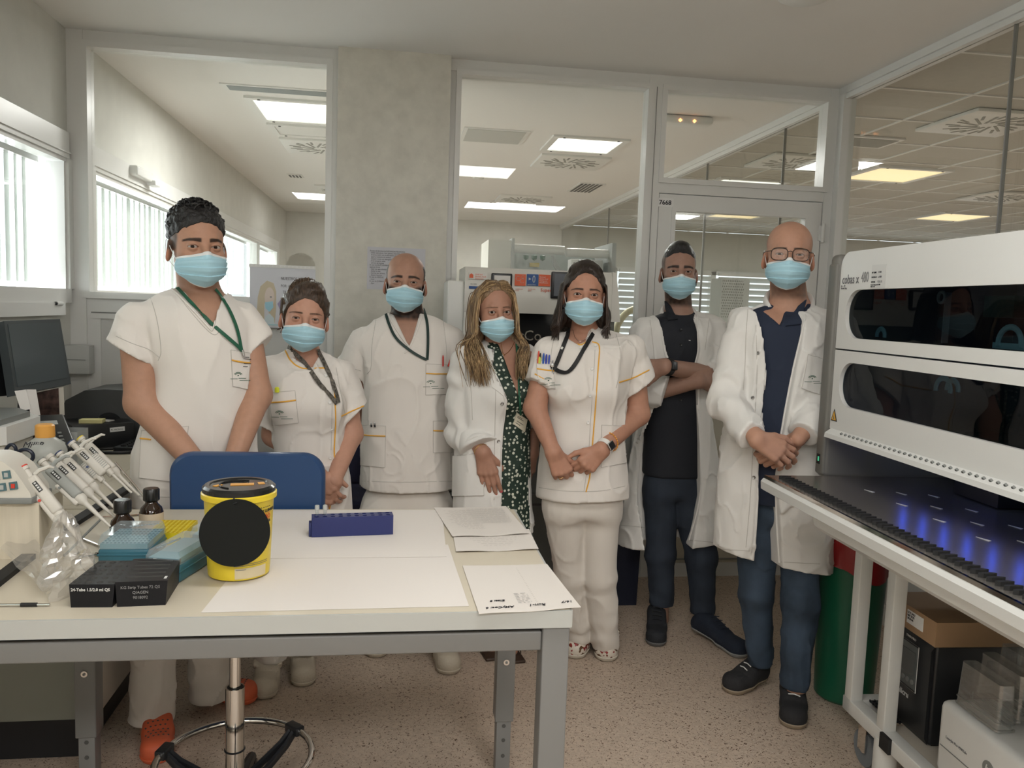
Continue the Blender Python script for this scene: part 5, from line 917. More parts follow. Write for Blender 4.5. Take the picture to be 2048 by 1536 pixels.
# UPS, cardboard box, printer, trays
o = np.array((1.555, 2.255, 0.20)); e = empty('power_supply', tuple(o), 'tall black backup power supply with a small display on the cart shelf', 'power supply', RC); L_ = 0.52
m = MB(); m.box((L_/2, -0.115, 0.150), (L_, 0.225, 0.300), m_dark, None, 0.008); m.prism([(-0.001, 0.0), (-0.012, 0.02), (-0.012, 0.28), (-0.001, 0.298)], 'y', -0.008, -0.222, m_dark); q = m.build('case', e); q.location = (0, 0, 0)
m = MB(); m.bb(-0.014, -0.012, -0.065, -0.165, 0.135, 0.265, mat('display_frame', (0.10, 0.11, 0.11), 0.4)); m.bb(-0.0155, -0.014, -0.075, -0.155, 0.175, 0.245, mat('lcd_grey', (0.09, 0.10, 0.10), 0.2)); q = m.build('display', e); q.location = (0, 0, 0)
m = MB()
for i in range(4): m.cyl((-0.014, -0.082-i*0.022, 0.155), (-0.0165, -0.082-i*0.022, 0.155), 0.0075, m_mgrey, 12)
m.tube([(-0.0145, -0.062, 0.13), (-0.0145, -0.168, 0.13), (-0.0145, -0.168, 0.27), (-0.0145, -0.062, 0.27)], 0.0012, m_wht, 4, closed=True); q = m.build('button', e); q.location = (0, 0, 0)
text(e, 'brand_lettering', 'salicru', (-0.013, -0.072, 0.098), 0.024, m_wht, X=(0, -1, 0), bold=0.0005); text(e, 'model_lettering', 'TWIN PRO', (-0.013, -0.10, 0.280), 0.010, m_wht, X=(0, -1, 0))
MB().box((0.04, -0.20, 0.003), (0.06, 0.05, 0.006), m_rub).build('foot', e, loc=(0, 0, 0)).location = (0, 0, 0)
m_card = mat('cardboard', (0.36, 0.225, 0.125), 0.8, noise=0.04, nscale=12); e = empty('cardboard_box', (1.540, 2.265, 0.502), 'brown cardboard box with white label lying on the black power supply', 'box', RC)
m = MB(); m.box((0.20, -0.125, 0.036), (0.40, 0.25, 0.072), m_card); q = m.build('carton', e); q.location = (0, 0, 0); m = MB(); m.bb(-0.001, 0.0, -0.11, -0.19, 0.020, 0.060, m_label); q = m.build('label_sheet', e); q.location = (0, 0, 0)
text(q, 'label_text', 'LOT 0412\nREF 5532\n2020-06', (-0.0016, -0.113, 0.050), 0.009, m_ink, X=(0, -1, 0))
e = empty('office_printer', (1.470, 1.925, 0.20), 'white laser printer on the cart shelf in the lower right corner', 'printer', RC)
m = MB(); m.box((0.21, -0.22, 0.105), (0.40, 0.42, 0.205), m_cw, None, 0.02); m.bb(0.008, 0.010, -0.03, -0.41, 0.085, 0.087, m_mgrey); q = m.build('body', e); q.location = (0, 0, 0); m = MB(); m.cyl((0.012, -0.215, 0.125), (0.0085, -0.215, 0.125), 0.020, m_mgrey, 28); q = m.build('emblem_disc', e); q.location = (0, 0, 0); text(q, 'emblem_letters', 'hp', (0.0078, -0.204, 0.1165), 0.026, m_wht, X=(0, -1, 0), shear=0.25, bold=0.0006)
text(e, 'model_lettering', 'LaserJet Pro M402dn', (0.009, -0.05, 0.115), 0.010, m_ink2, X=(0, -1, 0)); MB().bb(0.10, 0.30, -0.26, -0.40, 0.207, 0.213, m_dark).build('output_tray', e, loc=(0, 0, 0)).location = (0, 0, 0)
m_tray = clearmat('clear_tray', (0.86, 0.87, 0.86), 0.16, 0.03, 0.10, (0.55, 0.55, 0.53))
for i in range(5):
    e = empty('clear_tray', (1.50+i*0.055, 1.88+0.0*i, 0.411+i*0.022), 'clear plastic tray, number %d from the left of the leaning row on the printer' % (i+1), 'tray', RC, group=None)
    e['label'] = ['clear plastic tray at the left front of the row on the printer', 'clear plastic tray second from the left on the printer', 'clear plastic tray in the middle of the row on the printer', 'clear plastic tray second from the right on the printer', 'rightmost clear plastic tray of the row on the printer'][i]
    m = MB(); V0 = rrect(0, 0.049, -0.16, 0, 0.008, 3); V1 = rrect(0.004, 0.045, -0.154, -0.006, 0.008, 3); n = len(V0); hh = 0.118; V = [(x, y, 0) for x, y in V0]+[(x, y, hh) for x, y in V1]; m.add(V, [(k, (k+1) % n, n+(k+1) % n, n+k) for k in range(n)]+[tuple(range(n, 2*n))], m_tray); q = m.build('tray_shell', e); q.location = (0, 0, 0)
    m = MB(); m.tube([(x, y, 0.004) for x, y in V0], 0.004, m_tray, 6, closed=True); m.tube([(x, y, 0.022) for x, y in V0], 0.0025, m_tray, 6, closed=True); q = m.build('rim', e); q.location = (0, 0, 0)
# green bin with red bag
c_ = np.array((1.705, 2.73, 0)); e = empty('green_bin', tuple(c_), 'tall green waste bin lined with a red bag, behind the cart', 'bin'); m_gr = mat('green_plastic', (0.012, 0.115, 0.060), 0.35); m_rb = mat('red_bag', (0.30, 0.018, 0.02), 0.30, bump=0.9, bscale=14, stretch=(1, 1, 0.4))
MB(c_).lathe([(0.095, 0.0), (0.105, 0.01), (0.122, 0.55), (0.124, 0.62)], c_, m_gr, 40).build('bin_body', e)
k = MB(c_); prof = [(0.1275, 0.50), (0.129, 0.53), (0.132, 0.60), (0.130, 0.65), (0.121, 0.655), (0.112, 0.60)]; V = []; n = 48; rs = np.random.default_rng(8)
for j, (r_, z_) in enumerate(prof):
    for i in range(n): a = 2*PI*i/n; rr = r_+0.003*math.sin(a*9+j)+0.002*math.sin(a*17+2*j); zz = z_+(0.028*math.sin(a*2.0+1.0) if j == 0 else 0)+0.004*math.sin(a*5); V.append((c_[0]+rr*math.cos(a), c_[1]+rr*math.sin(a), zz))
k.add(V, [(j*n+i, j*n+(i+1) % n, (j+1)*n+(i+1) % n, (j+1)*n+i) for j in range(len(prof)-1) for i in range(n)], m_rb, True); k.build('red_liner', e)
# ================================================================== PEOPLE: implicit surfaces turned into meshes
F32 = np.float32
def A3(p): return np.array(p, dtype=F32)
def nrm(v): return np.sqrt(np.einsum('ij,ij->i', v, v))
def smin(a, b, k):
    h = np.clip(0.5+0.5*(b-a)/k, 0, 1); return b+(a-b)*h-k*h*(1-h)
def smax(a, b, k): return -smin(-a, -b, k)
def cap(P, a, b, ra, rb):
    a = A3(a); b = A3(b); ba = b-a; pa = P-a; h = np.clip(pa@ba/max(float(ba@ba), 1e-9), 0, 1)
    return nrm(pa-h[:, None]*ba)-(ra+(rb-ra)*h)
def chain(P, pts, rs, k=0.015):
    d = None
    for i in range(len(pts)-1):
        e = cap(P, pts[i], pts[i+1], rs[i], rs[i+1]); d = e if d is None else smin(d, e, k)
    return d
def ell(P, c, r, R=None):
    q = P-A3(c)
    if R is not None: q = q@np.asarray(R, F32)
    r = A3(r); k0 = nrm(q/r); k1 = nrm(q/(r*r))+1e-9
    return k0*(k0-1)/k1
def sph(P, c, r): return nrm(P-A3(c))-r
def box3(P, c, h, R=None, r=0.0):
    q = P-A3(c)
    if R is not None: q = q@np.asarray(R, F32)
    q = np.abs(q)-A3(h)+r
    return nrm(np.maximum(q, 0))+np.minimum(q.max(1), 0)-r
def plane(P, c, n):
    n = A3(n); n = n/np.linalg.norm(n); return (P-A3(c))@n
_T = RNG.random((32, 32, 32)).astype(F32)
def vn(P):
    """value noise 0..1"""
    f = np.floor(P); u = (P-f).astype(F32); i = f.astype(np.int64); u = u*u*(3-2*u)
    x0, y0, z0 = i[:, 0] & 31, i[:, 1] & 31, i[:, 2] & 31; x1, y1, z1 = (x0+1) & 31, (y0+1) & 31, (z0+1) & 31
    ux, uy, uz = u[:, 0], u[:, 1], u[:, 2]
    a = _T[x0, y0, z0]*(1-ux)+_T[x1, y0, z0]*ux; b = _T[x0, y1, z0]*(1-ux)+_T[x1, y1, z0]*ux
    c = _T[x0, y0, z1]*(1-ux)+_T[x1, y0, z1]*ux; d = _T[x0, y1, z1]*(1-ux)+_T[x1, y1, z1]*ux
    return (a*(1-uy)+b*uy)*(1-uz)+(c*(1-uy)+d*uy)*uz
def ridge(P): return 1-2*np.abs(vn(P)-0.5)*1.6
class Loft:
    """rows: (z, cx, cy, a, b) cross-sections, turned by yaw, exponent n"""
    def __init__(s, rows, yaw=0.0, n=2.3):
        rows = sorted(rows, key=lambda r: r[0]); z = np.array([r[0] for r in rows]); s.yaw = yaw; s.n = n
        zz = np.linspace(z[0], z[-1], 160); s.z = zz; s.t = []
        for k in range(1, 5):
            v = np.array([r[k] for r in rows]); w = np.interp(zz, z, v)
            g = np.exp(-0.5*(np.arange(-12, 13)/5.0)**2); g /= g.sum(); wp = np.pad(w, 12, mode='edge'); s.t.append(np.convolve(wp, g, 'valid'))
        s.z0, s.z1 = z[0], z[-1]
    def d(s, P, off=0.0, caps=(None, None), kc=0.02):
        z = np.clip(P[:, 2], s.z0, s.z1); cx, cy, a, b = [np.interp(z, s.z, t).astype(F32) for t in s.t]
        x = P[:, 0]-cx; y = P[:, 1]-cy; c, si = math.cos(s.yaw), math.sin(s.yaw)
        X = c*x+si*y; Y = -si*x+c*y; a = a+off; b = b+off
        u = np.abs(X)/a; v = np.abs(Y)/b; n = s.n
        q = (u**n+v**n+1e-9)**(1/n)
        g = np.sqrt((u**(n-1)/a)**2+(v**(n-1)/b)**2)*q**(1-n)+1e-6
        d = (q-1)/g; d = np.clip(d, -0.3, 0.6)
        t = caps[0] if caps[0] is not None else s.z0; u2 = caps[1] if caps[1] is not None else s.z1
        d = smax(d, t-P[:, 2], kc*0.3); return smax(d, P[:, 2]-u2, kc)
def poly(f, lo, hi, h):
    """surface nets of f over a box; returns verts, quads"""
    lo = np.array(lo, float); hi = np.array(hi, float); B = 6
    nb = np.ceil((hi-lo)/(h*B)).astype(int)+1; n = nb*B
    bi = np.stack(np.meshgrid(*[np.arange(k) for k in nb], indexing='ij'), -1).reshape(-1, 3)
    C = (lo+(bi+0.5)*B*h-0.5*h).astype(F32); dc = np.concatenate([f(C[i:i+200000]) for i in range(0, len(C), 200000)])
    keep = np.abs(dc) < h*B*0.87*1.45+0.006
    D = np.repeat(np.repeat(np.repeat(np.where(dc > 0, 1, -1).astype(F32).reshape(nb), B, 0), B, 1), B, 2)
    ofs = np.stack(np.meshgrid(*[np.arange(B)]*3, indexing='ij'), -1).reshape(-1, 3)
    kb = bi[keep]*B
    for s in range(0, len(kb), 1500):
        I = (kb[s:s+1500, None, :]+ofs[None]).reshape(-1, 3); P = (lo+I*h).astype(F32); D[I[:, 0], I[:, 1], I[:, 2]] = f(P)
    S = D < 0
    A = S[:-1, :-1, :-1]; cnt = np.zeros(A.shape, np.int8)
    for dx in (0, 1):
        for dy in (0, 1):
            for dz in (0, 1): cnt += S[dx:n[0]-1+dx, dy:n[1]-1+dy, dz:n[2]-1+dz]
    cell = np.argwhere((cnt > 0) & (cnt < 8)); 
    if len(cell) == 0: return np.zeros((0, 3)), np.zeros((0, 4), int)
    idx = -np.ones(A.shape, np.int32); idx[cell[:, 0], cell[:, 1], cell[:, 2]] = np.arange(len(cell))
    acc = np.zeros((len(cell), 3)); num = np.zeros(len(cell))
    cor = [(x, y, z) for x in (0, 1) for y in (0, 1) for z in (0, 1)]
    val = {c: D[cell[:, 0]+c[0], cell[:, 1]+c[1], cell[:, 2]+c[2]] for c in cor}
    for c in cor:
        for ax in range(3):
            if c[ax]: continue
            e = list(c); e[ax] = 1; e = tuple(e); a, b = val[c], val[e]; m = (a < 0) != (b < 0)
            t = np.where(m, a/np.where(m, a-b, 1), 0); p = np.tile(np.array(c, float), (len(cell), 1)); p[:, ax] = t
            acc[m] += p[m]; num[m] += 1
    V = lo+(cell+acc/num[:, None])*h
    Q = []
    for ax in range(3):
        sl0 = [slice(None)]*3; sl1 = [slice(None)]*3; sl0[ax] = slice(0, -1); sl1[ax] = slice(1, None)
        a = S[tuple(sl0)]; b = S[tuple(sl1)]; o1, o2 = [(1, 2), (2, 0), (0, 1)][ax]
        for (m, flip) in ((a & ~b, False), (~a & b, True)):
            E = np.argwhere(m); E = E[(E[:, o1] > 0) & (E[:, o2] > 0) & (E[:, o1] < n[o1]-1) & (E[:, o2] < n[o2]-1)]
            if not len(E): continue
            def g(d1, d2):
                q = E.copy(); q[:, o1] -= d1; q[:, o2] -= d2; return idx[q[:, 0], q[:, 1], q[:, 2]]
            q = np.stack([g(1, 1), g(0, 1), g(0, 0), g(1, 0)], 1)
            if flip: q = q[:, ::-1]
            Q.append(q)
    Q = np.concatenate(Q); Q = Q[(Q >= 0).all(1)]
    return V, Q
def mk(name, parts, mats, parent=None, org=(0, 0, 0), colf=None, label=None, matidx=None):
    """parts: list of (V, Q, material index)"""
    org = np.array(org, float); Vs = []; Qs = []; Mi = []; k = 0
    for V, Q, mi in parts:
        if not len(Q): continue
        Vs.append(V); Qs.append(Q+k); Mi.append(np.full(len(Q), mi)); k += len(V)
    V = np.concatenate(Vs); Q = np.concatenate(Qs); Mi = np.concatenate(Mi)
    me = bpy.data.meshes.new(name); me.vertices.add(len(V)); me.vertices.foreach_set('co', (V-org).astype(F32).ravel())
    me.loops.add(Q.size); me.loops.foreach_set('vertex_index', Q.ravel().astype(np.int32)); me.polygons.add(len(Q))
    me.polygons.foreach_set('loop_start', np.arange(0, Q.size, 4, dtype=np.int32)); me.polygons.foreach_set('loop_total', np.full(len(Q), 4, np.int32))
    for m in mats: me.materials.append(m)
    me.polygons.foreach_set('material_index', Mi.astype(np.int32)); me.polygons.foreach_set('use_smooth', np.ones(len(Q), bool)); me.update(calc_edges=True)
    if colf is not None:
        c = colf(V.astype(F32)); a = me.color_attributes.new('Col', 'FLOAT_COLOR', 'POINT')
        a.data.foreach_set('color', np.concatenate([c, np.ones((len(c), 1))], 1).astype(F32).ravel())
    me.validate()
    o = link(name, me, parent, label=label)
    if parent is None: o.location = org
    o['_w'] = 1; del o['_w']
    return o
def sphere_part(c, r, R=None, n=14, m=10):
    V = []; Q = []
    for i in range(m+1):
        for k in range(n):
            th = PI*i/m; a = 2*PI*k/n; V.append((math.sin(th)*math.cos(a), -math.cos(th), math.sin(th)*math.sin(a)))
    V = np.array(V)*np.array(r)
    if R is not None: V = V@np.array(R).T
    for i in range(m):
        for k in range(n): Q.append((i*n+k, i*n+(k+1) % n, (i+1)*n+(k+1) % n, (i+1)*n+k))
    return V+np.array(c), np.array(Q)

# ------------------------------------------------------------------ materials for people
m_skin = mat('skin', rough=0.52, attr='Col', noise=0.045, nscale=60, bump=0.10, bscale=420, spec=0.35, sub=0.04)
m_eye = mat('eye_white', (0.36, 0.32, 0.29), 0.15); m_iris = mat('iris_brown', (0.030, 0.014, 0.007), 0.5, spec=0.2); m_pupil = mat('pupil', (0.003, 0.003, 0.003), 0.2, spec=0.35)
m_cot = mat('white_cotton', (0.74, 0.70, 0.655), 0.85, bump=0.5, bscale=13, stretch=(1.2, 1.2, 0.5), sheen=0.1)
m_cot2 = mat('white_cotton_cool', (0.73, 0.715, 0.685), 0.85, bump=0.5, bscale=12, stretch=(1.2, 1.2, 0.45), sheen=0.1)
m_trou = mat('white_trousers', (0.66, 0.615, 0.56), 0.85, bump=0.55, bscale=13, stretch=(1.5, 1.5, 0.7), sheen=0.1)
m_orange = mat('orange_piping', (0.80, 0.42, 0.06), 0.7); m_btn = mat('button_white', (0.78, 0.77, 0.74), 0.35); m_snap = mat('snap_metal', (0.35, 0.34, 0.33), 0.3, metal=0.9)
m_black = mat('black_shirt', (0.012, 0.014, 0.02), 0.8, bump=0.2, bscale=18); m_navy = mat('navy_polo', (0.018, 0.026, 0.05), 0.85, bump=0.2, bscale=18)
m_jean = mat('dark_jeans', (0.022, 0.030, 0.045), 0.85, bump=0.4, bscale=22, noise=0.25, nscale=9); m_jean2 = mat('blue_jeans', (0.035, 0.055, 0.085), 0.85, bump=0.4, bscale=22, noise=0.45, nscale=7)
m_mask = mat('mask_blue', (0.40, 0.64, 0.74), 0.75, bump=0.12, bscale=90); m_maskw = mat('mask_white', (0.78, 0.80, 0.80), 0.7)
m_steel = mat('steel', (0.55, 0.55, 0.55), 0.22, metal=1.0)

# ------------------------------------------------------------------ head
class Head:
    def __init__(s, c, yaw=0, pitch=0, roll=0, sc=1.0, wide=1.0, female=False, open_=1.0):
        s.c = np.array(c, float); s.R = Rz(yaw)@Rx(pitch)@Ry(roll); s.sc = sc; s.w = wide; s.f = female; s.open = open_
    def W(s, p): return s.c+s.R@(np.array(p, float)*s.sc)
    def Lc(s, P): return ((P-s.c.astype(F32))@s.R.astype(F32)/s.sc).astype(F32)
    def sdf(s, P):
        q = s.Lc(P); w = s.w
        d = ell(q, (0, 0.006, 0.040), (0.076*w, 0.094, 0.078))
        d = smin(d, ell(q, (0, -0.028, -0.028), (0.063*w, 0.064, 0.088)), 0.03)
        d = smin(d, ell(q, (0, -0.060, -0.095), (0.030*w, 0.030, 0.022)), 0.03)      # chin
        for sx in (-1, 1):
            d = smin(d, ell(q, (sx*0.042*w, -0.055, -0.036), (0.022, 0.024, 0.022)), 0.025)   # cheekbone
            d = smax(d, -ell(q, (sx*0.033*w, -0.100, -0.003), (0.020, 0.016, 0.0135)), 0.014)  # socket
        d = smin(d, cap(q, (-0.028*w, -0.081, 0.021), (0.028*w, -0.081, 0.021), 0.0095, 0.0095), 0.016)  # brow
        d = smin(d, cap(q, (0, -0.088, 0.004), (0, -0.110, -0.034), 0.008, 0.0125), 0.012)     # nose
        for sx in (-1, 1): d = smin(d, sph(q, (sx*0.013, -0.101, -0.038), 0.0085), 0.008)
        d = smin(d, ell(q, (0, -0.093, -0.066), (0.024, 0.010, 0.009)), 0.012)       # lips
        for sx in (-1, 1):
            e = (sx*0.0325*w, -0.0775, -0.002); r = 0.0152; hx = q[:, 0]-e[0]
            lid = sph(q, e, r); up = q[:, 2]-(e[2]+(0.0042*s.open)-16*hx*hx); lo = (e[2]-0.0036*s.open+12*hx*hx)-q[:, 2]
            slit = np.maximum(np.maximum(up, lo), q[:, 1]-e[1]); lid = np.maximum(lid, -slit)
            d = np.maximum(d, -sph(q, e, 0.0128)); d = smin(d, lid, 0.004)
            d = np.maximum(d, -np.maximum(slit, sph(q, e, 0.022)))
            ec = (sx*0.077*w, 0.008, -0.016); Re = Rz(sx*0.5)@Ry(sx*-0.12)
            ear = ell(q, ec, (0.0085, 0.019, 0.033), Re); ear = smax(ear, -ell(q, (ec[0]+sx*0.010, ec[1]-0.004, ec[2]+0.004), (0.008, 0.011, 0.020), Re), 0.004)
            d = smin(d, ear, 0.006)
        return d*s.sc
    def eyes(s, gaze=(0, -1, 0)):
        out = []
        for sx in (-1, 1):
            e = np.array((sx*0.0325*s.w, -0.0775, -0.002)); out.append((*sphere_part(s.W(e), 0.0130*s.sc), 1))
            g = np.array(gaze, float); g = g/np.linalg.norm(g); lg = s.R.T@g
            c = s.W(e+lg*0.0074)
            out.append((*sphere_part(c, 0.0070*s.sc), 2)); out.append((*sphere_part(s.W(e+lg*0.0116), 0.0034*s.sc), 3))
        return out
def mixc(c, col, t): t = np.clip(t, 0, 1)[:, None]; return c*(1-t)+np.array(col, F32)*t
def skin_colors(head, base, brow=(0.02, 0.012, 0.008), beard=None, scalp=None, nails=None, thick=1.0, beardz=-0.03, cheek=0.25, scalpf=None, makeup=0.0):
    base = np.array(base, F32)
    def f(V):
        c = np.tile(base, (len(V), 1)); q = head.Lc(V); w = head.w
        n = vn(V*90); inh = (np.abs(q[:, 0]) < 0.12) & (np.abs(q[:, 2]) < 0.16) & (np.abs(q[:, 1]) < 0.14)
        red = base*np.array((1.06, 0.78, 0.74), F32)
        c = np.where(inh[:, None], mixc(c, red, cheek*np.exp(-((np.abs(q[:, 0])-0.045)**2+(q[:, 2]+0.045)**2)/0.0006)), c)
        c = np.where(inh[:, None], mixc(c, red, 0.8*np.clip((np.abs(q[:, 0])-0.079*w)/0.006, 0, 1)*0.8), c)
        for sx in (-1, 1):
            x = (q[:, 0]*sx-0.034*w); arc = 0.0185-6.5*x*x*(1+0.6*np.sign(x)); dz = np.abs(q[:, 2]-arc); th = 0.0042*thick*(1-0.45*np.clip((x+0.018)/0.045, 0, 1))
            b = np.clip((th-dz)/0.0022+0.3+0.5*(n-0.5), 0, 1)*np.clip((0.0245-np.abs(x))/0.004, 0, 1)*(q[:, 1] < -0.04)
            c = mixc(c, brow, b*0.93*inh)
            e = np.abs(np.hypot((q[:, 0]*sx-0.0325*w)*0.62, q[:, 2]+0.002)-0.0062)    # lash line
            c = mixc(c, np.array(brow)*1.2, (np.clip((0.0022-e)/0.0018, 0, 1)*(0.55+makeup)*(q[:, 1] < -0.080)*inh*(q[:, 2] > -0.003-0.004*makeup)))
        if beard is not None:
            t = np.clip((beardz-q[:, 2]+0.35*np.maximum(np.abs(q[:, 0])-0.03, 0)+0.2*np.clip(q[:, 1]+0.03, 0, 1))/0.012, 0, 1)*np.clip((q[:, 2]+0.155)/0.02, 0, 1)*np.clip((0.02-q[:, 1])/0.012, 0, 1)*np.clip((0.079*w-np.abs(q[:, 0]))/0.003, 0, 1)
            c = mixc(c, beard[:3], t*beard[3]*(0.8+0.4*n)*inh)
        if scalp is not None: c = mixc(c, scalp[:3], scalpf(q)*scalp[3]*(0.85+0.3*n)*inh)
        if nails is not None:
            for p, col in nails: c = mixc(c, col, np.clip((0.0085-nrm(V-A3(p)))/0.002, 0, 1))
        return c
    return f
# ------------------------------------------------------------------ hands
def hand(Wr, d, n, side, sc=1.0, curl=(0.5, 0.6, 0.4), thumb=(0.6, 0.35), fan=0.05, curls=None, tips=None):
    """Wr wrist, d finger direction, n back-of-hand normal, side +1/-1: thumb lies along side*cross(d,n); gives capsules"""
    d = np.array(d, float); d /= np.linalg.norm(d); n = np.array(n, float); n -= d*np.dot(n, d); n /= np.linalg.norm(n); t = np.cross(d, n)*side
    Wr = np.array(Wr, float); C = []; L = [(0.043, 0.027, 0.020), (0.047, 0.030, 0.021), (0.044, 0.028, 0.021), (0.034, 0.021, 0.018)]
    K = []; tip = []
    for i in range(4):
        k = Wr+sc*(d*(0.086-0.003*abs(i-1)-0.004*(i == 3))+t*(0.030-0.0195*i)+n*(0.002-0.002*abs(i-1.2))); K.append(k)
        C.append(('p', Wr+t*(0.012-0.009*i)*sc, k, 0.0165*sc, 0.0128*sc))
        cu = curls[i] if curls else curl; a = 0.0; p = k; dirf = d+t*fan*(1.5-i); dirf /= np.linalg.norm(dirf); r = (0.0098, 0.0098, 0.0096, 0.0085)[i]*sc
        for j in range(3):
            a += cu[j]; v = dirf*math.cos(a)-n*math.sin(a); q = p+v*L[i][j]*sc; C.append(('f%d' % i, p, q, r*(1-0.06*j), r*(0.94-0.09*j))); p = q
        tip.append(p+n*math.cos(a)*0.004+dirf*math.sin(a)*0.004)
    b = Wr+sc*(d*0.022+t*0.020-n*0.006); m = Wr+sc*(d*0.052+t*0.043-n*(0.010+0.02*thumb[1])); C.append(('p', Wr+t*0.008*sc, m, 0.016*sc, 0.0125*sc))
    v1 = d*math.cos(thumb[0])+t*math.sin(thumb[0])-n*thumb[1]; v1 /= np.linalg.norm(v1); q = m+v1*0.033*sc; C.append(('t', m, q, 0.0115*sc, 0.0105*sc))
    v2 = d*math.cos(thumb[0]-0.35)+t*math.sin(thumb[0]-0.35)-n*(thumb[1]+0.15); v2 /= np.linalg.norm(v2); q2 = q+v2*0.027*sc; C.append(('t', q, q2, 0.0105*sc, 0.0085*sc))
    return {'C': C, 'tips': tip+[q2], 'K': K, 'lo': np.min([np.minimum(c[1], c[2]) for c in C], 0)-0.02, 'hi': np.max([np.maximum(c[1], c[2]) for c in C], 0)+0.02}
def hand_sdf(P, H):
    g = {}
    for k, a, b, ra, rb in H['C']:
        d = cap(P, a, b, ra, rb); g[k] = smin(g[k], d, 0.010 if k == 'p' else 0.003) if k in g else d
    d = g['p']
    for k in g:
        if k != 'p': d = smin(d, g[k], 0.006)
    for k in H['K']: d = smin(d, sph(P, k, 0.0115), 0.006)
    return d
# ------------------------------------------------------------------ a clothed figure
class Person:
    def __init__(s, Y, foot, label):
        s.Y = Y; s.org = np.array(foot, float); s.label = label
    def J(s, px, py, dy=0.0): return atY(px, py, s.Y+dy)
    def rows(s, R, dy=0.0, yaw=0.0):
        """R: (py, pxL, pxR, halfdepth[, dy])"""
        out = []
        for r in R:
            yy = s.Y+(r[4] if len(r) > 4 else dy); a = atY(r[1], r[0], yy); b = atY(r[2], r[0], yy)
            hw = abs(b[0]-a[0])/2; bb = r[3]
            out.append(((a[2]+b[2])/2, (a[0]+b[0])/2, yy, math.sqrt(max(hw*hw-(bb*math.sin(yaw))**2, 0.0009))/math.cos(yaw), bb))
        return out
    def add(s, name, f, h, lo, hi, m, colf=None, label=None, parent=None):
        V, Q = poly(f, lo, hi, h); return mk(name, [(V, Q, 0)], [m], parent or s.root, s.org, colf, label)
def bounds(pts, pad): pts = np.array(pts, float); return pts.min(0)-pad, pts.max(0)+pad
def drape(P, a=0.005, s=1.0, seed=0, z=5.0):
    """soft vertical folds in cloth"""
    q = P*np.array((11*s, 11*s, z*0.55*s), F32)+seed; w = vn(P*5+seed*3)*1.3
    q = q+w[:, None]; r = np.clip(ridge(q), 0, 1); r2 = np.clip(ridge(P*np.array((20*s, 20*s, 9*s), F32)+(vn(P*9+seed)*2.0)[:, None]+seed), 0, 1)
    big = vn(P*4.5+seed*1.7)-0.5
    return -a*(1.2*r**4-0.25)-a*0.85*(r2**5-0.15)*np.clip(0.5+3*big, 0, 1)-a*1.1*big
def sleeve_folds(P, a, b, amp=0.004, f=55, seed=0):
    a = A3(a); b = A3(b); ba = b-a; L = np.linalg.norm(ba); t = (P-a)@(ba/L)
    w = vn(P*12+seed)*3.2; return -amp*np.sin(t*f+w*2.2+seed)*np.clip(0.4+vn(P*9+seed*2), 0, 1)
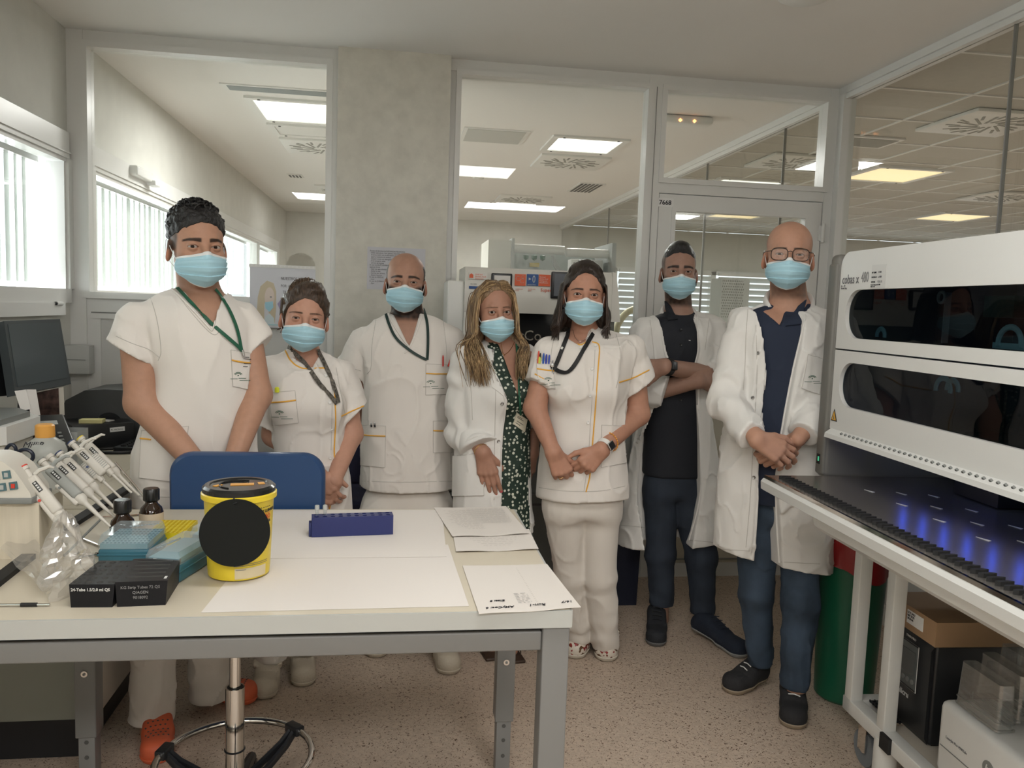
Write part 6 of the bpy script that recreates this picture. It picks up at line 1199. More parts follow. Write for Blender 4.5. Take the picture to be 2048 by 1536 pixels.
def shoe(o, name, toe, heel, m_up, m_sole, kind='sneaker', width=0.047, z0=0.0, lace=None, parent=None, colf=None):
    """toe, heel: floor points"""
    toe = np.array((toe[0], toe[1], 0.0)); heel = np.array((heel[0], heel[1], 0.0)); L = np.linalg.norm(toe-heel); y = (heel-toe)/L; x = np.array((-y[1], y[0], 0.)); R = np.array([x, y, (0, 0, 1.)]).T
    c = (toe+heel)/2
    def loc(P): return ((P-c.astype(F32))@R.astype(F32)).astype(F32)
    def body(P, off=0.0):
        q = loc(P); h = L/2
        d = cap(q, (0.004, -h+width*0.98, 0.034), (0, -h*0.25, 0.040), width*0.98+off, width*0.90+off)
        d = smin(d, cap(q, (0, -h*0.1, 0.050), (0, h-width*0.85, 0.050), width*0.84+off, width*0.80+off), 0.03)
        d = smin(d, cap(q, (0, h*0.15, 0.075), (0, h*0.55, 0.085), 0.036+off, 0.040+off), 0.03)
        qt = q.copy(); top = 0.070+0.040*np.clip((q[:, 1]+h*0.35)/(h*0.7), 0, 1)+(0.006 if kind == 'clog' else 0)
        return smax(d, q[:, 2]-top-off, 0.02)
    def up(P):
        q = loc(P); d = smax(body(P), 0.012-q[:, 2], 0.003)
        if kind == 'clog' or kind == 'croc':
            d = smin(d, box3(q, (0, 0.004, 0.082), (0.052, 0.016, 0.012), Rx(0.55), 0.006), 0.004) if kind == 'clog' else d
        return d
    def so(P): q = loc(P); b = body(P, 0.004); return smax(smax(b, q[:, 2]-0.026-0.006*np.clip(q[:, 1]/0.1, -1, 1), 0.003), 0.001-q[:, 2], 0.002)
    lo = np.minimum(toe, heel)-0.06; hi = np.maximum(toe, heel)+0.06; lo[2] = -0.01; hi[2] = 0.14
    s = o.add(name, up, 0.0035, lo, hi, m_up, colf, parent=parent)
    o.add('sole', so, 0.0035, lo, (hi[0], hi[1], 0.045), m_sole, None, parent=s)
    if kind in ('sneaker', 'moccasin'):
        mb = MB(o.org)
        for k in range(4 if kind == 'sneaker' else 2):
            yy = -L*0.10+k*0.020; zz = 0.086+k*0.010
            mb.tube([c+R@np.array((sx*0.020, yy+0.004*sx, zz-abs(sx)*0.004)) for sx in (-1, -0.5, 0, 0.5, 1)], 0.0022, lace or m_up, 6)
        mb.build('shoelace', s)
    if kind == 'croc':
        mb = MB(o.org)
        for k in range(5):
            for j in range(-2, 3):
                p = np.array((j*0.014+(k % 2)*0.007, -L*0.30+k*0.017, 0.2)); w0 = c+R@p
                d = float(body(A3([w0]))[0]); w = w0-np.array((0, 0, max(d, 0)*0.0)); zt = 0.2
                for _ in range(12):
                    dd = float(up(A3([c+R@np.array((p[0], p[1], zt))]))[0]); zt -= dd*0.8
                mb.cyl(c+R@np.array((p[0], p[1], zt-0.002)), c+R@np.array((p[0], p[1], zt+0.0008)), 0.0032, m_hole, 8)
        mb.build('vent_hole', s)
    return s
def face_mask(o, head, seed=0, low=0.0, sc=1.0):
    NU, NV = 48, 66; V = []; rs = random.Random(seed)
    def P(u, v):
        au = abs(u); vv = v
        K = [(0, -0.104, -0.016), (0.12, -0.119, -0.030), (0.30, -0.127, -0.045), (0.55, -0.124, -0.072), (0.80, -0.104, -0.101), (1.0, -0.075, -0.121)]
        t = [k[0] for k in K]; yc = np.interp(vv, t, [k[1] for k in K]); zc = np.interp(vv, t, [k[2] for k in K])
        wx = np.interp(vv, [0, 0.35, 0.65, 0.85, 1], [0.067, 0.073, 0.071, 0.062, 0.044])*head.w; ys = np.interp(vv, [0, 0.5, 1], [-0.036, -0.030, -0.034]); zs = np.interp(vv, [0, 0.5, 1], [-0.037, -0.064, -0.092])
        a = au*PI/2*0.98; x = wx*math.sin(a)*(1 if u > 0 else -1); k = (1-math.cos(a)); y = yc+(ys-yc)*k**0.9; z = zc+(zs-zc)*au**1.3
        if vv < 0.15: z += 0.006*(1-vv/0.15)*(-au*(1-au)*2.2)      # pinched over the nose
        return x, y, z
    for j in range(NV+1):
        v = j/NV
        for i in range(NU+1):
            u = -1+2*i/NU; x, y, z = P(u, v)
            env = (1-abs(u)**3)*min(1, max(0, (v-0.16)/0.06))*min(1, max(0, (0.93-v)/0.08))
            ph = (v-0.2)/0.70*3+0.16*math.sin(u*3+seed)*abs(u)+0.22*abs(u)*(0.5-v)
            pl = (ph-math.floor(ph)); f = 0.0085*(1-min(1, pl*1.25))**1.2*(0.30+0.70*abs(u)**0.6)*min(1, pl/0.06)
            n = np.array((x*0.9, y+0.0, 0.0)); n /= np.linalg.norm(n)+1e-9
            V.append(head.W(np.array((x, y, z-low))+n*(f*env+0.0015)))
    V = np.array(V); F = []
    # push outside the face
    for _ in range(3):
        d = head.sdf(V.astype(F32)); push = np.maximum(0.0035-d, 0)
        ctr = head.W((0, 0.0, -0.05)); dv = V-ctr; dv /= np.linalg.norm(dv, axis=1)[:, None]; V = V+dv*push[:, None]*1.1
    mb = MB(o.org); n1 = NU+1
    for j in range(NV):
        for i in range(NU):
            a = j*n1+i; q = (a, a+1, a+1+n1, a+n1); white = j < 5 or j >= NV-2 or i == 0 or i == NU-1
            F.append((q, m_maskw if white else m_mask))
    mb.v = [tuple(p-o.org) for p in V]
    for q, m in F: mb.f.append(q); mb.m.append(mb.mi(m)); mb.s.append(True)
    ob = mb.build('face_mask', o.root); ob.data.shade_smooth() if hasattr(ob.data, 'shade_smooth') else None
    sd = ob.modifiers.new('thick', 'SOLIDIFY'); sd.thickness = 0.0012; sd.offset = -1
    ct = np.array(o.org)
    for sx in (-1, 1):
        i = NU if sx > 0 else 0
        top = V[1*n1+i]; bot = V[(NV-1)*n1+i]; e1 = head.W((sx*0.082*head.w, 0.012, 0.016)); e2 = head.W((sx*0.081*head.w, 0.026, -0.02)); e3 = head.W((sx*0.077*head.w, 0.006, -0.045))
        MB(o.org).tube(spline([top, (top+e1)/2+(e1-ct)*0, e1, e2, e3, bot], 24), 0.0011, m_maskw, 6).build('ear_loop', ob)
    return ob
class Surf:
    """ray-cast helper: finds points on a garment as seen along a line of sight, to sew details onto it"""
    def __init__(s, *objs):
        s.b = []
        for o in objs:
            me = o.data; wo = np.array(o.location) if o.parent is None else np.array(o.parent.location)
            if o.parent is not None and o.parent.parent is not None: wo = np.array(o.parent.parent.location)
            v = np.empty(len(me.vertices)*3, F32); me.vertices.foreach_get('co', v); v = v.reshape(-1, 3)+wo
            s.b.append(BVHTree.FromPolygons([tuple(p) for p in v.tolist()], [tuple(p.vertices) for p in me.polygons]))
    def at(s, px, py, off=0.0, Y=None):
        d = _ray(px, py); d = d/np.linalg.norm(d); best = None
        for b in s.b:
            h = b.ray_cast(Vector(CO), Vector(d))
            if h[0] is not None and (best is None or h[3] < best[2]): best = (np.array(h[0]), np.array(h[1]), h[3])
        if best is None: return None
        n = best[1]; n = n if np.dot(n, d) < 0 else -n
        return best[0]+n*off, n
    def line(s, pts, off=0.0015, n=24):
        K = spline([(p[0], p[1], 0) for p in pts], n); out = []
        for k in K:
            h = s.at(k[0], k[1], off)
            if h is not None: out.append(h[0])
        if len(out) > 4:
            o = np.array(out); q = o.copy(); q[1:-1] = (o[:-2]+2*o[1:-1]+o[2:])/4; out = list(q)
        return out
    def patch(s, mb, quad, m, off=0.003, nu=10, nv=10, th=0.0025):
        """quad: 4 pixel corners TL, TR, BR, BL; a sewn-on piece with its own thickness"""
        TL, TR, BR, BL = [np.array(q, float) for q in quad]; G = []; ok = True
        for j in range(nv+1):
            for i in range(nu+1):
                u, v = i/nu, j/nv; p = (TL*(1-u)+TR*u)*(1-v)+(BL*(1-u)+BR*u)*v; h = s.at(p[0], p[1], off)
                if h is None: return False
                G.append(h)
        pts = np.array([g[0] for g in G]); nn = np.array([g[1] for g in G]); md = np.median(pts[:, 1])
        pts = np.where(np.abs(pts[:, 1:2]-md) > 0.09, pts+0, pts)
        n1 = nu+1; top = pts; bot = pts-nn*(off+th); V = list(top)+list(bot); N = len(top); F = []
        for j in range(nv):
            for i in range(nu): a = j*n1+i; F.append((a, a+1, a+1+n1, a+n1))
        ed = [i for i in range(nu+1)]+[j*n1+nu for j in range(1, nv+1)]+[nv*n1+i for i in range(nu-1, -1, -1)]+[j*n1 for j in range(nv-1, 0, -1)]
        for k in range(len(ed)): a, b = ed[k], ed[(k+1) % len(ed)]; F.append((a, b, b+N, a+N))
        mb.add(V, F, m, True); return True
# ================================================================== THE SEVEN PEOPLE
def cvx(P, pts, k=0.0):
    """any polygon in the x-z plane, endless along y: signed distance"""
    pts = [np.array((p[0], p[2]), F32) for p in pts]
    X = P[:, 0]; Z = P[:, 2]; d2 = None; ins = np.zeros(len(P), bool)
    for i in range(len(pts)):
        a = pts[i]; b = pts[i-1]; ex, ez = b[0]-a[0], b[1]-a[1]; wx, wz = X-a[0], Z-a[1]
        h = np.clip((wx*ex+wz*ez)/(ex*ex+ez*ez), 0, 1); q = (wx-ex*h)**2+(wz-ez*h)**2; d2 = q if d2 is None else np.minimum(d2, q)
        if ez != 0: ins ^= ((a[1] > Z) != (b[1] > Z)) & (X < ex*(Z-a[1])/ez+a[0])
    d = np.sqrt(d2); return np.where(ins, -d, d)
def figure(Y, foot, label, head, skincol, torso, yaw, arms, hands, legs, coarse_pad=0.016, neck=(0.054, 0.062), nb=None, colkw={}, fine=(), gaze=None, neckdy=0.02, bust=None, female=False):
    """builds the root (the body, one continuous skin mesh). arms: list of (pts, radii); hands: list of hand(); legs: list of (pts, radii); fine: list of (lo, hi, h) extra boxes"""
    o = Person(Y, foot, label); L = Loft(torso, yaw)
    o.torso = L; nbp = nb if nb is not None else head.W((0, 0.03, -0.20))
    sh = [a[0][0] for a in arms]
    def core(P):
        d = L.d(P, -0.016, kc=0.05)
        d = smin(d, cap(P, head.W((0, 0.022, -0.05)), nbp, neck[0], neck[1]), 0.03)
        for s_ in sh: d = smin(d, cap(P, np.array(nbp)-np.array((0, 0, 0.030)), np.array(s_)-np.array((0, 0, 0.006)), 0.040, 0.040), 0.05)
        if bust is not None:
            for b in bust: d = smin(d, sph(P, b[0], b[1]-0.012), 0.05)
        return d
    def arm(P, i):
        d = chain(P, arms[i][0], arms[i][1], 0.02)
        if hands[i] is not None: d = smin(d, hand_sdf(P, hands[i]), 0.018)
        return d
    def body(P):
        d = smin(head.sdf(P), core(P), 0.025)
        for i in range(len(arms)): d = smin(d, arm(P, i), 0.03)
        for l in legs: d = smin(d, chain(P, l[0], l[1], 0.03), 0.03)
        return d
    o.body = body; o.head = head
    hl, hh = head.c-np.array((0.13, 0.14, 0.175))*head.sc, head.c+np.array((0.13, 0.14, 0.15))*head.sc
    parts = []
    def hn(P): return smin(head.sdf(P), core(P), 0.025)
    V, Q = poly(hn, hl, hh, 0.0021); parts.append((V, Q, 0))
    V, Q = poly(hn, (hl[0]-0.06, hl[1]-0.06, hl[2]-0.16), (hh[0]+0.06, hh[1]+0.04, hl[2]+0.006), 0.0045); parts.append((V, Q, 0))
    for i, (p, r) in enumerate(arms):
        pts = list(p[1:]); lo, hi = bounds(pts, 0.07)
        if hands[i] is not None: lo = np.minimum(lo, hands[i]['lo']-0.01); hi = np.maximum(hi, hands[i]['hi']+0.01)
        up = np.array(p[0])*0.55+np.array(p[1])*0.45; lo = np.minimum(lo, up-0.06); hi = np.maximum(hi, up+0.06)
        V, Q = poly(lambda P, i=i: arm(P, i), lo, hi, 0.0032); parts.append((V, Q, 0))
    for lo, hi, h in fine: V, Q = poly(body, lo, hi, h); parts.append((V, Q, 0))
    allp = [q for a in arms for q in a[0]]+[q for l in legs for q in l[0]]+[head.c]+[(r[1]-r[3], r[2]-r[4], r[0]) for r in torso]+[(r[1]+r[3], r[2]+r[4], r[0]) for r in torso]
    lo, hi = bounds(allp, 0.1); hi[2] = head.c[2]-0.12
    V, Q = poly(lambda P: body(P)+0.005, lo, hi, 0.013); parts.append((V, Q, 0))
    g = gaze if gaze is not None else (CO-head.c)
    parts += head.eyes(g)
    tips = []
    if 'nailcol' in colkw:
        for H in hands:
            if H is not None: tips += [(t, colkw['nailcol']) for t in H['tips']]
    kw = {k: v for k, v in colkw.items() if k != 'nailcol'}
    cf = skin_colors(head, skincol, nails=tips or None, **kw)
    o.root = mk('person', parts, [m_skin, m_eye, m_iris, m_pupil], None, o.org, cf)
    tag(o.root, label, 'person'); o.arms = arms; o.hands = hands; o.nb = np.array(nbp); o.sh = sh; o.yaw = yaw
    return o
def jacket(o, name, rows, m, sleeves, neckcut=(), opening=(), yaw=0.0, h=0.0055, hem=None, folds=0.006, inner=None, seed=0, cutY=None, label=None, bust=None, collar=None, shr=0.058, parent=None, slit=None, fz=5.0, extra=None):
    """sleeves: list of (pts, radii, end plane point, end plane normal)"""
    L = Loft(rows, yaw); nb = o.nb; SL = []
    for pts, rs, tw in sleeves:
        pts = [np.array(p, float) for p in pts]; e = pts[-1]-pts[-2]; l = np.linalg.norm(e); e = e/l; en = e+np.array(tw, float); en /= np.linalg.norm(en)
        SL.append((pts[:-1]+[pts[-1]+e*0.09], list(rs[:-1])+[rs[-1]+(rs[-1]-rs[-2])*0.09/l], pts[-1], en))
    sleeves = SL
    def f(P):
        d = L.d(P, 0, kc=0.05)
        if bust is not None:
            for b in bust: d = smin(d, sph(P, b[0], b[1]), 0.06)
        for (pts, rs, ep, en) in sleeves:
            d = smin(d, cap(P, nb-np.array((0, 0, 0.022)), np.array(pts[0])-np.array((0, 0, 0.004)), 0.052, rs[0]*0.84), 0.05)
        d = d+drape(P, folds, seed=seed, z=fz)
        for k, (pts, rs, ep, en) in enumerate(sleeves):
            a = chain(P, pts, rs, 0.02)
            for i in range(len(pts)-1): a = a+sleeve_folds(P, pts[i], pts[i+1], 0.0035 if len(pts) < 3 else 0.0055, 48, seed+i+k*3)*0.8
            a = a+drape(P, folds*0.7, 1.2, seed+5, z=9)
            d2 = np.maximum(a, plane(P, ep, en)); d = smin(d, d2, 0.012)
        if extra is not None: d = extra(P, d)
        for c, front in neckcut: d = smax(d, -np.maximum(cvx(P, c), P[:, 1]-front), 0.004)
        for c, front in opening: d = np.maximum(d, -np.maximum(cvx(P, c), P[:, 1]-front))
        if collar is not None: d = np.maximum(d, -cap(P, collar[0], collar[1], collar[2], collar[2]))
        if hem is not None: d = np.maximum(d, hem(P))
        return d
    pts = [p for s_ in sleeves for p in list(s_[0][:-1])+[s_[2]]]+[(r[1]-r[3], r[2]-r[4], r[0]) for r in rows]+[(r[1]+r[3], r[2]+r[4], r[0]) for r in rows]
    lo, hi = bounds(pts, 0.09); g = o.add(name, f, h, lo, hi, m, label=label, parent=parent); o.jf = f
    return g
def trousers(o, legs, m, hips, yaw=0.0, h=0.0065, hems=None, folds=0.007, seed=0, name='trousers', cuffs=None, top=None):
    L = Loft(hips, yaw)
    def f(P):
        d = None
        for k, (pts, rs) in enumerate(legs):
            a = chain(P, pts, rs, 0.03); an = np.array(pts[-1]); z = P[:, 2]-an[2]
            bun = np.clip(1-np.abs(z-0.05)/0.14, 0, 1)
            a = a-bun*0.003*np.sin(z*75+vn(P*8+seed+k)*9)+drape(P, folds, 1.0, seed+k, z=6)
            kn = np.array(pts[-2]); zk = P[:, 2]-kn[2]; a = a-np.clip(1-np.abs(zk)/0.10, 0, 1)*0.002*np.sin(zk*70+vn(P*9+k)*6)
            a = np.maximum(a, (hems[k] if hems else 0.03)-P[:, 2]); d = a if d is None else smin(d, a, 0.012)
        return smin(d, L.d(P, 0, kc=0.12), 0.05)
    pts = [p for l in legs for p in l[0]]+[(r[1]-r[3], r[2]-r[4], r[0]) for r in hips]+[(r[1]+r[3], r[2]+r[4], r[0]) for r in hips]
    lo, hi = bounds(pts, 0.11); lo[2] = 0.01
    return o.add(name, f, h, lo, hi, m)
def lanyard(o, m, pts3, w=0.0075, name='lanyard', th=0.0012, parent=None):
    return MB(o.org).tube(pts3, w, m, 8, flat=0.16).build(name, parent or o.root)
def strap(o, S, px, m, w=0.007, off=0.007, name='lanyard', n=26, extra=None):
    """a flat ribbon lying on the clothes along a path of sight lines"""
    mb = MB(o.org)
    for path in px:
        P = []; N = []; K = spline([(p[0], p[1], 0) for p in path], n)
        for k in K:
            h = S.at(k[0], k[1], off)
            if h is not None: P.append(h[0]); N.append(h[1])
        P = np.array(P)
        for _ in range(3): P[1:-1] = (P[:-2]+2*P[1:-1]+P[2:])/4
        V = []; F = []
        for i in range(len(P)):
            t = P[min(i+1, len(P)-1)]-P[max(i-1, 0)]; t /= np.linalg.norm(t)+1e-9; s_ = np.cross(t, N[i]); s_ /= np.linalg.norm(s_)+1e-9; nn = np.cross(s_, t)
            for a, b in ((-1, 0), (1, 0), (1, 1), (-1, 1)): V.append(P[i]+s_*a*w+nn*b*0.0014)
        for i in range(len(P)-1):
            for k in range(4): F.append((i*4+k, i*4+(k+1) % 4, i*4+4+(k+1) % 4, i*4+4+k))
        mb.add(V, F, m, False)
    return mb.build(name, o.root)
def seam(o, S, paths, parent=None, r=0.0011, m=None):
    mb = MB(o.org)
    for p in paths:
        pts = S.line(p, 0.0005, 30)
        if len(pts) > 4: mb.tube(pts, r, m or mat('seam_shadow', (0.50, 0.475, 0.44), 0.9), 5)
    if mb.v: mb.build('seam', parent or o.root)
def coat_collar(o, g, r=0.074, dz=-0.01, span=0.9, m=None):
    c = o.nb+np.array((0, 0.004, dz)); mb = MB(o.org); P = []; R = []
    for t in np.linspace(-1, 1, 33):
        a = PI/2+t*(PI-span) + o.yaw; rr = r*(1+0.25*abs(t)**3); P.append(c+np.array((rr*math.cos(a), rr*math.sin(a)*0.95, 0.036-0.062*abs(t)**1.6))); R.append(0.0125*(1-0.45*abs(t)**4))
    mb.tube(P, R, m or m_cot2, 10, flat=2.3, up=(0, 0, 1)); b = mb.build('collar', g); return b
def button(o, S, px, m, name='button', r=0.0062, parent=None):
    for p in px:
        h = S.at(p[0], p[1], 0.0)
        if h is None: continue
        c, n = h; R = frame_to(n); MB(o.org).lathe([(0.001, 0.0), (r, 0.0), (r, 0.002), (r*0.8, 0.0032), (r*0.5, 0.0022), (0.0005, 0.0022)], c+n*0.001, m, 14, R=R).build(name, parent or o.root)
def pocket(o, S, quad, m, band=None, name='pocket', off=0.003, parent=None, emblem=None):
    mb = MB(o.org)
    if not S.patch(mb, quad, m, off): return None
    p = mb.build(name, parent or o.root); TL, TR, BR, BL = [np.array(q, float) for q in quad]; sm = MB(o.org)
    for a, b in ((TL, BL), (BL, BR), (BR, TR), (TL, TR)):
        pts = S.line([a, (a+b)/2, b], off+0.0002, 12)
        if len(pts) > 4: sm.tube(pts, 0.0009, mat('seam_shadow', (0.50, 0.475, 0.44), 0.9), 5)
    if sm.v: sm.build('stitching', p)
    if band is not None:
        TL, TR, BR, BL = [np.array(q, float) for q in quad]; a = TL*(1-band)+BL*band; b = TR*(1-band)+BR*band
        pts = S.line([a, (a+b)/2+np.array((0, 0.8)), b], off+0.002, 14)
        if len(pts) > 3: MB(o.org).tube(pts, 0.0026, m_orange, 6).build('piping', p)
    if emblem is not None:
        c = np.array(emblem, float); ms = mat('print_green', (0.03, 0.12, 0.07), 0.7); mb = MB(o.org)
        for r0 in (9, 6.5):
            pts = S.line([(c[0]+r0*math.cos(a), c[1]-r0*0.8*math.sin(a)) for a in np.linspace(0.5, PI-0.5, 7)], off+0.0008, 10)
            if len(pts) > 3: mb.tube(pts, 0.0010, ms, 4)
        pts = S.line([(c[0]-1.0, c[1]-1), (c[0]+1.0, c[1]-1)], off+0.001, 4)
        if len(pts) > 1: mb.tube(pts, 0.0018, ms, 4)
        for k, (x0, x1) in enumerate(((-15, -1), (1, 15), (3, 26))):
            y = 5.5+(k == 2)*3-(k == 1)*1
            pts = S.line([(c[0]+x0, c[1]+y), ((c[0]*2+x0+x1)/2, c[1]+y), (c[0]+x1, c[1]+y)], off+0.0008, 6)
            if len(pts) > 2: mb.tube(pts, 0.0008, ms, 4)
        if mb.v: mb.build('printed_emblem', p)
    return p
def pen(o, c, d, L, m, mtip=None, r=0.0042, name='pen', label=None):
    d = np.array(d, float); d /= np.linalg.norm(d); mb = MB(o.org); c = np.array(c, float)
    mb.cyl(c, c+d*L*0.85, r, m, 10); mb.cyl(c+d*L*0.85, c+d*L, r*0.9, mtip or m, 10, r*0.6); mb.box(c+d*L*0.72+np.array((0, -r-0.0008, 0)), (0.003, 0.0015, L*0.4), mtip or m)
    e = mb.build(name, o.root, label=label); return e
def badge(o, S, quad, rings=None, name='badge'):
    mb = MB(o.org); S.patch(mb, quad, mat('badge_card', (0.70, 0.66, 0.52), 0.4), 0.006, 4, 4, 0.002); b = mb.build(name, o.root)
    TL, TR, BR, BL = [np.array(q, float) for q in quad]; t = MB(o.org)
    for v, u0, u1 in ((0.18, 0.1, 0.55), (0.3, 0.1, 0.7), (0.6, 0.15, 0.75), (0.8, 0.1, 0.5)):
        a = (TL*(1-u0)+TR*u0)*(1-v)+(BL*(1-u0)+BR*u0)*v; c = (TL*(1-u1)+TR*u1)*(1-v)+(BL*(1-u1)+BR*u1)*v
        pts = S.line([a, (a+c)/2, c], 0.0068, 5)
        if len(pts) > 2: t.tube(pts, 0.0009, m_ink, 4)
    if t.v: t.build('badge_print', b)
    return b
# ------------------------------------------------------------------ hair
def m_hair(name, col, col2=None, rough=0.42, sc=(60, 60, 6)):
    m = mat(name, col, rough, noise=0.55, nscale=5, bump=0.6, bscale=6, stretch=sc, spec=0.5); return m
def hair_shell(o, head, reg, m, thick=0.008, amp=0.004, fs=110, h=0.0026, extra=None, name='hair', box=None, st=(1, 1, 1)):
    """reg(q): signed region (negative inside) in head coordinates"""
    def f(P):
        q = head.Lc(P); rg = reg(q); tp = np.clip(-rg/0.020, 0, 1); d = head.sdf(P)-thick*(0.12+0.88*tp)-tp*(amp*2*(vn(q*np.array(st, F32)*fs)-0.5)+amp*(vn(q*np.array(st, F32)*fs*2.3)-0.5))
        if extra is not None: d = extra(P, q, d)
        for sx in (-1, 1): d = smax(d, -ell(q, (sx*0.083*head.w, 0.004, -0.019), (0.026, 0.026, 0.035)), 0.004)
        return smax(d, rg*head.sc+0.009*(vn(q*np.array((130, 130, 40), F32))-0.5), 0.003)
    b = box or 0.0; lo = head.c-np.array((0.125, 0.14, 0.16))-b; hi = head.c+np.array((0.125, 0.15, 0.17))+b
    return o.add(name, f, h, lo, hi, m)
def strands(o, guides, r, m, name='hair', parent=None, nseg=18, flat=0.5):
    """guides: list of 3-D control point lists"""
    mb = MB(o.org)
    for g in guides:
        P = spline(g, nseg); R = [r*(0.35+0.65*math.sin(min(1, (i+1)/nseg*3)*PI/2))*(1-0.75*max(0, (i/nseg-0.6)/0.4)) for i in range(nseg)]
        mb.tube(P, R, m, 5, flat=flat, caps=False)
    me = mb; return me.build(name, parent or o.root)
# ---- 1: tall man with curly hair, orange clogs, far left
def person1():
    Y = 2.70; yaw = 0.34
    J = lambda x, y, d=0.0: atY(x, y, Y+d)
    hd = Head(J(393, 492, 0.0), yaw=0.50, pitch=0.05, roll=-0.03, sc=1.06)
    shA, elA, wrA = J(274, 642, -0.06), J(284, 806, -0.09), J(402, 938, -0.19)
    shB, elB, wrB = J(484, 636, 0.06), J(514, 790, 0.0), J(462, 935, -0.17)
    HA = hand(wrA, (0.85, -0.2, -0.5), (-0.3, -0.8, 0.5), -1, 1.05, (0.3, 0.3, 0.2)); HB = hand(wrB, (-0.7, -0.3, -0.6), (0.4, -0.85, 0.3), 1, 1.05, (0.3, 0.4, 0.3))
    P_ = Person(Y, (0, 0, 0), '')
    rows = P_.rows([(588, 345, 445, 0.07), (610, 308, 475, 0.095), (645, 285, 500, 0.118), (700, 296, 500, 0.13), (760, 308, 503, 0.125), (830, 292, 506, 0.122), (900, 272, 512, 0.125), (960, 272, 516, 0.13), (1003, 274, 520, 0.135), (1010, 274, 520, 0.135)], yaw=yaw)
    hip = lambda x, d: J(x, 1010, d)
    toeA = atZ(318, 1532, 0); toeB = atZ(516, 1400, 0)
    anA = np.array((-0.735, 2.60, 0.09)); anB = np.array((-0.62, 2.80, 0.09))
    legs = [([J(345, 1000, -0.02), atY(306, 1290, 2.65), atY(303, 1470, 2.65)], [0.062, 0.055, 0.04]), ([J(450, 1000, 0.05), atY(420, 1290, 2.75), atY(420, 1390, 2.84)], [0.062, 0.055, 0.04])]
    o = figure(Y, (-0.68, 2.68, 0), 'person with dark curly hair and grey temples in white scrubs, orange clogs and green lanyard', hd, (0.44, 0.245, 0.165), rows, yaw,
               [([shA, elA, wrA], [0.054, 0.050, 0.031]), ([shB, elB, wrB], [0.054, 0.046, 0.029])], [HA, HB], legs, neck=(0.060, 0.066), nb=J(400, 590, 0.04), colkw=dict(brow=(0.012, 0.008, 0.006), thick=1.45, beard=(0.16, 0.10, 0.075, 0.35), scalp=(0.05, 0.046, 0.042, 0.85), scalpf=lambda q: np.clip((np.abs(q[:, 0])-0.056)/0.012, 0, 1)*np.clip((q[:, 2]+0.018)/0.01, 0, 1)*np.clip((0.06-q[:, 2])/0.02, 0, 1)*np.clip((q[:, 1]+0.050-0.4*np.clip(0.02-q[:, 2], 0, 1))/0.010, 0, 1)))
    s1 = (shA, J(262, 705, -0.07)); s2 = (shB, J(516, 700, 0.05))
    cut = [([J(340, 560, -0.1), J(422, 655, -0.1), J(429, 640, -0.1), J(436, 560, -0.1)], Y+0.02), ([J(352, 540, -0.1), J(436, 540, -0.1), J(436, 590, -0.1), J(352, 580, -0.1)], Y+0.06)]
    hem = lambda P: J(380, 1004)[2]-P[:, 2]+0.0*P[:, 0]
    g = jacket(o, 'scrub_top', rows, m_cot, [([shA, s1[1]], [0.058, 0.078], (-0.35, 0, 0.1)), ([shB, s2[1]], [0.056, 0.070], (0.45, 0, 0.1))], cut, yaw=yaw, hem=hem, seed=1, folds=0.006)
    hips = P_.rows([(980, 300, 500, 0.11), (1030, 290, 505, 0.12), (1080, 290, 505, 0.12)], yaw=yaw)
    trousers(o, [([J(338, 1060, -0.02), atY(306, 1290, 2.64), atY(303, 1500, 2.64)], [0.10, 0.064, 0.072]), ([J(448, 1060, 0.05), atY(420, 1290, 2.74), atY(418, 1400, 2.80)], [0.10, 0.066, 0.070])], m_trou, hips, yaw, hems=[0.05, 0.04], seed=3)
    m_or = mat('orange_rubber', (0.62, 0.12, 0.05), 0.55); 
    shoe(o, 'shoe', toeA, np.array((atY(303, 1500, 2.64)[0]-0.005, 2.72, 0)), m_or, m_or, 'croc', 0.050); shoe(o, 'shoe', toeB, np.array((-0.68, 2.86, 0)), m_or, m_or, 'croc', 0.050)
    face_mask(o, hd, 1)
    mh = m_hair('curly_black_hair', (0.012, 0.011, 0.011), sc=(40, 40, 40))
    def reg(q):
        ax = np.abs(q[:, 0]); front = 0.068-q[:, 2]-8*ax*ax; side = np.maximum(0.020-q[:, 2]-0.5*np.clip(q[:, 1]-0.0, -0.05, 0.03), -0.050-q[:, 1]); back = np.maximum(-0.045-q[:, 2], 0.050-q[:, 1])
        return np.minimum(front, np.minimum(np.where(ax > 0.045, side, 1.0), back))
    def ex(P, q, d): return d-0.008*np.clip((q[:, 2]-0.055)/0.05, 0, 1)
    hr = hair_shell(o, hd, reg, mh, 0.005, 0.004, 85, extra=ex)
    rs = np.random.default_rng(3); mb = MB(o.org)
    for k in range(330):
        th = rs.uniform(0, 2*PI); ph = rs.uniform(0.05, 1.30)
        dirv = np.array((math.sin(ph)*math.cos(th)*0.95, math.sin(ph)*math.sin(th), math.cos(ph)))
        if dirv[2] < 0.70 and dirv[1] < -0.25: continue
        c0 = np.array((0, 0.006, 0.04))+dirv*np.array((0.081, 0.100, 0.090)); r = rs.uniform(0.007, 0.013); ax = np.cross(dirv, rs.normal(size=3)); ax /= np.linalg.norm(ax); b2 = np.cross(dirv, ax)
        a0 = rs.uniform(0, 6.28); pts = [hd.W(c0+ax*r*math.cos(a0+t)+dirv*r*math.sin(a0+t)+b2*0.0025*t) for t in np.linspace(0, 4.4, 10)]
        mb.tube(pts, 0.0024, mh, 4, caps=False)
    mb.build('curl', hr)['kind'] = 'stuff'
    S = Surf(g)
    m_green = mat('green_ribbon', (0.015, 0.10, 0.055), 0.6)
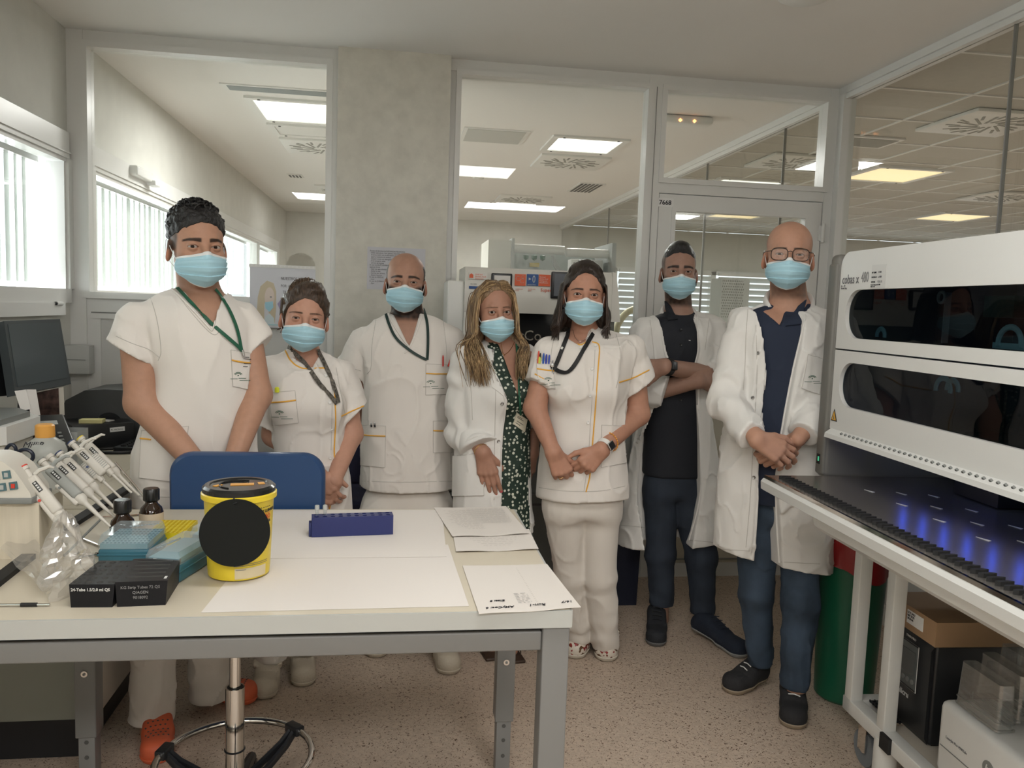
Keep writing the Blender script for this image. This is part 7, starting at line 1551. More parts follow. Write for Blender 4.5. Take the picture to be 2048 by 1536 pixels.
    strap(o, Surf(g, o.root), [[(343, 566), (365, 590), (400, 628), (440, 664), (470, 690), (481, 702)], [(428, 580), (440, 595), (458, 625), (472, 660), (480, 700)]], m_green, 0.0055)
    MB(o.org).tube([S.at(481, 700, 0.008)[0], S.at(483, 712, 0.010)[0]], 0.004, m_steel, 8).build('lanyard_clip', o.root)
    badge(o, S, [(482, 708), (506, 711), (504, 741), (481, 739)])
    pocket(o, S, [(461, 700), (499, 706), (494, 778), (465, 772)], m_cot, 0.28, emblem=(475, 752))
    pocket(o, S, [(285, 862), (377, 852), (362, 965), (280, 955)], m_cot, None, off=0.004)
    pts = S.line([(284, 877), (304, 879)], 0.006, 6); MB(o.org).tube(pts, 0.0026, m_orange, 6).build('piping', o.root)
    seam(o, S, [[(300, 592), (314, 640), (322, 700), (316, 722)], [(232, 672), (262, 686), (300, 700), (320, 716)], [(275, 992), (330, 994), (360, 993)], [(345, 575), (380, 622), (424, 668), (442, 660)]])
    # neckband along the V
    mb = MB(o.org); pts = S.line([(338, 572), (378, 612), (424, 662)], 0.002, 24); mb.tube(pts, 0.004, m_cot, 6, flat=0.6); pts = S.line([(432, 596), (431, 640), (424, 662)], 0.002, 18)
    if len(pts) > 4: mb.tube(pts, 0.004, m_cot, 6, flat=0.6)
    mb.build('neckband', o.root)
    return o
person1()
# ---- 2: woman with pinned-up brown hair and a patterned lanyard
def tunic_piping(o, S, paths, name='piping', r=0.0026):
    mb = MB(o.org)
    for p in paths:
        pts = S.line(p, 0.001, 40)
        if len(pts) > 3: mb.tube(pts, r, m_orange, 6)
    return mb.build(name, o.root)
def person2():
    Y = 2.98; yaw = 0.10; J = lambda x, y, d=0.0: atY(x, y, Y+d)
    hd = Head(J(609, 634), yaw=0.16, pitch=0.03, roll=0.07, sc=0.985, wide=1.02, female=True, open_=0.75)
    shA, elA, wrA = J(543, 742, 0.0), J(548, 870, 0.02), J(632, 945, -0.15); shB, elB, wrB = J(682, 748, 0.02), J(702, 868, 0.02), J(668, 962, -0.14)
    HB = hand(wrB, (-0.50, -0.05, -0.85), (0.2, -0.95, 0.1), 1, 0.93, (0.35, 0.45, 0.3)); HA = hand(wrA, (0.45, -0.02, -0.85), (-0.2, -0.95, 0.1), -1, 0.93, (0.5, 0.5, 0.3))
    rows = Person(Y, (0, 0, 0), '').rows([(725, 545, 672, 0.075), (755, 532, 692, 0.10), (800, 540, 692, 0.128), (850, 545, 690, 0.12), (900, 550, 692, 0.115), (960, 548, 702, 0.12), (1040, 540, 708, 0.13)], yaw=yaw)
    bust = [(J(585, 810, -0.075), 0.062), (J(648, 812, -0.070), 0.062)]
    lA = [J(590, 1060), atY(548, 1240, 3.0), atY(540, 1360, 3.02)]; lB = [J(655, 1060, 0.02), atY(610, 1240, 3.04), atY(604, 1335, 3.10)]
    o = figure(Y, (-0.36, 3.0, 0), 'person with pinned-up brown hair, patterned lanyard and piped white tunic, behind the blue chair', hd, (0.50, 0.275, 0.195), rows, yaw,
               [([shA, elA, wrA], [0.046, 0.040, 0.026]), ([shB, elB, wrB], [0.046, 0.042, 0.026])], [HA, HB], [(lA, [0.062, 0.05, 0.035]), (lB, [0.062, 0.05, 0.035])], neck=(0.046, 0.052), nb=J(610, 712, 0.035), bust=bust, colkw=dict(brow=(0.05, 0.028, 0.018), thick=0.75, cheek=0.5, makeup=0.3))
    cut = [([J(571, 680, -0.1), J(587, 722, -0.1), J(622, 738, -0.1), J(634, 712, -0.1), J(641, 680, -0.1)], Y+0.02)]
    g = jacket(o, 'tunic', rows, m_cot, [([shA, J(530, 850, 0.0)], [0.053, 0.062], (-0.3, 0, 0.1)), ([shB, J(706, 832, 0.02)], [0.052, 0.066], (0.35, 0, 0.35))], cut, yaw=yaw, hem=lambda P: J(620, 1050)[2]-P[:, 2], seed=12, bust=bust, folds=0.006)
    hips = Person(Y, (0, 0, 0), '').rows([(1000, 555, 695, 0.11), (1060, 550, 700, 0.12), (1100, 550, 700, 0.12)], yaw=yaw)
    trousers(o, [([J(590, 1080), atY(548, 1240, 2.99), atY(540, 1355, 3.0)], [0.095, 0.060, 0.062]), ([J(655, 1080, 0.02), atY(610, 1240, 3.03), atY(604, 1330, 3.08)], [0.095, 0.058, 0.058])], m_trou, hips, yaw, hems=[0.085, 0.085], seed=6)
    m_clog = mat('white_leather', (0.50, 0.44, 0.35), 0.5, bump=0.5, bscale=160)
    shoe(o, 'clog', atZ(530, 1402, 0), (-0.455, 3.08, 0), m_clog, m_clog, 'clog', 0.047); shoe(o, 'clog', atZ(612, 1376, 0), (-0.36, 3.17, 0), m_clog, m_clog, 'clog', 0.047)
    face_mask(o, hd, 2, low=0.002)
    mh = m_hair('brown_hair', (0.05, 0.030, 0.018), sc=(50, 12, 14))
    reg = lambda q: np.where(q[:, 1] < 0.02, 0.068-11*q[:, 0]**2-1.1*np.clip(q[:, 1]+0.055, 0, 0.12)-q[:, 2]+0.000, np.where(np.abs(q[:, 0]) > 0.03, -0.055-q[:, 2], -0.07-q[:, 2]))
    def ex(P, q, d):
        b = ell(q, (0.012, -0.015, 0.098), (0.055, 0.065, 0.036))+0.006*(vn(q*np.array((60, 14, 60), F32))-0.5); b = smin(b, ell(q, (0.01, 0.075, 0.075), (0.05, 0.05, 0.045)), 0.02); return smin(d, b*hd.sc, 0.015)
    hr = hair_shell(o, hd, reg, mh, 0.006, 0.0022, 70, extra=ex, st=(1.6, 0.3, 0.8))
    rs = np.random.default_rng(5); G = []
    for k in range(240):
        x = rs.uniform(-1, 1); z0 = 0.075-0.03*x*x; p0 = (x*0.066, -0.078+0.045*x*x, z0)
        G.append([hd.W(p) for p in (p0, (x*0.067, -0.06+0.03*x*x, 0.105-0.030*x*x), (x*0.060, -0.01, 0.137-0.035*x*x+rs.normal()*0.003), (x*0.04+0.008, 0.05, 0.120+rs.normal()*0.005), (0.01+x*0.02, 0.10, 0.075))])
    for sx in (-1, 1):
        for k in range(90):
            t = rs.uniform(0, 1); G.append([hd.W(p) for p in ((sx*0.073, -0.045+0.02*t, 0.045-0.06*t*0.6), (sx*0.083, -0.005, 0.050-0.055*t+0.012), (sx*0.082, 0.045, 0.055-0.06*t), (sx*0.05, 0.095, 0.055-0.05*t))])
    mh2 = m_hair('brown_hair_light', (0.105, 0.066, 0.040), sc=(20, 20, 20))
    strands(o, G, 0.0022, mh2, 'hair_strands', parent=hr)
    S = Surf(g); SB = Surf(g, o.root)
    tunic_piping(o, S, [[(570, 700), (582, 722), (600, 735), (622, 739)], [(629, 737), (650, 737), (660, 750), (668, 775), (670, 810), (671, 850), (668, 900), (670, 950), (663, 1000), (655, 1030)], [(683, 832), (700, 824), (727, 812)]])
    button(o, S, [(651, 752), (659, 805), (664, 860), (660, 915), (658, 970)], m_btn)
    seam(o, S, [[(672, 735), (680, 780), (690, 830)], [(664, 760), (664, 820), (662, 900)]])
    m_lan = mat('patterned_ribbon', (0.10, 0.09, 0.075), 0.6, noise=0.9, nscale=130)
    strap(o, SB, [[(570, 684), (590, 706), (615, 735), (645, 775), (672, 808)], [(634, 700), (645, 722), (660, 755), (671, 788), (675, 806)]], m_lan, 0.0075, 0.006)
    pocket(o, S, [(540, 786), (590, 782), (597, 845), (546, 850)], m_cot, 0.30, emblem=(560, 828))
    for (x, y, c, n, l) in ((543, 783, (0.35, 0.03, 0.03), 'pen', 0.06), (557, 786, (0.75, 0.80, 0.05), 'highlighter', 0.05)):
        h = S.at(x, y, 0.007); a = h[0]; b = S.at(x-1, y-14, 0.010)
        pen(o, a, (-0.12, 0, 1) if n == 'pen' else (0, 0, 1), 0.05 if n == 'pen' else 0.018, mat('pen_'+n, c, 0.3), None, 0.0036 if n == 'pen' else 0.008, n)
    MB(o.org).tube([hd.W((-0.078, 0.006, -0.052)), hd.W((-0.080, 0.008, -0.066))], 0.003, m_steel, 8).build('earring', o.root)
person2()
# ---- 3: man with receding hair and dark beard in front of the pillar
def person3():
    Y = 3.38; yaw = 0.03; J = lambda x, y, d=0.0: atY(x, y, Y+d)
    hd = Head(J(811, 566), yaw=-0.02, pitch=-0.04, roll=0.02, sc=1.035, wide=0.99, open_=0.9)
    shA, elA, wrA = J(728, 684), J(712, 800, 0.06), J(760, 900, 0.20); shB, elB, wrB = J(903, 682), J(915, 800, 0.06), J(880, 900, 0.20)
    HA = hand(wrA, (0.8, 0.2, -0.4), (0, 1, 0.1), 1); HB = hand(wrB, (-0.8, 0.2, -0.4), (0, 1, 0.1), -1)
    R_ = Person(Y, (0, 0, 0), '').rows
    rows = R_([(628, 770, 868, 0.07), (648, 742, 892, 0.09), (680, 724, 906, 0.12), (725, 722, 908, 0.135), (780, 726, 906, 0.140), (850, 724, 906, 0.150), (920, 722, 906, 0.145), (975, 721, 908, 0.145)], yaw=yaw)
    lA = [J(770, 1000), np.array((-0.075, 3.28, 0.48)), np.array((-0.080, 3.34, 0.09))]; lB = [J(860, 1000), np.array((0.20, 3.24, 0.48)), np.array((0.205, 3.20, 0.09))]
    o = figure(Y, (0.05, 3.3, 0), 'person with receding dark hair and beard in v-neck scrubs, before the pillar', hd, (0.40, 0.225, 0.16), rows, yaw,
               [([shA, elA, wrA], [0.056, 0.048, 0.030]), ([shB, elB, wrB], [0.056, 0.048, 0.030])], [HA, HB], [(lA, [0.062, 0.06, 0.04]), (lB, [0.062, 0.06, 0.04])], neck=(0.062, 0.068), nb=J(818, 645, 0.035),
               colkw=dict(brow=(0.012, 0.009, 0.008), thick=1.35, beard=(0.02, 0.014, 0.012, 0.95), beardz=-0.02, scalp=(0.03, 0.024, 0.02, 0.5), scalpf=lambda q: np.clip((np.abs(q[:, 0])-0.052)/0.02, 0, 1)*np.clip((q[:, 2]-0.0)/0.02, 0, 1)*np.clip((0.075-q[:, 2])/0.02, 0, 1)*np.clip((q[:, 1]+0.04)/0.02, 0, 1)))
    cut = [([J(768, 590, -0.12), J(818, 694, -0.12), J(820, 694, -0.12), J(852, 590, -0.12)], Y+0.03)]
    g = jacket(o, 'scrub_top', rows, m_cot, [([shA, J(706, 742, 0.02)], [0.062, 0.076], (-0.25, 0, 0.1)), ([shB, J(924, 742, 0.02)], [0.062, 0.076], (0.25, 0, 0.1))], cut, yaw=yaw, hem=lambda P: J(815, 971)[2]-P[:, 2], seed=22, folds=0.006)
    hips = R_([(950, 735, 895, 0.12), (1000, 728, 900, 0.125), (1040, 728, 902, 0.13)], yaw=yaw)
    trousers(o, [([J(772, 1035), np.array((-0.075, 3.26, 0.48)), np.array((-0.078, 3.31, 0.06))], [0.112, 0.085, 0.080]), ([J(858, 1035), np.array((0.20, 3.23, 0.48)), np.array((0.20, 3.18, 0.06))], [0.112, 0.085, 0.080])], m_trou, hips, yaw, hems=[0.10, 0.10], seed=9)
    mc = mat('white_leather', (0.50, 0.44, 0.35), 0.5)
    shoe(o, 'clog', atZ(757, 1318, 0), (-0.075, 3.43, 0), mc, mc, 'clog', 0.050); shoe(o, 'clog', atZ(905, 1352, 0), (0.185, 3.28, 0), mc, mc, 'clog', 0.050)
    face_mask(o, hd, 3)
    mh = m_hair('cropped_black_hair', (0.022, 0.018, 0.016), sc=(90, 90, 90))
    reg = lambda q: np.maximum(np.maximum(-0.025-q[:, 2]-0.4*np.clip(q[:, 1], 0, 0.1), q[:, 2]-0.070-0.15*q[:, 1]), np.maximum(-0.018-0.3*np.maximum(q[:, 2]-0.01, 0)-q[:, 1], 0.045-np.hypot(q[:, 0], np.maximum(q[:, 1], 0))))
    hair_shell(o, hd, reg, mh, 0.0018, 0.0010, 200)
    S = Surf(g); SB = Surf(g, o.root); mg = MATS['green_ribbon'] if 'green_ribbon' in MATS else mat('green_ribbon', (0.015, 0.10, 0.055), 0.6)
    mg2 = mat('dark_green_ribbon', (0.014, 0.035, 0.030), 0.6)
    strap(o, SB, [[(772, 622), (778, 648), (795, 680), (822, 703), (852, 720)], [(845, 618), (853, 645), (855, 680), (853, 720)]], mg2, 0.0055)
    seam(o, S, [[(752, 640), (744, 690), (742, 735), (734, 748)], [(886, 640), (892, 690), (894, 735)], [(724, 962), (780, 964), (840, 964), (905, 962)], [(700, 735), (722, 742)]])
    mb = MB(o.org)
    for L_ in ([(771, 614), (790, 655), (819, 696)], [(849, 614), (836, 655), (819, 696), (808, 706)]): mb.tube(S.line(L_, 0.002, 24), 0.0042, m_cot, 6, flat=0.6)
    mb.build('neckband', o.root)
    pocket(o, S, [(852, 728), (898, 730), (896, 788), (851, 790)], m_cot, 0.30, emblem=(861, 768))
    pocket(o, S, [(724, 850), (772, 852), (770, 935), (722, 930)], m_cot, 0.24); pocket(o, S, [(866, 842), (904, 842), (904, 905), (866, 905)], m_cot, 0.30)
    for x, y, c in ((884, 728, (0.55, 0.05, 0.04)), (893, 728, (0.65, 0.12, 0.10))): pen(o, S.at(x, y, 0.008)[0]-np.array((0, 0, 0.01)), (0.35 if x > 888 else -0.02, 0, 1), 0.045, mat('red_pen', c, 0.3), None, 0.0034)
    for x in (745, 752): pen(o, S.at(x, 852, 0.008)[0]-np.array((0, 0, 0.004)), (-0.1, 0, 1), 0.018, m_dark, m_steel, 0.0034)
person3()
# ---- 4: woman with long blonde hair, open coat over a dotted green dress
def long_hair(o, hd, m, mdark, side, n, endf, part=0.0, r=0.0032, seed=0, wide=1.0, top=0.122, name='hair_strands', parent=None, f0=-0.072, back=0.10):
    rs = np.random.default_rng(seed); G = []
    for k in range(n):
        t = rs.random()**1.25; s = side; y0 = f0+(back-f0)*t
        zt = top-6*max(0, abs(y0)-0.02)**2*1.6-0.25*max(0, -y0-0.055)
        p0 = (part+s*0.003, y0, zt-0.002); j = rs.normal(size=3)*0.003
        yf = -0.052+0.135*t; w = 0.088*wide
        p1 = (part+s*(0.040), y0*0.85-0.000, zt-0.009+rs.normal()*0.002); p2 = (s*0.076*wide, yf+0.002, 0.062+rs.normal()*0.003); p3 = (s*(w+0.006*rs.random()), yf+0.006, -0.012); p4 = (s*(w+0.002+0.010*rs.random()), yf+0.004, -0.085)
        G.append([hd.W(np.array(p)+j*(i > 0)) for i, p in enumerate((p0, p1, p2, p3, p4))]+endf(s, t, rs))
    return G
def person4():
    Y = 3.15; yaw = 0.22; J = lambda x, y, d=0.0: atY(x, y, Y+d)
    hd = Head(J(988, 622), yaw=0.16, pitch=0.02, roll=-0.05, sc=0.955, wide=0.95, female=True, open_=1.15)
    shA, elA, wrA = J(928, 722, -0.03), J(930, 860, 0.0), J(966, 905, -0.13); shB, elB, wrB = J(1052, 718, 0.04), J(1068, 840, 0.08), J(1064, 905, 0.02)
    HA = hand(wrA, (0.25, -0.05, -0.97), (-0.15, -0.98, 0.0), -1, 0.97, (0.10, 0.18, 0.10), thumb=(0.35, 0.5), fan=0.03); HB = hand(wrB, (-0.18, -0.1, -0.97), (0.6, -0.75, 0.0), 1, 0.95, (0.25, 0.35, 0.2), thumb=(0.5, 0.2))
    R_ = Person(Y, (0, 0, 0), '').rows
    rows = R_([(700, 935, 1048, 0.075), (722, 918, 1058, 0.10), (770, 912, 1060, 0.115), (850, 915, 1058, 0.115), (920, 907, 1060, 0.12), (1000, 905, 1062, 0.13), (1070, 903, 1066, 0.13)], yaw=yaw)
    inner = R_([(700, 950, 1040, 0.06), (722, 935, 1052, 0.085), (770, 935, 1063, 0.105), (830, 945, 1058, 0.095), (920, 935, 1060, 0.105), (1000, 930, 1058, 0.115), (1090, 920, 1068, 0.12)], yaw=yaw)
    bust = [(J(1003, 790, -0.085), 0.060), (J(1045, 785, -0.055), 0.060)]
    lA = [J(975, 1050), np.array((0.41, 3.15, 0.47)), np.array((0.40, 3.25, 0.09))]; lB = [J(1030, 1050), np.array((0.50, 3.15, 0.47)), np.array((0.52, 3.24, 0.09))]
    nail = (0.55, 0.10, 0.12)
    o = figure(Y, (0.45, 3.2, 0), 'person with long blonde hair in open lab coat over a green white-dotted dress', hd, (0.40, 0.215, 0.150), inner, yaw,
               [([shA, elA, wrA], [0.044, 0.038, 0.025]), ([shB, elB, wrB], [0.044, 0.038, 0.025])], [HA, HB], [(lA, [0.075, 0.052, 0.036]), (lB, [0.075, 0.052, 0.036])], neck=(0.044, 0.050), nb=J(1000, 690, 0.035), bust=bust,
               fine=[(np.array((0.30, 3.05, 0.02)), np.array((0.66, 3.35, 0.62)), 0.006)], colkw=dict(brow=(0.06, 0.035, 0.02), thick=0.6, cheek=0.35, makeup=0.4, nailcol=nail))
    mdress = bpy.data.materials.new('dotted_dress'); mdress.use_nodes = True; nt = mdress.node_tree; N = nt.nodes; L = nt.links; b = N['Principled BSDF']; b.inputs['Roughness'].default_value = 0.7
    tc = N.new('ShaderNodeTexCoord'); v = N.new('ShaderNodeTexVoronoi'); v.inputs['Scale'].default_value = 62; v.inputs['Randomness'].default_value = 0.75; L.new(tc.outputs['Object'], v.inputs[0])
    mp = N.new('ShaderNodeMapRange'); mp.inputs[1].default_value = 0.36; mp.inputs[2].default_value = 0.30; L.new(v.outputs['Distance'], mp.inputs[0]); mx = N.new('ShaderNodeMix'); mx.data_type = 'RGBA'
    mx.inputs[6].default_value = (0.012, 0.030, 0.020, 1); mx.inputs[7].default_value = (0.60, 0.62, 0.52, 1); L.new(mp.outputs[0], mx.inputs[0]); L.new(mx.outputs[2], b.inputs['Base Color'])
    vcut = [([J(992, 660, -0.1), J(1034, 790, -0.1), J(1038, 790, -0.1), J(1042, 660, -0.1)], Y+0.03)]
    dr = jacket(o, 'dress', inner, mdress, [([shA, J(928, 760, -0.02)], [0.036, 0.034], (0, 0, 0)), ([shB, J(1056, 760, 0.04)], [0.036, 0.034], (0, 0, 0))], vcut, yaw=yaw, hem=lambda P: J(1050, 1082)[2]-P[:, 2]-0.25*(P[:, 0]-0.55), seed=31, bust=[(b_[0], b_[1]+0.004) for b_ in bust], folds=0.004)
    op = [([J(1003, 660, -0.1), J(985, 730, -0.1), J(1012, 800, -0.1), J(1120, 800, -0.1), J(1120, 660, -0.1)], Y+0.02), ([J(1012, 799, -0.1), J(1003, 900, -0.1), J(1000, 1110, -0.1), J(1065, 1110, -0.1), J(1056, 900, -0.1), J(1070, 799, -0.1)], Y+0.01)]
    g = jacket(o, 'lab_coat', rows, m_cot2, [([shA, elA+np.array((-0.01, 0, 0.0)), J(957, 893, -0.10)], [0.056, 0.064, 0.068], (-0.2, 0, -0.35)), ([shB, elB, J(1066, 862, 0.05)], [0.054, 0.056, 0.056], (0, 0, 0))], [], op, yaw=yaw, hem=lambda P: J(1062, 1062)[2]-P[:, 2], seed=33, bust=[(b_[0]+np.array((0, -0.008, 0)), b_[1]) for b_ in bust], folds=0.006)
    # turned-up cuff
    c0, c1 = J(937, 868, -0.05), J(957, 893, -0.10); dv = (c1-c0)/np.linalg.norm(c1-c0); nv = dv+np.array((-0.2, 0, -0.35)); nv /= np.linalg.norm(nv)
    f = lambda P: np.maximum(np.maximum(cap(P, elA, c1+dv*0.1, 0.070, 0.080)+0.002*np.sin(P[:, 0]*90), plane(P, c1+nv*0.004, nv)), -plane(P, c1-nv*0.062, nv))
    lo, hi = bounds([elA, c1], 0.11); o.add('cuff', f, 0.0045, lo, hi, m_cot2, parent=g)
    S = Surf(g); SD = Surf(dr, o.root, g); seam(o, S, [[(935, 715), (942, 780), (945, 840)], [(992, 760), (990, 850), (988, 1000)]])
    pocket(o, S, [(908, 912), (966, 905), (968, 990), (907, 992)], m_cot2, None, off=0.006)
    button(o, S, [(997, 883), (1004, 808)], m_snap, 'snap')
    button(o, S, [(1005, 807)], m_snap, 'snap')
    mb = MB(o.org)
    S.patch(mb, [(962, 700), (1003, 700), (1012, 795), (985, 775)], m_cot2, 0.004, 8, 12); lp = mb.build('lapel', g) if mb.v else None
    mb = MB(o.org); mb.tube([p for p in S.line([(972, 690), (985, 735), (1010, 800), (1003, 880), (1001, 1010)], 0.002, 40)], 0.0028, m_cot2, 6); mb.build('coat_edge', g)
    mg2 = mat('dark_green_ribbon', (0.014, 0.035, 0.030), 0.6)
    strap(o, SD, [[(1030, 690), (1036, 750), (1038, 800), (1040, 828)]], mat('green_ribbon', (0.015, 0.10, 0.055), 0.6), 0.004)
    badge(o, Surf(dr), [(1033, 824), (1053, 838), (1048, 864), (1026, 848)])
    mb = MB(o.org); pts = SD.line([(1000, 676), (1004, 700), (1008, 710), (1020, 700), (1030, 680)], 0.003, 20); mb.tube(pts, 0.0009, mat('gold', (0.7, 0.45, 0.2), 0.25, metal=1), 5); h = SD.at(1008, 711, 0.004); mb.lathe([(0.0003, 0.003), (0.003, 0), (0.0003, -0.003)], h[0], MATS['gold'], 8); mb.build('necklace', o.root)
    w = wrA; d = (elA-wrA)/np.linalg.norm(elA-wrA); mb = MB(o.org); Rr = frame_to(d); pts = [w+d*0.012+Rr@np.array((0.031*math.cos(a), 0.027*math.sin(a), 0.003*math.sin(a))) for a in np.linspace(0, 2*PI, 22)[:-1]]
    mb.tube(pts, 0.0022, mat('gold', (0.7, 0.45, 0.2), 0.25, metal=1), 6, closed=True); mb.build('bracelet', o.root)
    face_mask(o, hd, 4, low=0.004)
    mh = m_hair('blonde_hair', (0.43, 0.30, 0.165), sc=(40, 40, 5)); mhd = m_hair('dark_blonde_hair', (0.19, 0.12, 0.065), sc=(50, 50, 8))
    def reg(q): return np.where(q[:, 1] < 0.01, np.minimum(0.062+0.5*np.clip(-q[:, 1]-0.03, 0, 0.1)-0.8*np.clip(np.abs(q[:, 0])-0.02, 0, 1)-q[:, 2], 0.071-np.abs(q[:, 0])+0*q[:, 2]+0.6*np.clip(-q[:, 1]-0.03, 0, 1)), -0.10-q[:, 2])
    hr = hair_shell(o, hd, reg, mhd, 0.007, 0.002, 60, st=(1.5, 1.5, 0.3))
    def vol(P):
        d = chain(P, [hd.W((-0.070, 0.030, 0.02)), hd.W((-0.076, 0.022, -0.10)), J(942, 708, -0.03), J(955, 745, -0.115)], [0.022, 0.026, 0.024, 0.010], 0.03)
        d = smin(d, chain(P, [hd.W((0.064, 0.035, 0.02)), hd.W((0.068, 0.035, -0.10)), J(1046, 705, 0.02), J(1052, 740, -0.04)], [0.022, 0.026, 0.022, 0.010], 0.03), 0.02)
        d = smin(d, ell(P, hd.W((0, 0.075, -0.13)), (0.075, 0.03, 0.13)), 0.04); q = hd.Lc(P); return d+0.005*(vn(q*np.array((110, 110, 9), F32))-0.5)
    lo, hi = bounds([hd.c, J(930, 760, -0.15), J(1070, 760, 0.1)], 0.12); o.add('hair_length', vol, 0.005, lo, hi, mhd, parent=hr)
    SG = Surf(g, dr, o.root)
    def endf(s, t, rs):
        if s < 0:
            x = 930+rs.normal()*7+22*rs.random(); x2 = x+8+26*rs.random(); y2 = rs.uniform(735, 775)
            if t > 0.7: return [J(918+rs.random()*25, 700, 0.04), J(922+rs.random()*20, 718, 0.02)]
            h = SG.at(x2, y2, 0.010); h1 = SG.at((x+x2)/2, 722, 0.012+0.012*rs.random()); e = h[0] if h is not None else J(x2, y2, -0.13); m_ = h1[0] if h1 is not None else J((x+x2)/2, 722, -0.1)
            return [J(x+4, 690, -0.055+0.05*rs.random()), m_, e]
        x = 1042+rs.random()*16; x2 = x+rs.uniform(-6, 10); y2 = rs.uniform(725, 765)
        if t > 0.75: return [J(1058, 700, 0.06), J(1060, 725, 0.06)]
        h = SG.at(x2-8, y2, 0.010); e = h[0] if h is not None and h[0][1] > Y-0.2 else J(x2, y2, -0.06)
        return [J(x, 690, -0.01+0.04*rs.random()), e+np.array((0, 0, 0.05))+(J(x, 715, 0)-J(x2, 715, 0))*0.5, e]
    G = long_hair(o, hd, mh, mhd, -1, 330, endf, part=0.008, seed=1, wide=0.93); G += long_hair(o, hd, mh, mhd, 1, 300, endf, part=0.008, seed=2, wide=0.93)
    rs = np.random.default_rng(9); cut_ = rs.random(len(G)) < 0.55
    strands(o, [g_ for g_, c in zip(G, cut_) if c], 0.0034, mh, 'light_strands', parent=hr, nseg=22); strands(o, [g_ for g_, c in zip(G, cut_) if not c], 0.0034, mhd, 'dark_strands', parent=hr, nseg=22)
    ms = mat('sandal_brown', (0.05, 0.03, 0.02), 0.5)
    for (tx, ty, hy) in ((985, 1312, 3.27), (1025, 1318, 3.25)):
        t = atZ(tx, ty, 0); y = hy; c = np.array((t[0]-0.02, hy, 0)); f = lambda P: smax(smax(smin(cap(P, (c[0], c[1], 0.045), (t[0], t[1]+0.03, 0.022), 0.034, 0.026), cap(P, (c[0], c[1], 0.05), (c[0], c[1]+0.02, 0.12), 0.034, 0.036), 0.02), 0.012-P[:, 2], 0.004), P[:, 2]-0.12, 0.01)
        lo, hi = bounds([t, c+np.array((0, 0, 0.1))], 0.07); 
        fo = o.add('foot', f, 0.005, lo, hi, mat('skin_plain', (0.36, 0.19, 0.13), 0.55))
        u = MB(o.org); d_ = (c-t); L_ = np.linalg.norm(d_); u.box((t+c)/2+np.array((0, 0, 0.007)), (0.082, L_+0.10, 0.013), ms, Rz(math.atan2(-d_[0], d_[1])), 0.005)
        for q in (0.28, 0.6):
            p = t+d_*q; u.tube([p+np.array((0.045*math.cos(a), 0, 0.008+0.055*math.sin(a)*(0.9+0.5*q))) for a in np.linspace(0, PI, 10)], 0.006, ms, 6, flat=0.4)
        u.build('sandal', o.root)
person4()
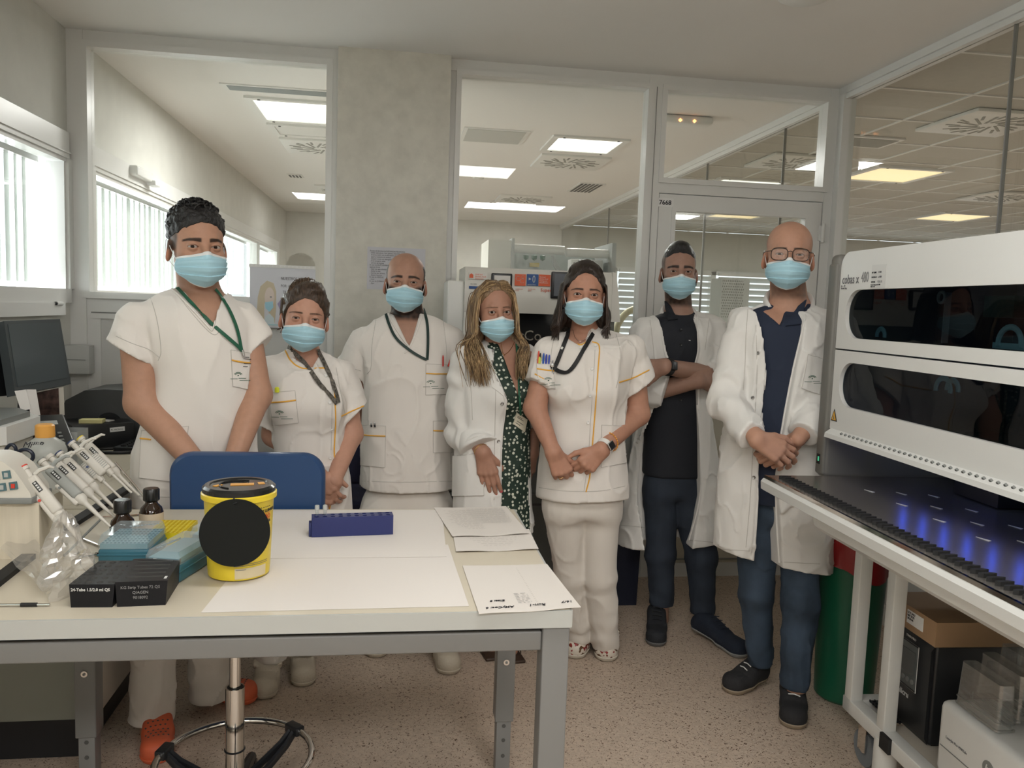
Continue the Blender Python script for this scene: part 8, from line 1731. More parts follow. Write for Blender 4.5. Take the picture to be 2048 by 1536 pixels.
# ---- 5: woman with dark shoulder-length hair, piped tunic, smart watch
def person5():
    Y = 3.05; yaw = -0.05; J = lambda x, y, d=0.0: atY(x, y, Y+d)
    hd = Head(J(1168, 590), yaw=-0.14, pitch=-0.02, roll=0.02, sc=0.985, wide=1.0, female=True, open_=1.0)
    shA, elA, wrA = J(1098, 702, 0.0), J(1070, 815, -0.05), J(1107, 905, -0.155); shB, elB, wrB = J(1262, 700, 0.02), J(1276, 828, 0.02), J(1203, 900, -0.155)
    HA = hand(wrA, (0.42, -0.06, -0.86), (0.0, -1, 0.05), -1, 0.97, curls=[(0.75, 0.95, 0.5), (0.9, 1.05, 0.6), (0.95, 1.1, 0.6), (0.9, 1.1, 0.6)], thumb=(0.45, 0.45)); HB = hand(wrB, (-0.66, -0.06, -0.66), (0.0, -1, 0.05), 1, 0.97, curls=[(0.6, 0.7, 0.4), (0.75, 0.9, 0.5), (0.85, 1.0, 0.6), (0.85, 1.0, 0.6)], thumb=(0.55, 0.05))
    R_ = Person(Y, (0, 0, 0), '').rows
    rows = R_([(678, 1105, 1255, 0.075), (702, 1092, 1266, 0.105), (740, 1095, 1258, 0.12), (790, 1092, 1252, 0.125), (850, 1088, 1247, 0.125), (910, 1082, 1248, 0.13), (960, 1076, 1252, 0.135), (995, 1074, 1253, 0.14)], yaw=yaw)
    bust = [(J(1135, 780, -0.085), 0.064), (J(1205, 780, -0.085), 0.064)]
    lA = [J(1126, 1010), atY(1141, 1150, 3.10), atY(1158, 1275, 3.15)]; lB = [J(1200, 1010), atY(1199, 1150, 3.06), atY(1212, 1290, 3.12)]
    o = figure(Y, (0.82, 3.14, 0), 'person with dark shoulder-length hair in white tunic, watch and black lanyard, hands joined', hd, (0.45, 0.235, 0.160), rows, yaw,
               [([shA, elA, wrA], [0.048, 0.042, 0.027]), ([shB, elB, wrB], [0.050, 0.045, 0.028])], [HA, HB], [(lA, [0.062, 0.055, 0.036]), (lB, [0.062, 0.055, 0.036])], neck=(0.046, 0.053), nb=J(1170, 668, 0.035), bust=bust,
               colkw=dict(brow=(0.016, 0.010, 0.008), thick=1.0, cheek=0.45, makeup=0.5))
    cut = [([J(1137, 640, -0.1), J(1145, 680, -0.1), J(1160, 690, -0.1), J(1178, 684, -0.1), J(1196, 640, -0.1)], Y+0.02)]
    g = jacket(o, 'tunic', rows, m_cot, [([shA, J(1079, 772, -0.035)], [0.054, 0.062], (-0.2, 0, 0.1)), ([shB, J(1277, 772, 0.02)], [0.058, 0.076], (0.3, 0, 0.25))], cut, yaw=yaw, hem=lambda P: J(1165, 988)[2]-P[:, 2]-0.25*np.abs(P[:, 0]-0.80)**1.5*0.6, seed=42, bust=bust, folds=0.0065)
    hips = R_([(930, 1096, 1234, 0.10), (985, 1094, 1236, 0.105), (1030, 1100, 1230, 0.10)], yaw=yaw)
    trousers(o, [([J(1126, 1010), atY(1141, 1150, 3.10), atY(1158, 1272, 3.15)], [0.082, 0.060, 0.050]), ([J(1200, 1010), atY(1199, 1150, 3.06), atY(1212, 1290, 3.12)], [0.084, 0.066, 0.056])], m_trou, hips, yaw, hems=[0.055, 0.035], seed=14, folds=0.005)
    ml = bpy.data.materials.new('spotted_clog'); ml.use_nodes = True; nt = ml.node_tree; N = nt.nodes; L = nt.links; b = N['Principled BSDF']; b.inputs['Roughness'].default_value = 0.4
    tc = N.new('ShaderNodeTexCoord'); v = N.new('ShaderNodeTexNoise'); v.inputs['Scale'].default_value = 75; v.inputs['Detail'].default_value = 0; L.new(tc.outputs['Object'], v.inputs[0]); mp = N.new('ShaderNodeMapRange'); mp.inputs[1].default_value = 0.54; mp.inputs[2].default_value = 0.57; L.new(v.outputs[0], mp.inputs[0])
    v2 = N.new('ShaderNodeTexNoise'); v2.inputs['Scale'].default_value = 30; L.new(tc.outputs['Object'], v2.inputs[0]); cr = N.new('ShaderNodeValToRGB'); cr.color_ramp.elements[0].color = (0.25, 0.02, 0.02, 1); cr.color_ramp.elements[1].color = (0.10, 0.05, 0.02, 1); cr.color_ramp.elements[0].position = 0.42; cr.color_ramp.elements[1].position = 0.55; L.new(v2.outputs[0], cr.inputs[0])
    mx = N.new('ShaderNodeMix'); mx.data_type = 'RGBA'; mx.inputs[6].default_value = (0.62, 0.56, 0.48, 1); L.new(mp.outputs[0], mx.inputs[0]); L.new(cr.outputs[0], mx.inputs[7]); L.new(mx.outputs[2], b.inputs['Base Color'])
    msole = mat('cream_sole', (0.55, 0.50, 0.42), 0.5)
    shoe(o, 'clog', atZ(1146, 1320, 0), (0.83, 3.27, 0), ml, msole, 'clog', 0.048); shoe(o, 'clog', atZ(1215, 1326, 0), (0.915, 3.26, 0), ml, msole, 'clog', 0.048)
    S = Surf(g); SB = Surf(g, o.root)
    tunic_piping(o, S, [[(1139, 662), (1146, 680), (1160, 690), (1175, 683)], [(1184, 684), (1196, 688), (1199, 700), (1196, 740), (1192, 800), (1188, 850), (1184, 900), (1180, 950), (1172, 984)], [(1238, 765), (1268, 755), (1298, 740)], [(1070, 748), (1088, 758)]])
    seam(o, S, [[(1232, 668), (1240, 700), (1240, 740), (1232, 776)], [(1108, 676), (1102, 710), (1100, 750)], [(1078, 975), (1130, 982), (1200, 982), (1250, 972)], [(1190, 700), (1187, 760), (1182, 830), (1176, 920), (1168, 982)]])
    button(o, S, [(1191, 692), (1184, 738), (1180, 791), (1176, 845), (1173, 894)], m_btn)
    mk_ = mat('black_ribbon', (0.012, 0.012, 0.013), 0.6); SL = strap(o, SB, [[(1140, 660), (1128, 690), (1112, 730), (1100, 734)], [(1184, 668), (1165, 705), (1145, 738), (1132, 748), (1115, 742), (1101, 730)]], mk_, 0.0078, 0.007)
    mw = mat('white_print', (0.7, 0.7, 0.66), 0.6)
    for (x, y) in ((1124, 698), (1163, 698)):
        h = S.at(x, y, 0.012)
        if h: MB(o.org).box(h[0], (0.008, 0.001, 0.010), mw, Ry(0.5)).build('lanyard_print', SL)
    h = S.at(1102, 738, 0.010); mb = MB(o.org); mb.cyl(h[0]+np.array((0, 0, 0.03)), h[0]-np.array((0, 0, 0.04)), 0.0022, m_steel, 8); mb.box(h[0]+np.array((0, 0, 0.012)), (0.012, 0.006, 0.014), m_steel, bev=0.002); mb.box(h[0]-np.array((0, 0, 0.03)), (0.008, 0.003, 0.03), m_steel, Ry(0.2), 0.001); mb.build('key_clip', o.root)
    pocket(o, S, [(1072, 720), (1104, 724), (1112, 778), (1078, 774)], m_cot, 0.34, emblem=(1096, 762)); pocket(o, S, [(1203, 850), (1245, 852), (1252, 925), (1202, 935)], m_cot, None)
    pc = [((0.7, 0.10, 0.06), 1077, 0.055, 0.005), ((0.02, 0.02, 0.02), 1081, 0.046, 0.004), ((0.62, 0.72, 0.10), 1080, 0.030, 0.006), ((0.02, 0.10, 0.45), 1087, 0.046, 0.0045), ((0.03, 0.05, 0.40), 1092, 0.042, 0.0045), ((0.03, 0.08, 0.50), 1097, 0.040, 0.004)]
    for i, (c, x, l, r) in enumerate(pc):
        hh = S.at(x, 722, 0.008)
        if hh: pen(o, hh[0]-np.array((0, 0.002*(i == 2), 0.012)), (0.03, 0, 1), l*0.85, mat('pen_%d' % i, c, 0.3), None, r*0.8)
    # watch, bracelets, ring
    d = (elB-wrB)/np.linalg.norm(elB-wrB); n = np.array((0, -1., 0)); n -= d*np.dot(n, d); n /= np.linalg.norm(n); x = np.cross(n, d); Rw = np.array([x, d, n]).T
    w = MB(o.org); c0 = wrB+d*0.020; w.tube([c0+x*0.0305*math.cos(a)+n*0.0295*math.sin(a) for a in np.linspace(0, 2*PI, 25)[:-1]], 0.011, m_btn, 8, closed=True, flat=0.14) if False else None
    V = []; F = []; K = 28
    for a in np.linspace(0, 2*PI, K+1)[:-1]:
        for dd, rr in ((-0.010, 0.0315), (0.010, 0.0325), (0.010, 0.0345), (-0.010, 0.0335)): V.append(c0+d*dd+(x*math.cos(a)+n*math.sin(a))*rr)
    for i in range(K):
        for k in range(4): F.append((i*4+k, i*4+(k+1) % 4, ((i+1) % K)*4+(k+1) % 4, ((i+1) % K)*4+k))
    w.add(V, F, m_btn, True); wt = w.build('watch_strap', o.root); s_ = MB(o.org); s_.box(c0+n*0.036, (0.030, 0.034, 0.009), m_steel, Rw, 0.004); s_.box(c0+n*0.0405, (0.026, 0.030, 0.002), m_dark, Rw, 0.001); s_.build('watch_case', wt)
    mb = MB(o.org); c1 = wrB+d*0.062; mo = mat('orange_beads', (0.80, 0.36, 0.05), 0.5)
    for a in np.linspace(0, 2*PI, 27)[:-1]: mb.lathe([(0.0003, -0.004), (0.0040, 0), (0.0003, 0.004)], c1+(x*math.cos(a)+n*math.sin(a))*0.0355+d*0.006*math.cos(a), mo, 6)
    mb.build('bead_bracelet', o.root)
    q = HA['C'][[c[0] for c in HA['C']].index('f2')]; dd = (q[2]-q[1])/np.linalg.norm(q[2]-q[1]); Rr = frame_to(dd); MB(o.org).tube([q[1]+dd*0.024+Rr@np.array((0.0102*math.cos(a), 0.0102*math.sin(a), 0)) for a in np.linspace(0, 2*PI, 17)[:-1]], 0.0014, mat('gold', (0.7, 0.45, 0.2), 0.25, metal=1), 6, closed=True).build('ring', o.root)
    mb = MB(o.org); mb.tube(SB.line([(1147, 660), (1150, 676), (1161, 684), (1174, 676), (1182, 662)], 0.003, 20), 0.0008, m_steel, 5); mb.build('necklace', o.root)
    face_mask(o, hd, 5)
    mh = m_hair('dark_brown_hair', (0.022, 0.014, 0.010), rough=0.35, sc=(50, 50, 6)); mh2 = m_hair('brown_ends_hair', (0.045, 0.027, 0.018), rough=0.38, sc=(50, 50, 6))
    def reg(q): return np.where(q[:, 1] < 0.01, np.minimum(0.080-13*q[:, 0]**2-q[:, 2], 0.073-np.abs(q[:, 0])+0.7*np.clip(-q[:, 1]-0.03, 0, 1)), -0.10-q[:, 2])
    def ex(P, q, d): return smin(d, ell(q, (0, 0.01, 0.098), (0.058, 0.075, 0.034))*hd.sc, 0.02)
    hr = hair_shell(o, hd, reg, mh, 0.006, 0.002, 60, extra=ex, st=(1.5, 0.3, 0.8))
    def vol(P):
        d = chain(P, [hd.W((-0.070, 0.035, 0.03)), hd.W((-0.078, 0.030, -0.08)), J(1112, 656, 0.0)], [0.024, 0.028, 0.022], 0.03)
        d = smin(d, chain(P, [hd.W((0.070, 0.035, 0.03)), hd.W((0.078, 0.030, -0.08)), J(1208, 655, 0.02)], [0.024, 0.028, 0.022], 0.03), 0.02)
        d = smin(d, ell(P, hd.W((0, 0.07, -0.10)), (0.085, 0.04, 0.11)), 0.04); q = hd.Lc(P); return d+0.006*(vn(q*np.array((110, 110, 9), F32))-0.5)
    lo, hi = bounds([hd.c, J(1110, 690, -0.1), J(1215, 690, 0.1)], 0.12); o.add('hair_length', vol, 0.005, lo, hi, mh, parent=hr)
    rs = np.random.default_rng(21); G = []
    for k in range(330):   # swept back over the crown
        x = rs.uniform(-1, 1); p0 = (x*0.062, -0.080+0.035*x*x, 0.082-0.030*x*x)
        G.append([hd.W(p) for p in (p0, (x*0.064, -0.055+0.03*x*x, 0.116-0.026*x*x), (x*0.058, 0.0, 0.136-0.034*x*x+rs.normal()*0.002), (x*0.048, 0.06, 0.115+rs.normal()*0.003), (x*0.04, 0.10, 0.06))])
    G2 = []
    for sx in (-1, 1):
        for k in range(230):
            t = rs.random(); yy = -0.045+0.12*t; xe = (1118-16*rs.random()) if sx < 0 else (1200+22*rs.random()); ye = rs.uniform(655, 682); dy = 0.10*t-0.06
            G2.append([hd.W((sx*0.064, yy-0.008+0.01*t, 0.062-0.02*(1-t))), hd.W((sx*0.081, yy, 0.02)), hd.W((sx*(0.084+0.01*rs.random()), yy+0.002, -0.05)), hd.W((sx*(0.088+0.012*rs.random()), yy, -0.11)), J(xe, ye, dy)])
    strands(o, G, 0.0022, mh, 'crown_strands', parent=hr); strands(o, G2, 0.0030, mh2, 'side_strands', parent=hr)
    MB(o.org).lathe([(0.0003, 0.006), (0.007, 0.0), (0.0003, -0.006)], hd.W((-0.080, -0.002, -0.055)), m_dark, 12).build('earring', o.root)
person5()
# ---- 6: man with slicked-back dark hair, arms crossed, open coat over black shirt
def person6():
    Y = 3.42; yaw = -0.10; J = lambda x, y, d=0.0: atY(x, y, Y+d)
    hd = Head(J(1357, 544), yaw=-0.22, pitch=0.0, roll=0.0, sc=1.01, wide=0.95, open_=0.85)
    shA, elA, wrA = J(1288, 662, 0.0), J(1300, 783, -0.06), J(1396, 762, -0.17); shB, elB, wrB = J(1424, 656, 0.0), J(1432, 752, -0.06), J(1330, 733, -0.215)
    HA = hand(wrA, (0.85, 0.28, 0.2), (0.2, -0.9, 0.3), 1, 1.0, (0.2, 0.4, 0.2)); HB = hand(wrB, (-0.85, 0.35, -0.15), (-0.2, -0.9, 0.3), -1, 1.0, (0.2, 0.3, 0.2))
    R_ = Person(Y, (0, 0, 0), '').rows
    rows = R_([(640, 1300, 1412, 0.09), (662, 1285, 1428, 0.115), (710, 1288, 1424, 0.13), (790, 1290, 1412, 0.125), (870, 1275, 1425, 0.125), (950, 1258, 1436, 0.13), (1020, 1246, 1442, 0.14), (1120, 1238, 1444, 0.15)], yaw=yaw)
    inner = R_([(640, 1310, 1402, 0.07), (662, 1296, 1418, 0.095), (710, 1298, 1415, 0.11), (790, 1296, 1408, 0.105), (870, 1290, 1402, 0.105), (950, 1286, 1402, 0.11)], yaw=yaw)
    lA = [J(1320, 985), atY(1321, 1105, 3.40), atY(1324, 1240, 3.40)]; lB = [J(1372, 985), atY(1403, 1115, 3.36), atY(1406, 1250, 3.34)]
    o = figure(Y, (1.27, 3.4, 0), 'person with arms crossed in open lab coat over black shirt, before the numbered door', hd, (0.33, 0.195, 0.145), inner, yaw,
               [([shA, elA, wrA], [0.052, 0.046, 0.031]), ([shB, elB, wrB], [0.052, 0.047, 0.031])], [HA, HB], [(lA, [0.06, 0.045, 0.035]), (lB, [0.06, 0.045, 0.035])], neck=(0.056, 0.060), nb=J(1358, 632, 0.03),
               colkw=dict(brow=(0.010, 0.008, 0.008), thick=1.5, beard=(0.03, 0.022, 0.018, 0.85), beardz=-0.03, scalp=(0.03, 0.025, 0.022, 0.75), scalpf=lambda q: np.clip((np.abs(q[:, 0])-0.045)/0.012, 0, 1)*np.clip((q[:, 2]+0.01)/0.03, 0, 1)*np.clip((q[:, 1]+0.050)/0.015, 0, 1)))
    sh = jacket(o, 'black_shirt', inner, m_black, [([shA, J(1290, 720)], [0.036, 0.034], (0, 0, 0)), ([shB, J(1424, 720)], [0.036, 0.034], (0, 0, 0))], [([J(1326, 570, -0.1), J(1344, 618, -0.1), J(1357, 636, -0.1), J(1371, 616, -0.1), J(1390, 570, -0.1)], Y+0.0)], yaw=yaw, hem=lambda P: J(1340, 965)[2]-P[:, 2], seed=51, folds=0.004)
    op = [([J(1322, 590, -0.1), J(1332, 700, -0.1), J(1340, 730, -0.1), J(1388, 730, -0.1), J(1396, 700, -0.1), J(1394, 590, -0.1)], Y+0.04), ([J(1340, 729, -0.1), J(1322, 790, -0.1), J(1284, 900, -0.1), J(1278, 1000, -0.1), J(1290, 1110, -0.1), J(1372, 1110, -0.1), J(1396, 990, -0.1), J(1396, 880, -0.1), J(1388, 729, -0.1)], Y+0.03)]
    g = jacket(o, 'lab_coat', rows, m_cot2, [([shA, elA+np.array((-0.03, 0.01, 0.0)), J(1334, 783, -0.13)], [0.060, 0.070, 0.070], (0.2, 0, -0.3)), ([shB, elB+np.array((0.02, 0.0, -0.01)), J(1414, 752, -0.12)], [0.060, 0.066, 0.062], (0, 0, 0))], [], op, yaw=yaw, hem=lambda P: J(1340, 1080)[2]-0.10*(P[:, 0]-1.25)*-1-P[:, 2]-0.0, seed=53, folds=0.007, collar=(o.nb+np.array((0, -0.02, -0.03)), hd.W((0, 0.0, -0.10)), 0.064))
    hips = R_([(905, 1294, 1396, 0.10), (960, 1292, 1396, 0.10), (990, 1298, 1392, 0.10)], yaw=yaw)
    trousers(o, [([J(1320, 985), atY(1321, 1105, 3.40), atY(1324, 1235, 3.40)], [0.078, 0.063, 0.050]), ([J(1372, 985), atY(1403, 1115, 3.36), atY(1406, 1245, 3.34)], [0.078, 0.066, 0.054])], m_jean, hips, yaw, hems=[0.11, 0.09], seed=18, folds=0.005, name='jeans')
    ms = mat('dark_grey_knit', (0.018, 0.020, 0.024), 0.8, bump=0.3, bscale=200); mso = mat('grey_sole', (0.12, 0.12, 0.12), 0.6); mso2 = mat('pale_sole', (0.30, 0.30, 0.29), 0.6)
    shoe(o, 'trainer', atZ(1314, 1296, 0), (1.205, 3.46, 0), ms, mso, 'sneaker', 0.046); shoe(o, 'trainer', atZ(1492, 1318, 0), (1.345, 3.36, 0), mat('navy_suede', (0.018, 0.025, 0.042), 0.9, bump=0.3, bscale=200), mso2, 'sneaker', 0.046)
    coat_collar(o, g, 0.068, -0.002); S = Surf(g); SS = Surf(sh); seam(o, S, [[(1300, 640), (1306, 690), (1310, 740)], [(1418, 640), (1410, 700)], [(1240, 1050), (1290, 1055)], [(1378, 1080), (1440, 1086)]])
    for q in ([(1298, 636), (1328, 618), (1340, 722), (1318, 700)], [(1392, 612), (1424, 632), (1412, 690), (1390, 716)]):
        mb = MB(o.org); pass
    mb = MB(o.org)
    for L_ in ([(1325, 622), (1326, 660), (1332, 700), (1340, 728)], [(1392, 618), (1393, 660), (1394, 700), (1388, 728)], [(1330, 800), (1300, 850), (1286, 900), (1279, 1000), (1290, 1070)], [(1392, 810), (1397, 880), (1398, 990), (1376, 1080)]):
        pts = S.line([(x+(-3 if i in (0,) else -3), y) if x < 1350 else (x+3, y) for i, (x, y) in enumerate(L_)], 0.002, 26)
        if len(pts) > 5: mb.tube(pts, 0.0035, m_cot2, 6)
    mb.build('coat_edge', g)
    for q in ([(1300, 628), (1322, 616), (1328, 690), (1313, 665)], [(1398, 616), (1420, 632), (1411, 668), (1397, 692)]):
        mb = MB(o.org)
        if S.patch(mb, q, m_cot2, 0.006, 8, 10): mb.build('lapel', g)
    mb = MB(o.org)
    for sx, q in ((-1, [(1332, 602), (1342, 612), (1355, 640), (1336, 642)]), (1, [(1374, 610), (1386, 602), (1382, 642), (1360, 640)])):
        Surf(sh, o.root).patch(mb, q, m_black, 0.008, 6, 6, 0.003)
    if mb.v: mb.build('shirt_collar', sh)
    button(o, SS, [(1362, 660), (1362, 690), (1361, 800)], m_dark)
    h = SS.at(1379, 681, 0.002); MB(o.org).box(h[0], (0.008, 0.0015, 0.003), MATS['white_print'] if 'white_print' in MATS else m_btn, Ry(0.15)).build('chest_mark', sh)
    d = (elB-wrB)/np.linalg.norm(elB-wrB); n = np.array((0, -1., 0.25)); n -= d*np.dot(n, d); n /= np.linalg.norm(n); x = np.cross(n, d); c0 = wrB+d*0.014; V = []; F = []; K = 28; w = MB(o.org)
    for a in np.linspace(0, 2*PI, K+1)[:-1]:
        for dd, rr in ((-0.011, 0.0345), (0.011, 0.0355), (0.011, 0.038), (-0.011, 0.037)): V.append(c0+d*dd+(x*math.cos(a)+n*math.sin(a))*rr)
    for i in range(K):
        for k in range(4): F.append((i*4+k, i*4+(k+1) % 4, ((i+1) % K)*4+(k+1) % 4, ((i+1) % K)*4+k))
    w.add(V, F, m_rub, True); wt = w.build('watch_strap', o.root); MB(o.org).box(c0+n*0.040, (0.036, 0.030, 0.010), m_dark, np.array([x, d, n]).T, 0.004).build('watch_case', wt)
    face_mask(o, hd, 6)
    mh = m_hair('slick_black_hair', (0.010, 0.009, 0.009), rough=0.35, sc=(80, 12, 40))
    reg = lambda q: np.where(q[:, 1] < -0.02, 0.076-0.9*np.clip(q[:, 1]+0.075, 0, 0.06)-q[:, 2]-0.0*q[:, 0], 0.055+0.25*np.clip(q[:, 1], 0, 1)*0-q[:, 2])+np.where(np.abs(q[:, 0]) > 0.055, (np.abs(q[:, 0])-0.055)*2.2, 0)
    def ex(P, q, d): return smin(d, ell(q, (0.0, -0.008, 0.098), (0.046, 0.075, 0.036))*hd.sc+0.002*(vn(q*np.array((200, 25, 60), F32))-0.5), 0.015)
    hair_shell(o, hd, reg, mh, 0.004, 0.0015, 120, extra=ex)
    mb = MB(o.org); mb.tube([hd.W(np.array((0.076, -0.004, -0.050))+0.007*np.array((0.25*math.cos(a), math.cos(a), math.sin(a)))) for a in np.linspace(0, 2*PI, 15)[:-1]], 0.003, m_dark, 8, closed=True); mb.build('ear_tunnel', o.root)
person6()
# ---- 7: bald man with glasses, lab coat over navy polo
def person7():
    Y = 2.78; yaw = -0.32; J = lambda x, y, d=0.0: atY(x, y, Y+d)
    hd = Head(J(1577, 512), yaw=-0.42, pitch=-0.01, roll=0.03, sc=1.04, wide=1.0, open_=0.8)
    shA, elA, wrA = J(1487, 652, 0.04), J(1452, 800, 0.0), J(1514, 878, -0.215); shB, elB, wrB = J(1652, 650, -0.04), J(1655, 800, -0.10), J(1596, 878, -0.20)
    HA = hand(wrA, (0.80, -0.15, -0.42), (-0.15, -0.85, 0.45), -1, 1.06, curls=[(0.22, 0.50, 0.45), (0.26, 0.55, 0.45), (0.30, 0.60, 0.45), (0.34, 0.65, 0.45)], thumb=(0.35, 0.0), fan=0.08); HB = hand(wrB+np.array((0.0, 0.03, -0.015)), (-0.72, -0.02, -0.62), (0.15, -0.95, 0.25), 1, 1.05, curls=[(0.75, 1.0, 0.6), (0.8, 1.05, 0.6), (0.85, 1.1, 0.6), (0.9, 1.1, 0.6)], thumb=(0.5, 0.3))
    R_ = Person(Y, (0, 0, 0), '').rows
    rows = R_([(628, 1500, 1645, 0.09), (652, 1482, 1660, 0.12), (710, 1480, 1662, 0.135), (790, 1468, 1662, 0.135), (860, 1462, 1660, 0.135), (930, 1450, 1656, 0.14), (1010, 1442, 1652, 0.145), (1185, 1436, 1646, 0.15)], yaw=yaw)
    inner = R_([(628, 1512, 1632, 0.07), (652, 1496, 1648, 0.10), (710, 1494, 1648, 0.115), (790, 1486, 1642, 0.115), (880, 1480, 1636, 0.115), (960, 1478, 1632, 0.12), (1010, 1478, 1632, 0.12)], yaw=yaw)
    lA = [J(1518, 1010, 0.03), atY(1513, 1185, 2.79), atY(1519, 1318, 2.81)]; lB = [J(1596, 1010, -0.02), atY(1600, 1200, 2.68), atY(1590, 1380, 2.62)]
    o = figure(Y, (1.46, 2.78, 0), 'bald person with glasses in open lab coat over navy polo shirt, beside the analyser', hd, (0.46, 0.255, 0.175), inner, yaw,
               [([shA, elA, wrA], [0.055, 0.044, 0.027]), ([shB, elB, wrB], [0.055, 0.044, 0.027])], [HA, HB], [(lA, [0.062, 0.06, 0.042]), (lB, [0.062, 0.06, 0.042])], neck=(0.060, 0.066), nb=J(1578, 606, 0.035),
               colkw=dict(brow=(0.05, 0.032, 0.022), thick=0.85, beard=(0.10, 0.07, 0.055, 0.6), beardz=-0.06, cheek=0.4, scalp=(0.20, 0.12, 0.09, 0.5), scalpf=lambda q: np.clip((np.abs(q[:, 0])-0.060)/0.01, 0, 1)*np.clip((q[:, 2]-0.0)/0.02, 0, 1)*np.clip((q[:, 1]+0.03)/0.02, 0, 1)))
    po = jacket(o, 'polo_shirt', inner, m_navy, [([shA, J(1478, 730)], [0.036, 0.034], (0, 0, 0)), ([shB, J(1656, 730)], [0.036, 0.034], (0, 0, 0))], [([J(1532, 560, -0.1), J(1550, 622, -0.1), J(1568, 652, -0.1), J(1590, 622, -0.1), J(1614, 560, -0.1)], Y+0.0)], yaw=yaw, hem=lambda P: J(1540, 1000)[2]-P[:, 2], seed=61, folds=0.004)
    op = [([J(1530, 570, -0.1), J(1530, 640, -0.1), J(1535, 730, -0.1), J(1585, 730, -0.1), J(1606, 640, -0.1), J(1610, 570, -0.1)], Y+0.05), ([J(1535, 729, -0.1), J(1530, 800, -0.1), J(1522, 880, -0.1), J(1518, 960, -0.1), J(1505, 1160, -0.1), J(1556, 1160, -0.1), J(1548, 960, -0.1), J(1560, 870, -0.1), J(1585, 729, -0.1)], Y+0.0)]
    g = jacket(o, 'lab_coat', rows, m_cot2, [([shA, elA, J(1506, 872, -0.185)], [0.062, 0.064, 0.052], (0.1, 0, 0.1)), ([shB, elB, J(1606, 868, -0.19)], [0.060, 0.064, 0.055], (0, 0, 0))], [], op, yaw=yaw, hem=lambda P: J(1540, 1122)[2]-P[:, 2]-0.16*(P[:, 0]-1.50), seed=64, folds=0.0075, collar=(o.nb+np.array((0, -0.02, -0.03)), hd.W((0, 0.0, -0.10)), 0.070))
    hips = R_([(960, 1494, 1620, 0.10), (1010, 1492, 1618, 0.105), (1040, 1496, 1612, 0.10)], yaw=yaw)
    trousers(o, [([J(1518, 1030, 0.03), atY(1513, 1185, 2.79), atY(1519, 1318, 2.81)], [0.082, 0.061, 0.047]), ([J(1596, 1030, -0.02), atY(1600, 1200, 2.68), atY(1590, 1380, 2.62)], [0.082, 0.061, 0.048])], m_jean2, hips, yaw, hems=[0.09, 0.09], seed=28, folds=0.006, name='jeans')
    ms = mat('black_suede', (0.022, 0.022, 0.024), 0.85, bump=0.3, bscale=200); mso = mat('tan_sole', (0.30, 0.24, 0.17), 0.6); ml = mat('white_lace', (0.7, 0.7, 0.68), 0.6)
    shoe(o, 'deck_shoe', atZ(1453, 1388, 0), (1.455, 2.86, 0), ms, mso, 'moccasin', 0.049, lace=ml); shoe(o, 'deck_shoe', atZ(1590, 1462, 0), (1.485, 2.72, 0), ms, mso, 'moccasin', 0.049, lace=ml)
    coat_collar(o, g, 0.074, 0.0); S = Surf(g); SP = Surf(po, o.root); seam(o, S, [[(1496, 618), (1492, 670), (1490, 730), (1486, 780)], [(1440, 1098), (1500, 1102)], [(1562, 1124), (1640, 1128)], [(1512, 650), (1514, 750), (1508, 860), (1500, 1000), (1492, 1095)]])
    for q in ([(1508, 612), (1530, 598), (1536, 700), (1520, 668)], [(1612, 594), (1640, 620), (1616, 660), (1600, 690)]):
        mb = MB(o.org)
        if S.patch(mb, q, m_cot2, 0.007, 8, 10): mb.build('lapel', g)
    mb = MB(o.org)
    for L_ in ([(1526, 610), (1527, 650), (1531, 730), (1526, 800), (1519, 870)], [(1612, 610), (1608, 650), (1588, 735), (1575, 800), (1563, 868)], [(1513, 960), (1508, 1040), (1502, 1105)], [(1552, 965), (1554, 1040), (1559, 1125)]):
        pts = S.line(L_, 0.002, 26)
        if len(pts) > 5: mb.tube(pts, 0.0035, m_cot2, 6)
    mb.build('coat_edge', g)
    mb = MB(o.org)
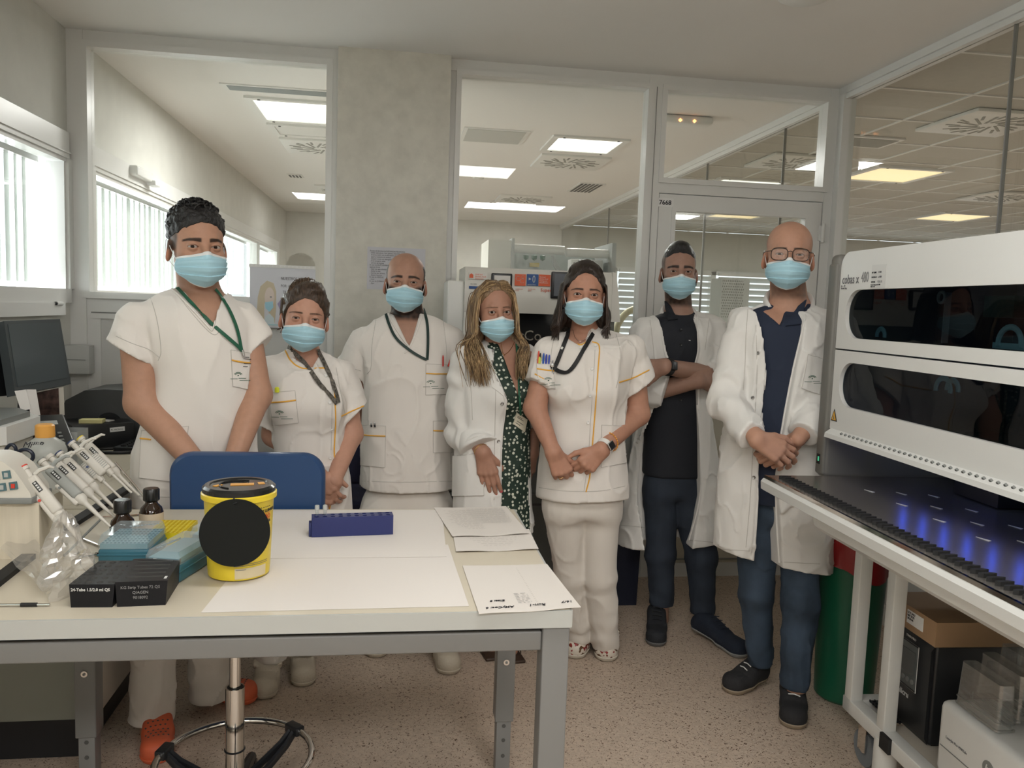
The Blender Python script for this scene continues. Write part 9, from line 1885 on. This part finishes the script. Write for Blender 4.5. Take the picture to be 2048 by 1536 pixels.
    for q in ([(1536, 600), (1548, 614), (1566, 652), (1538, 650)], [(1596, 612), (1610, 600), (1602, 650), (1571, 653)]): SP.patch(mb, q, m_navy, 0.008, 6, 6, 0.003)
    if mb.v: mb.build('polo_collar', po)
    button(o, S, [(1517, 706), (1505, 795)], m_snap, 'snap'); button(o, S, [(1567, 803), (1508, 955)], m_snap, 'snap')
    pocket(o, S, [(1616, 708), (1644, 718), (1640, 790), (1602, 776)], m_cot2, None, off=0.005, emblem=(1623, 758))
    face_mask(o, hd, 7)
    # glasses
    mt = mat('tortoise_frame', (0.035, 0.018, 0.012), 0.25); e = MB(o.org)
    for sx in (-1, 1):
        cx = sx*0.034; ring = [(cx+0.0265*np.sign(math.cos(a))*abs(math.cos(a))**0.62, -0.114+0.30*abs(cx+0.0265*math.cos(a))**1.3*1.1, -0.004+0.0205*np.sign(math.sin(a))*abs(math.sin(a))**0.72*(1.0 if math.sin(a) > 0 else 1.0)) for a in np.linspace(0, 2*PI, 37)[:-1]]
        e.tube([hd.W(p) for p in ring], 0.00165, mt, 7, closed=True)
        e.tube([hd.W(p) for p in ((sx*0.0605, -0.108, 0.006), (sx*0.074, -0.085, 0.006), (sx*0.084, -0.02, 0.006), (sx*0.084, 0.012, 0.002), (sx*0.080, 0.028, -0.02))], 0.0017, mt, 7)
    e.tube([hd.W(p) for p in ((-0.0085, -0.113, 0.004), (0, -0.115, 0.007), (0.0085, -0.113, 0.004))], 0.0016, mt, 7); gl = e.build('glasses', o.root)
    mg = clearmat('spectacle_lens', (0.97, 0.97, 0.97), 0.05); L2 = MB(o.org)
    for sx in (-1, 1):
        cx = sx*0.034; V = [hd.W((cx+0.0255*np.sign(math.cos(a))*abs(math.cos(a))**0.62, -0.114+0.30*abs(cx+0.0255*math.cos(a))**1.3*1.1, -0.004+0.0195*np.sign(math.sin(a))*abs(math.sin(a))**0.72)) for a in np.linspace(0, 2*PI, 37)[:-1]]; L2.add(V, [tuple(range(36))], mg)
    L2.build('lens', gl)
person7()
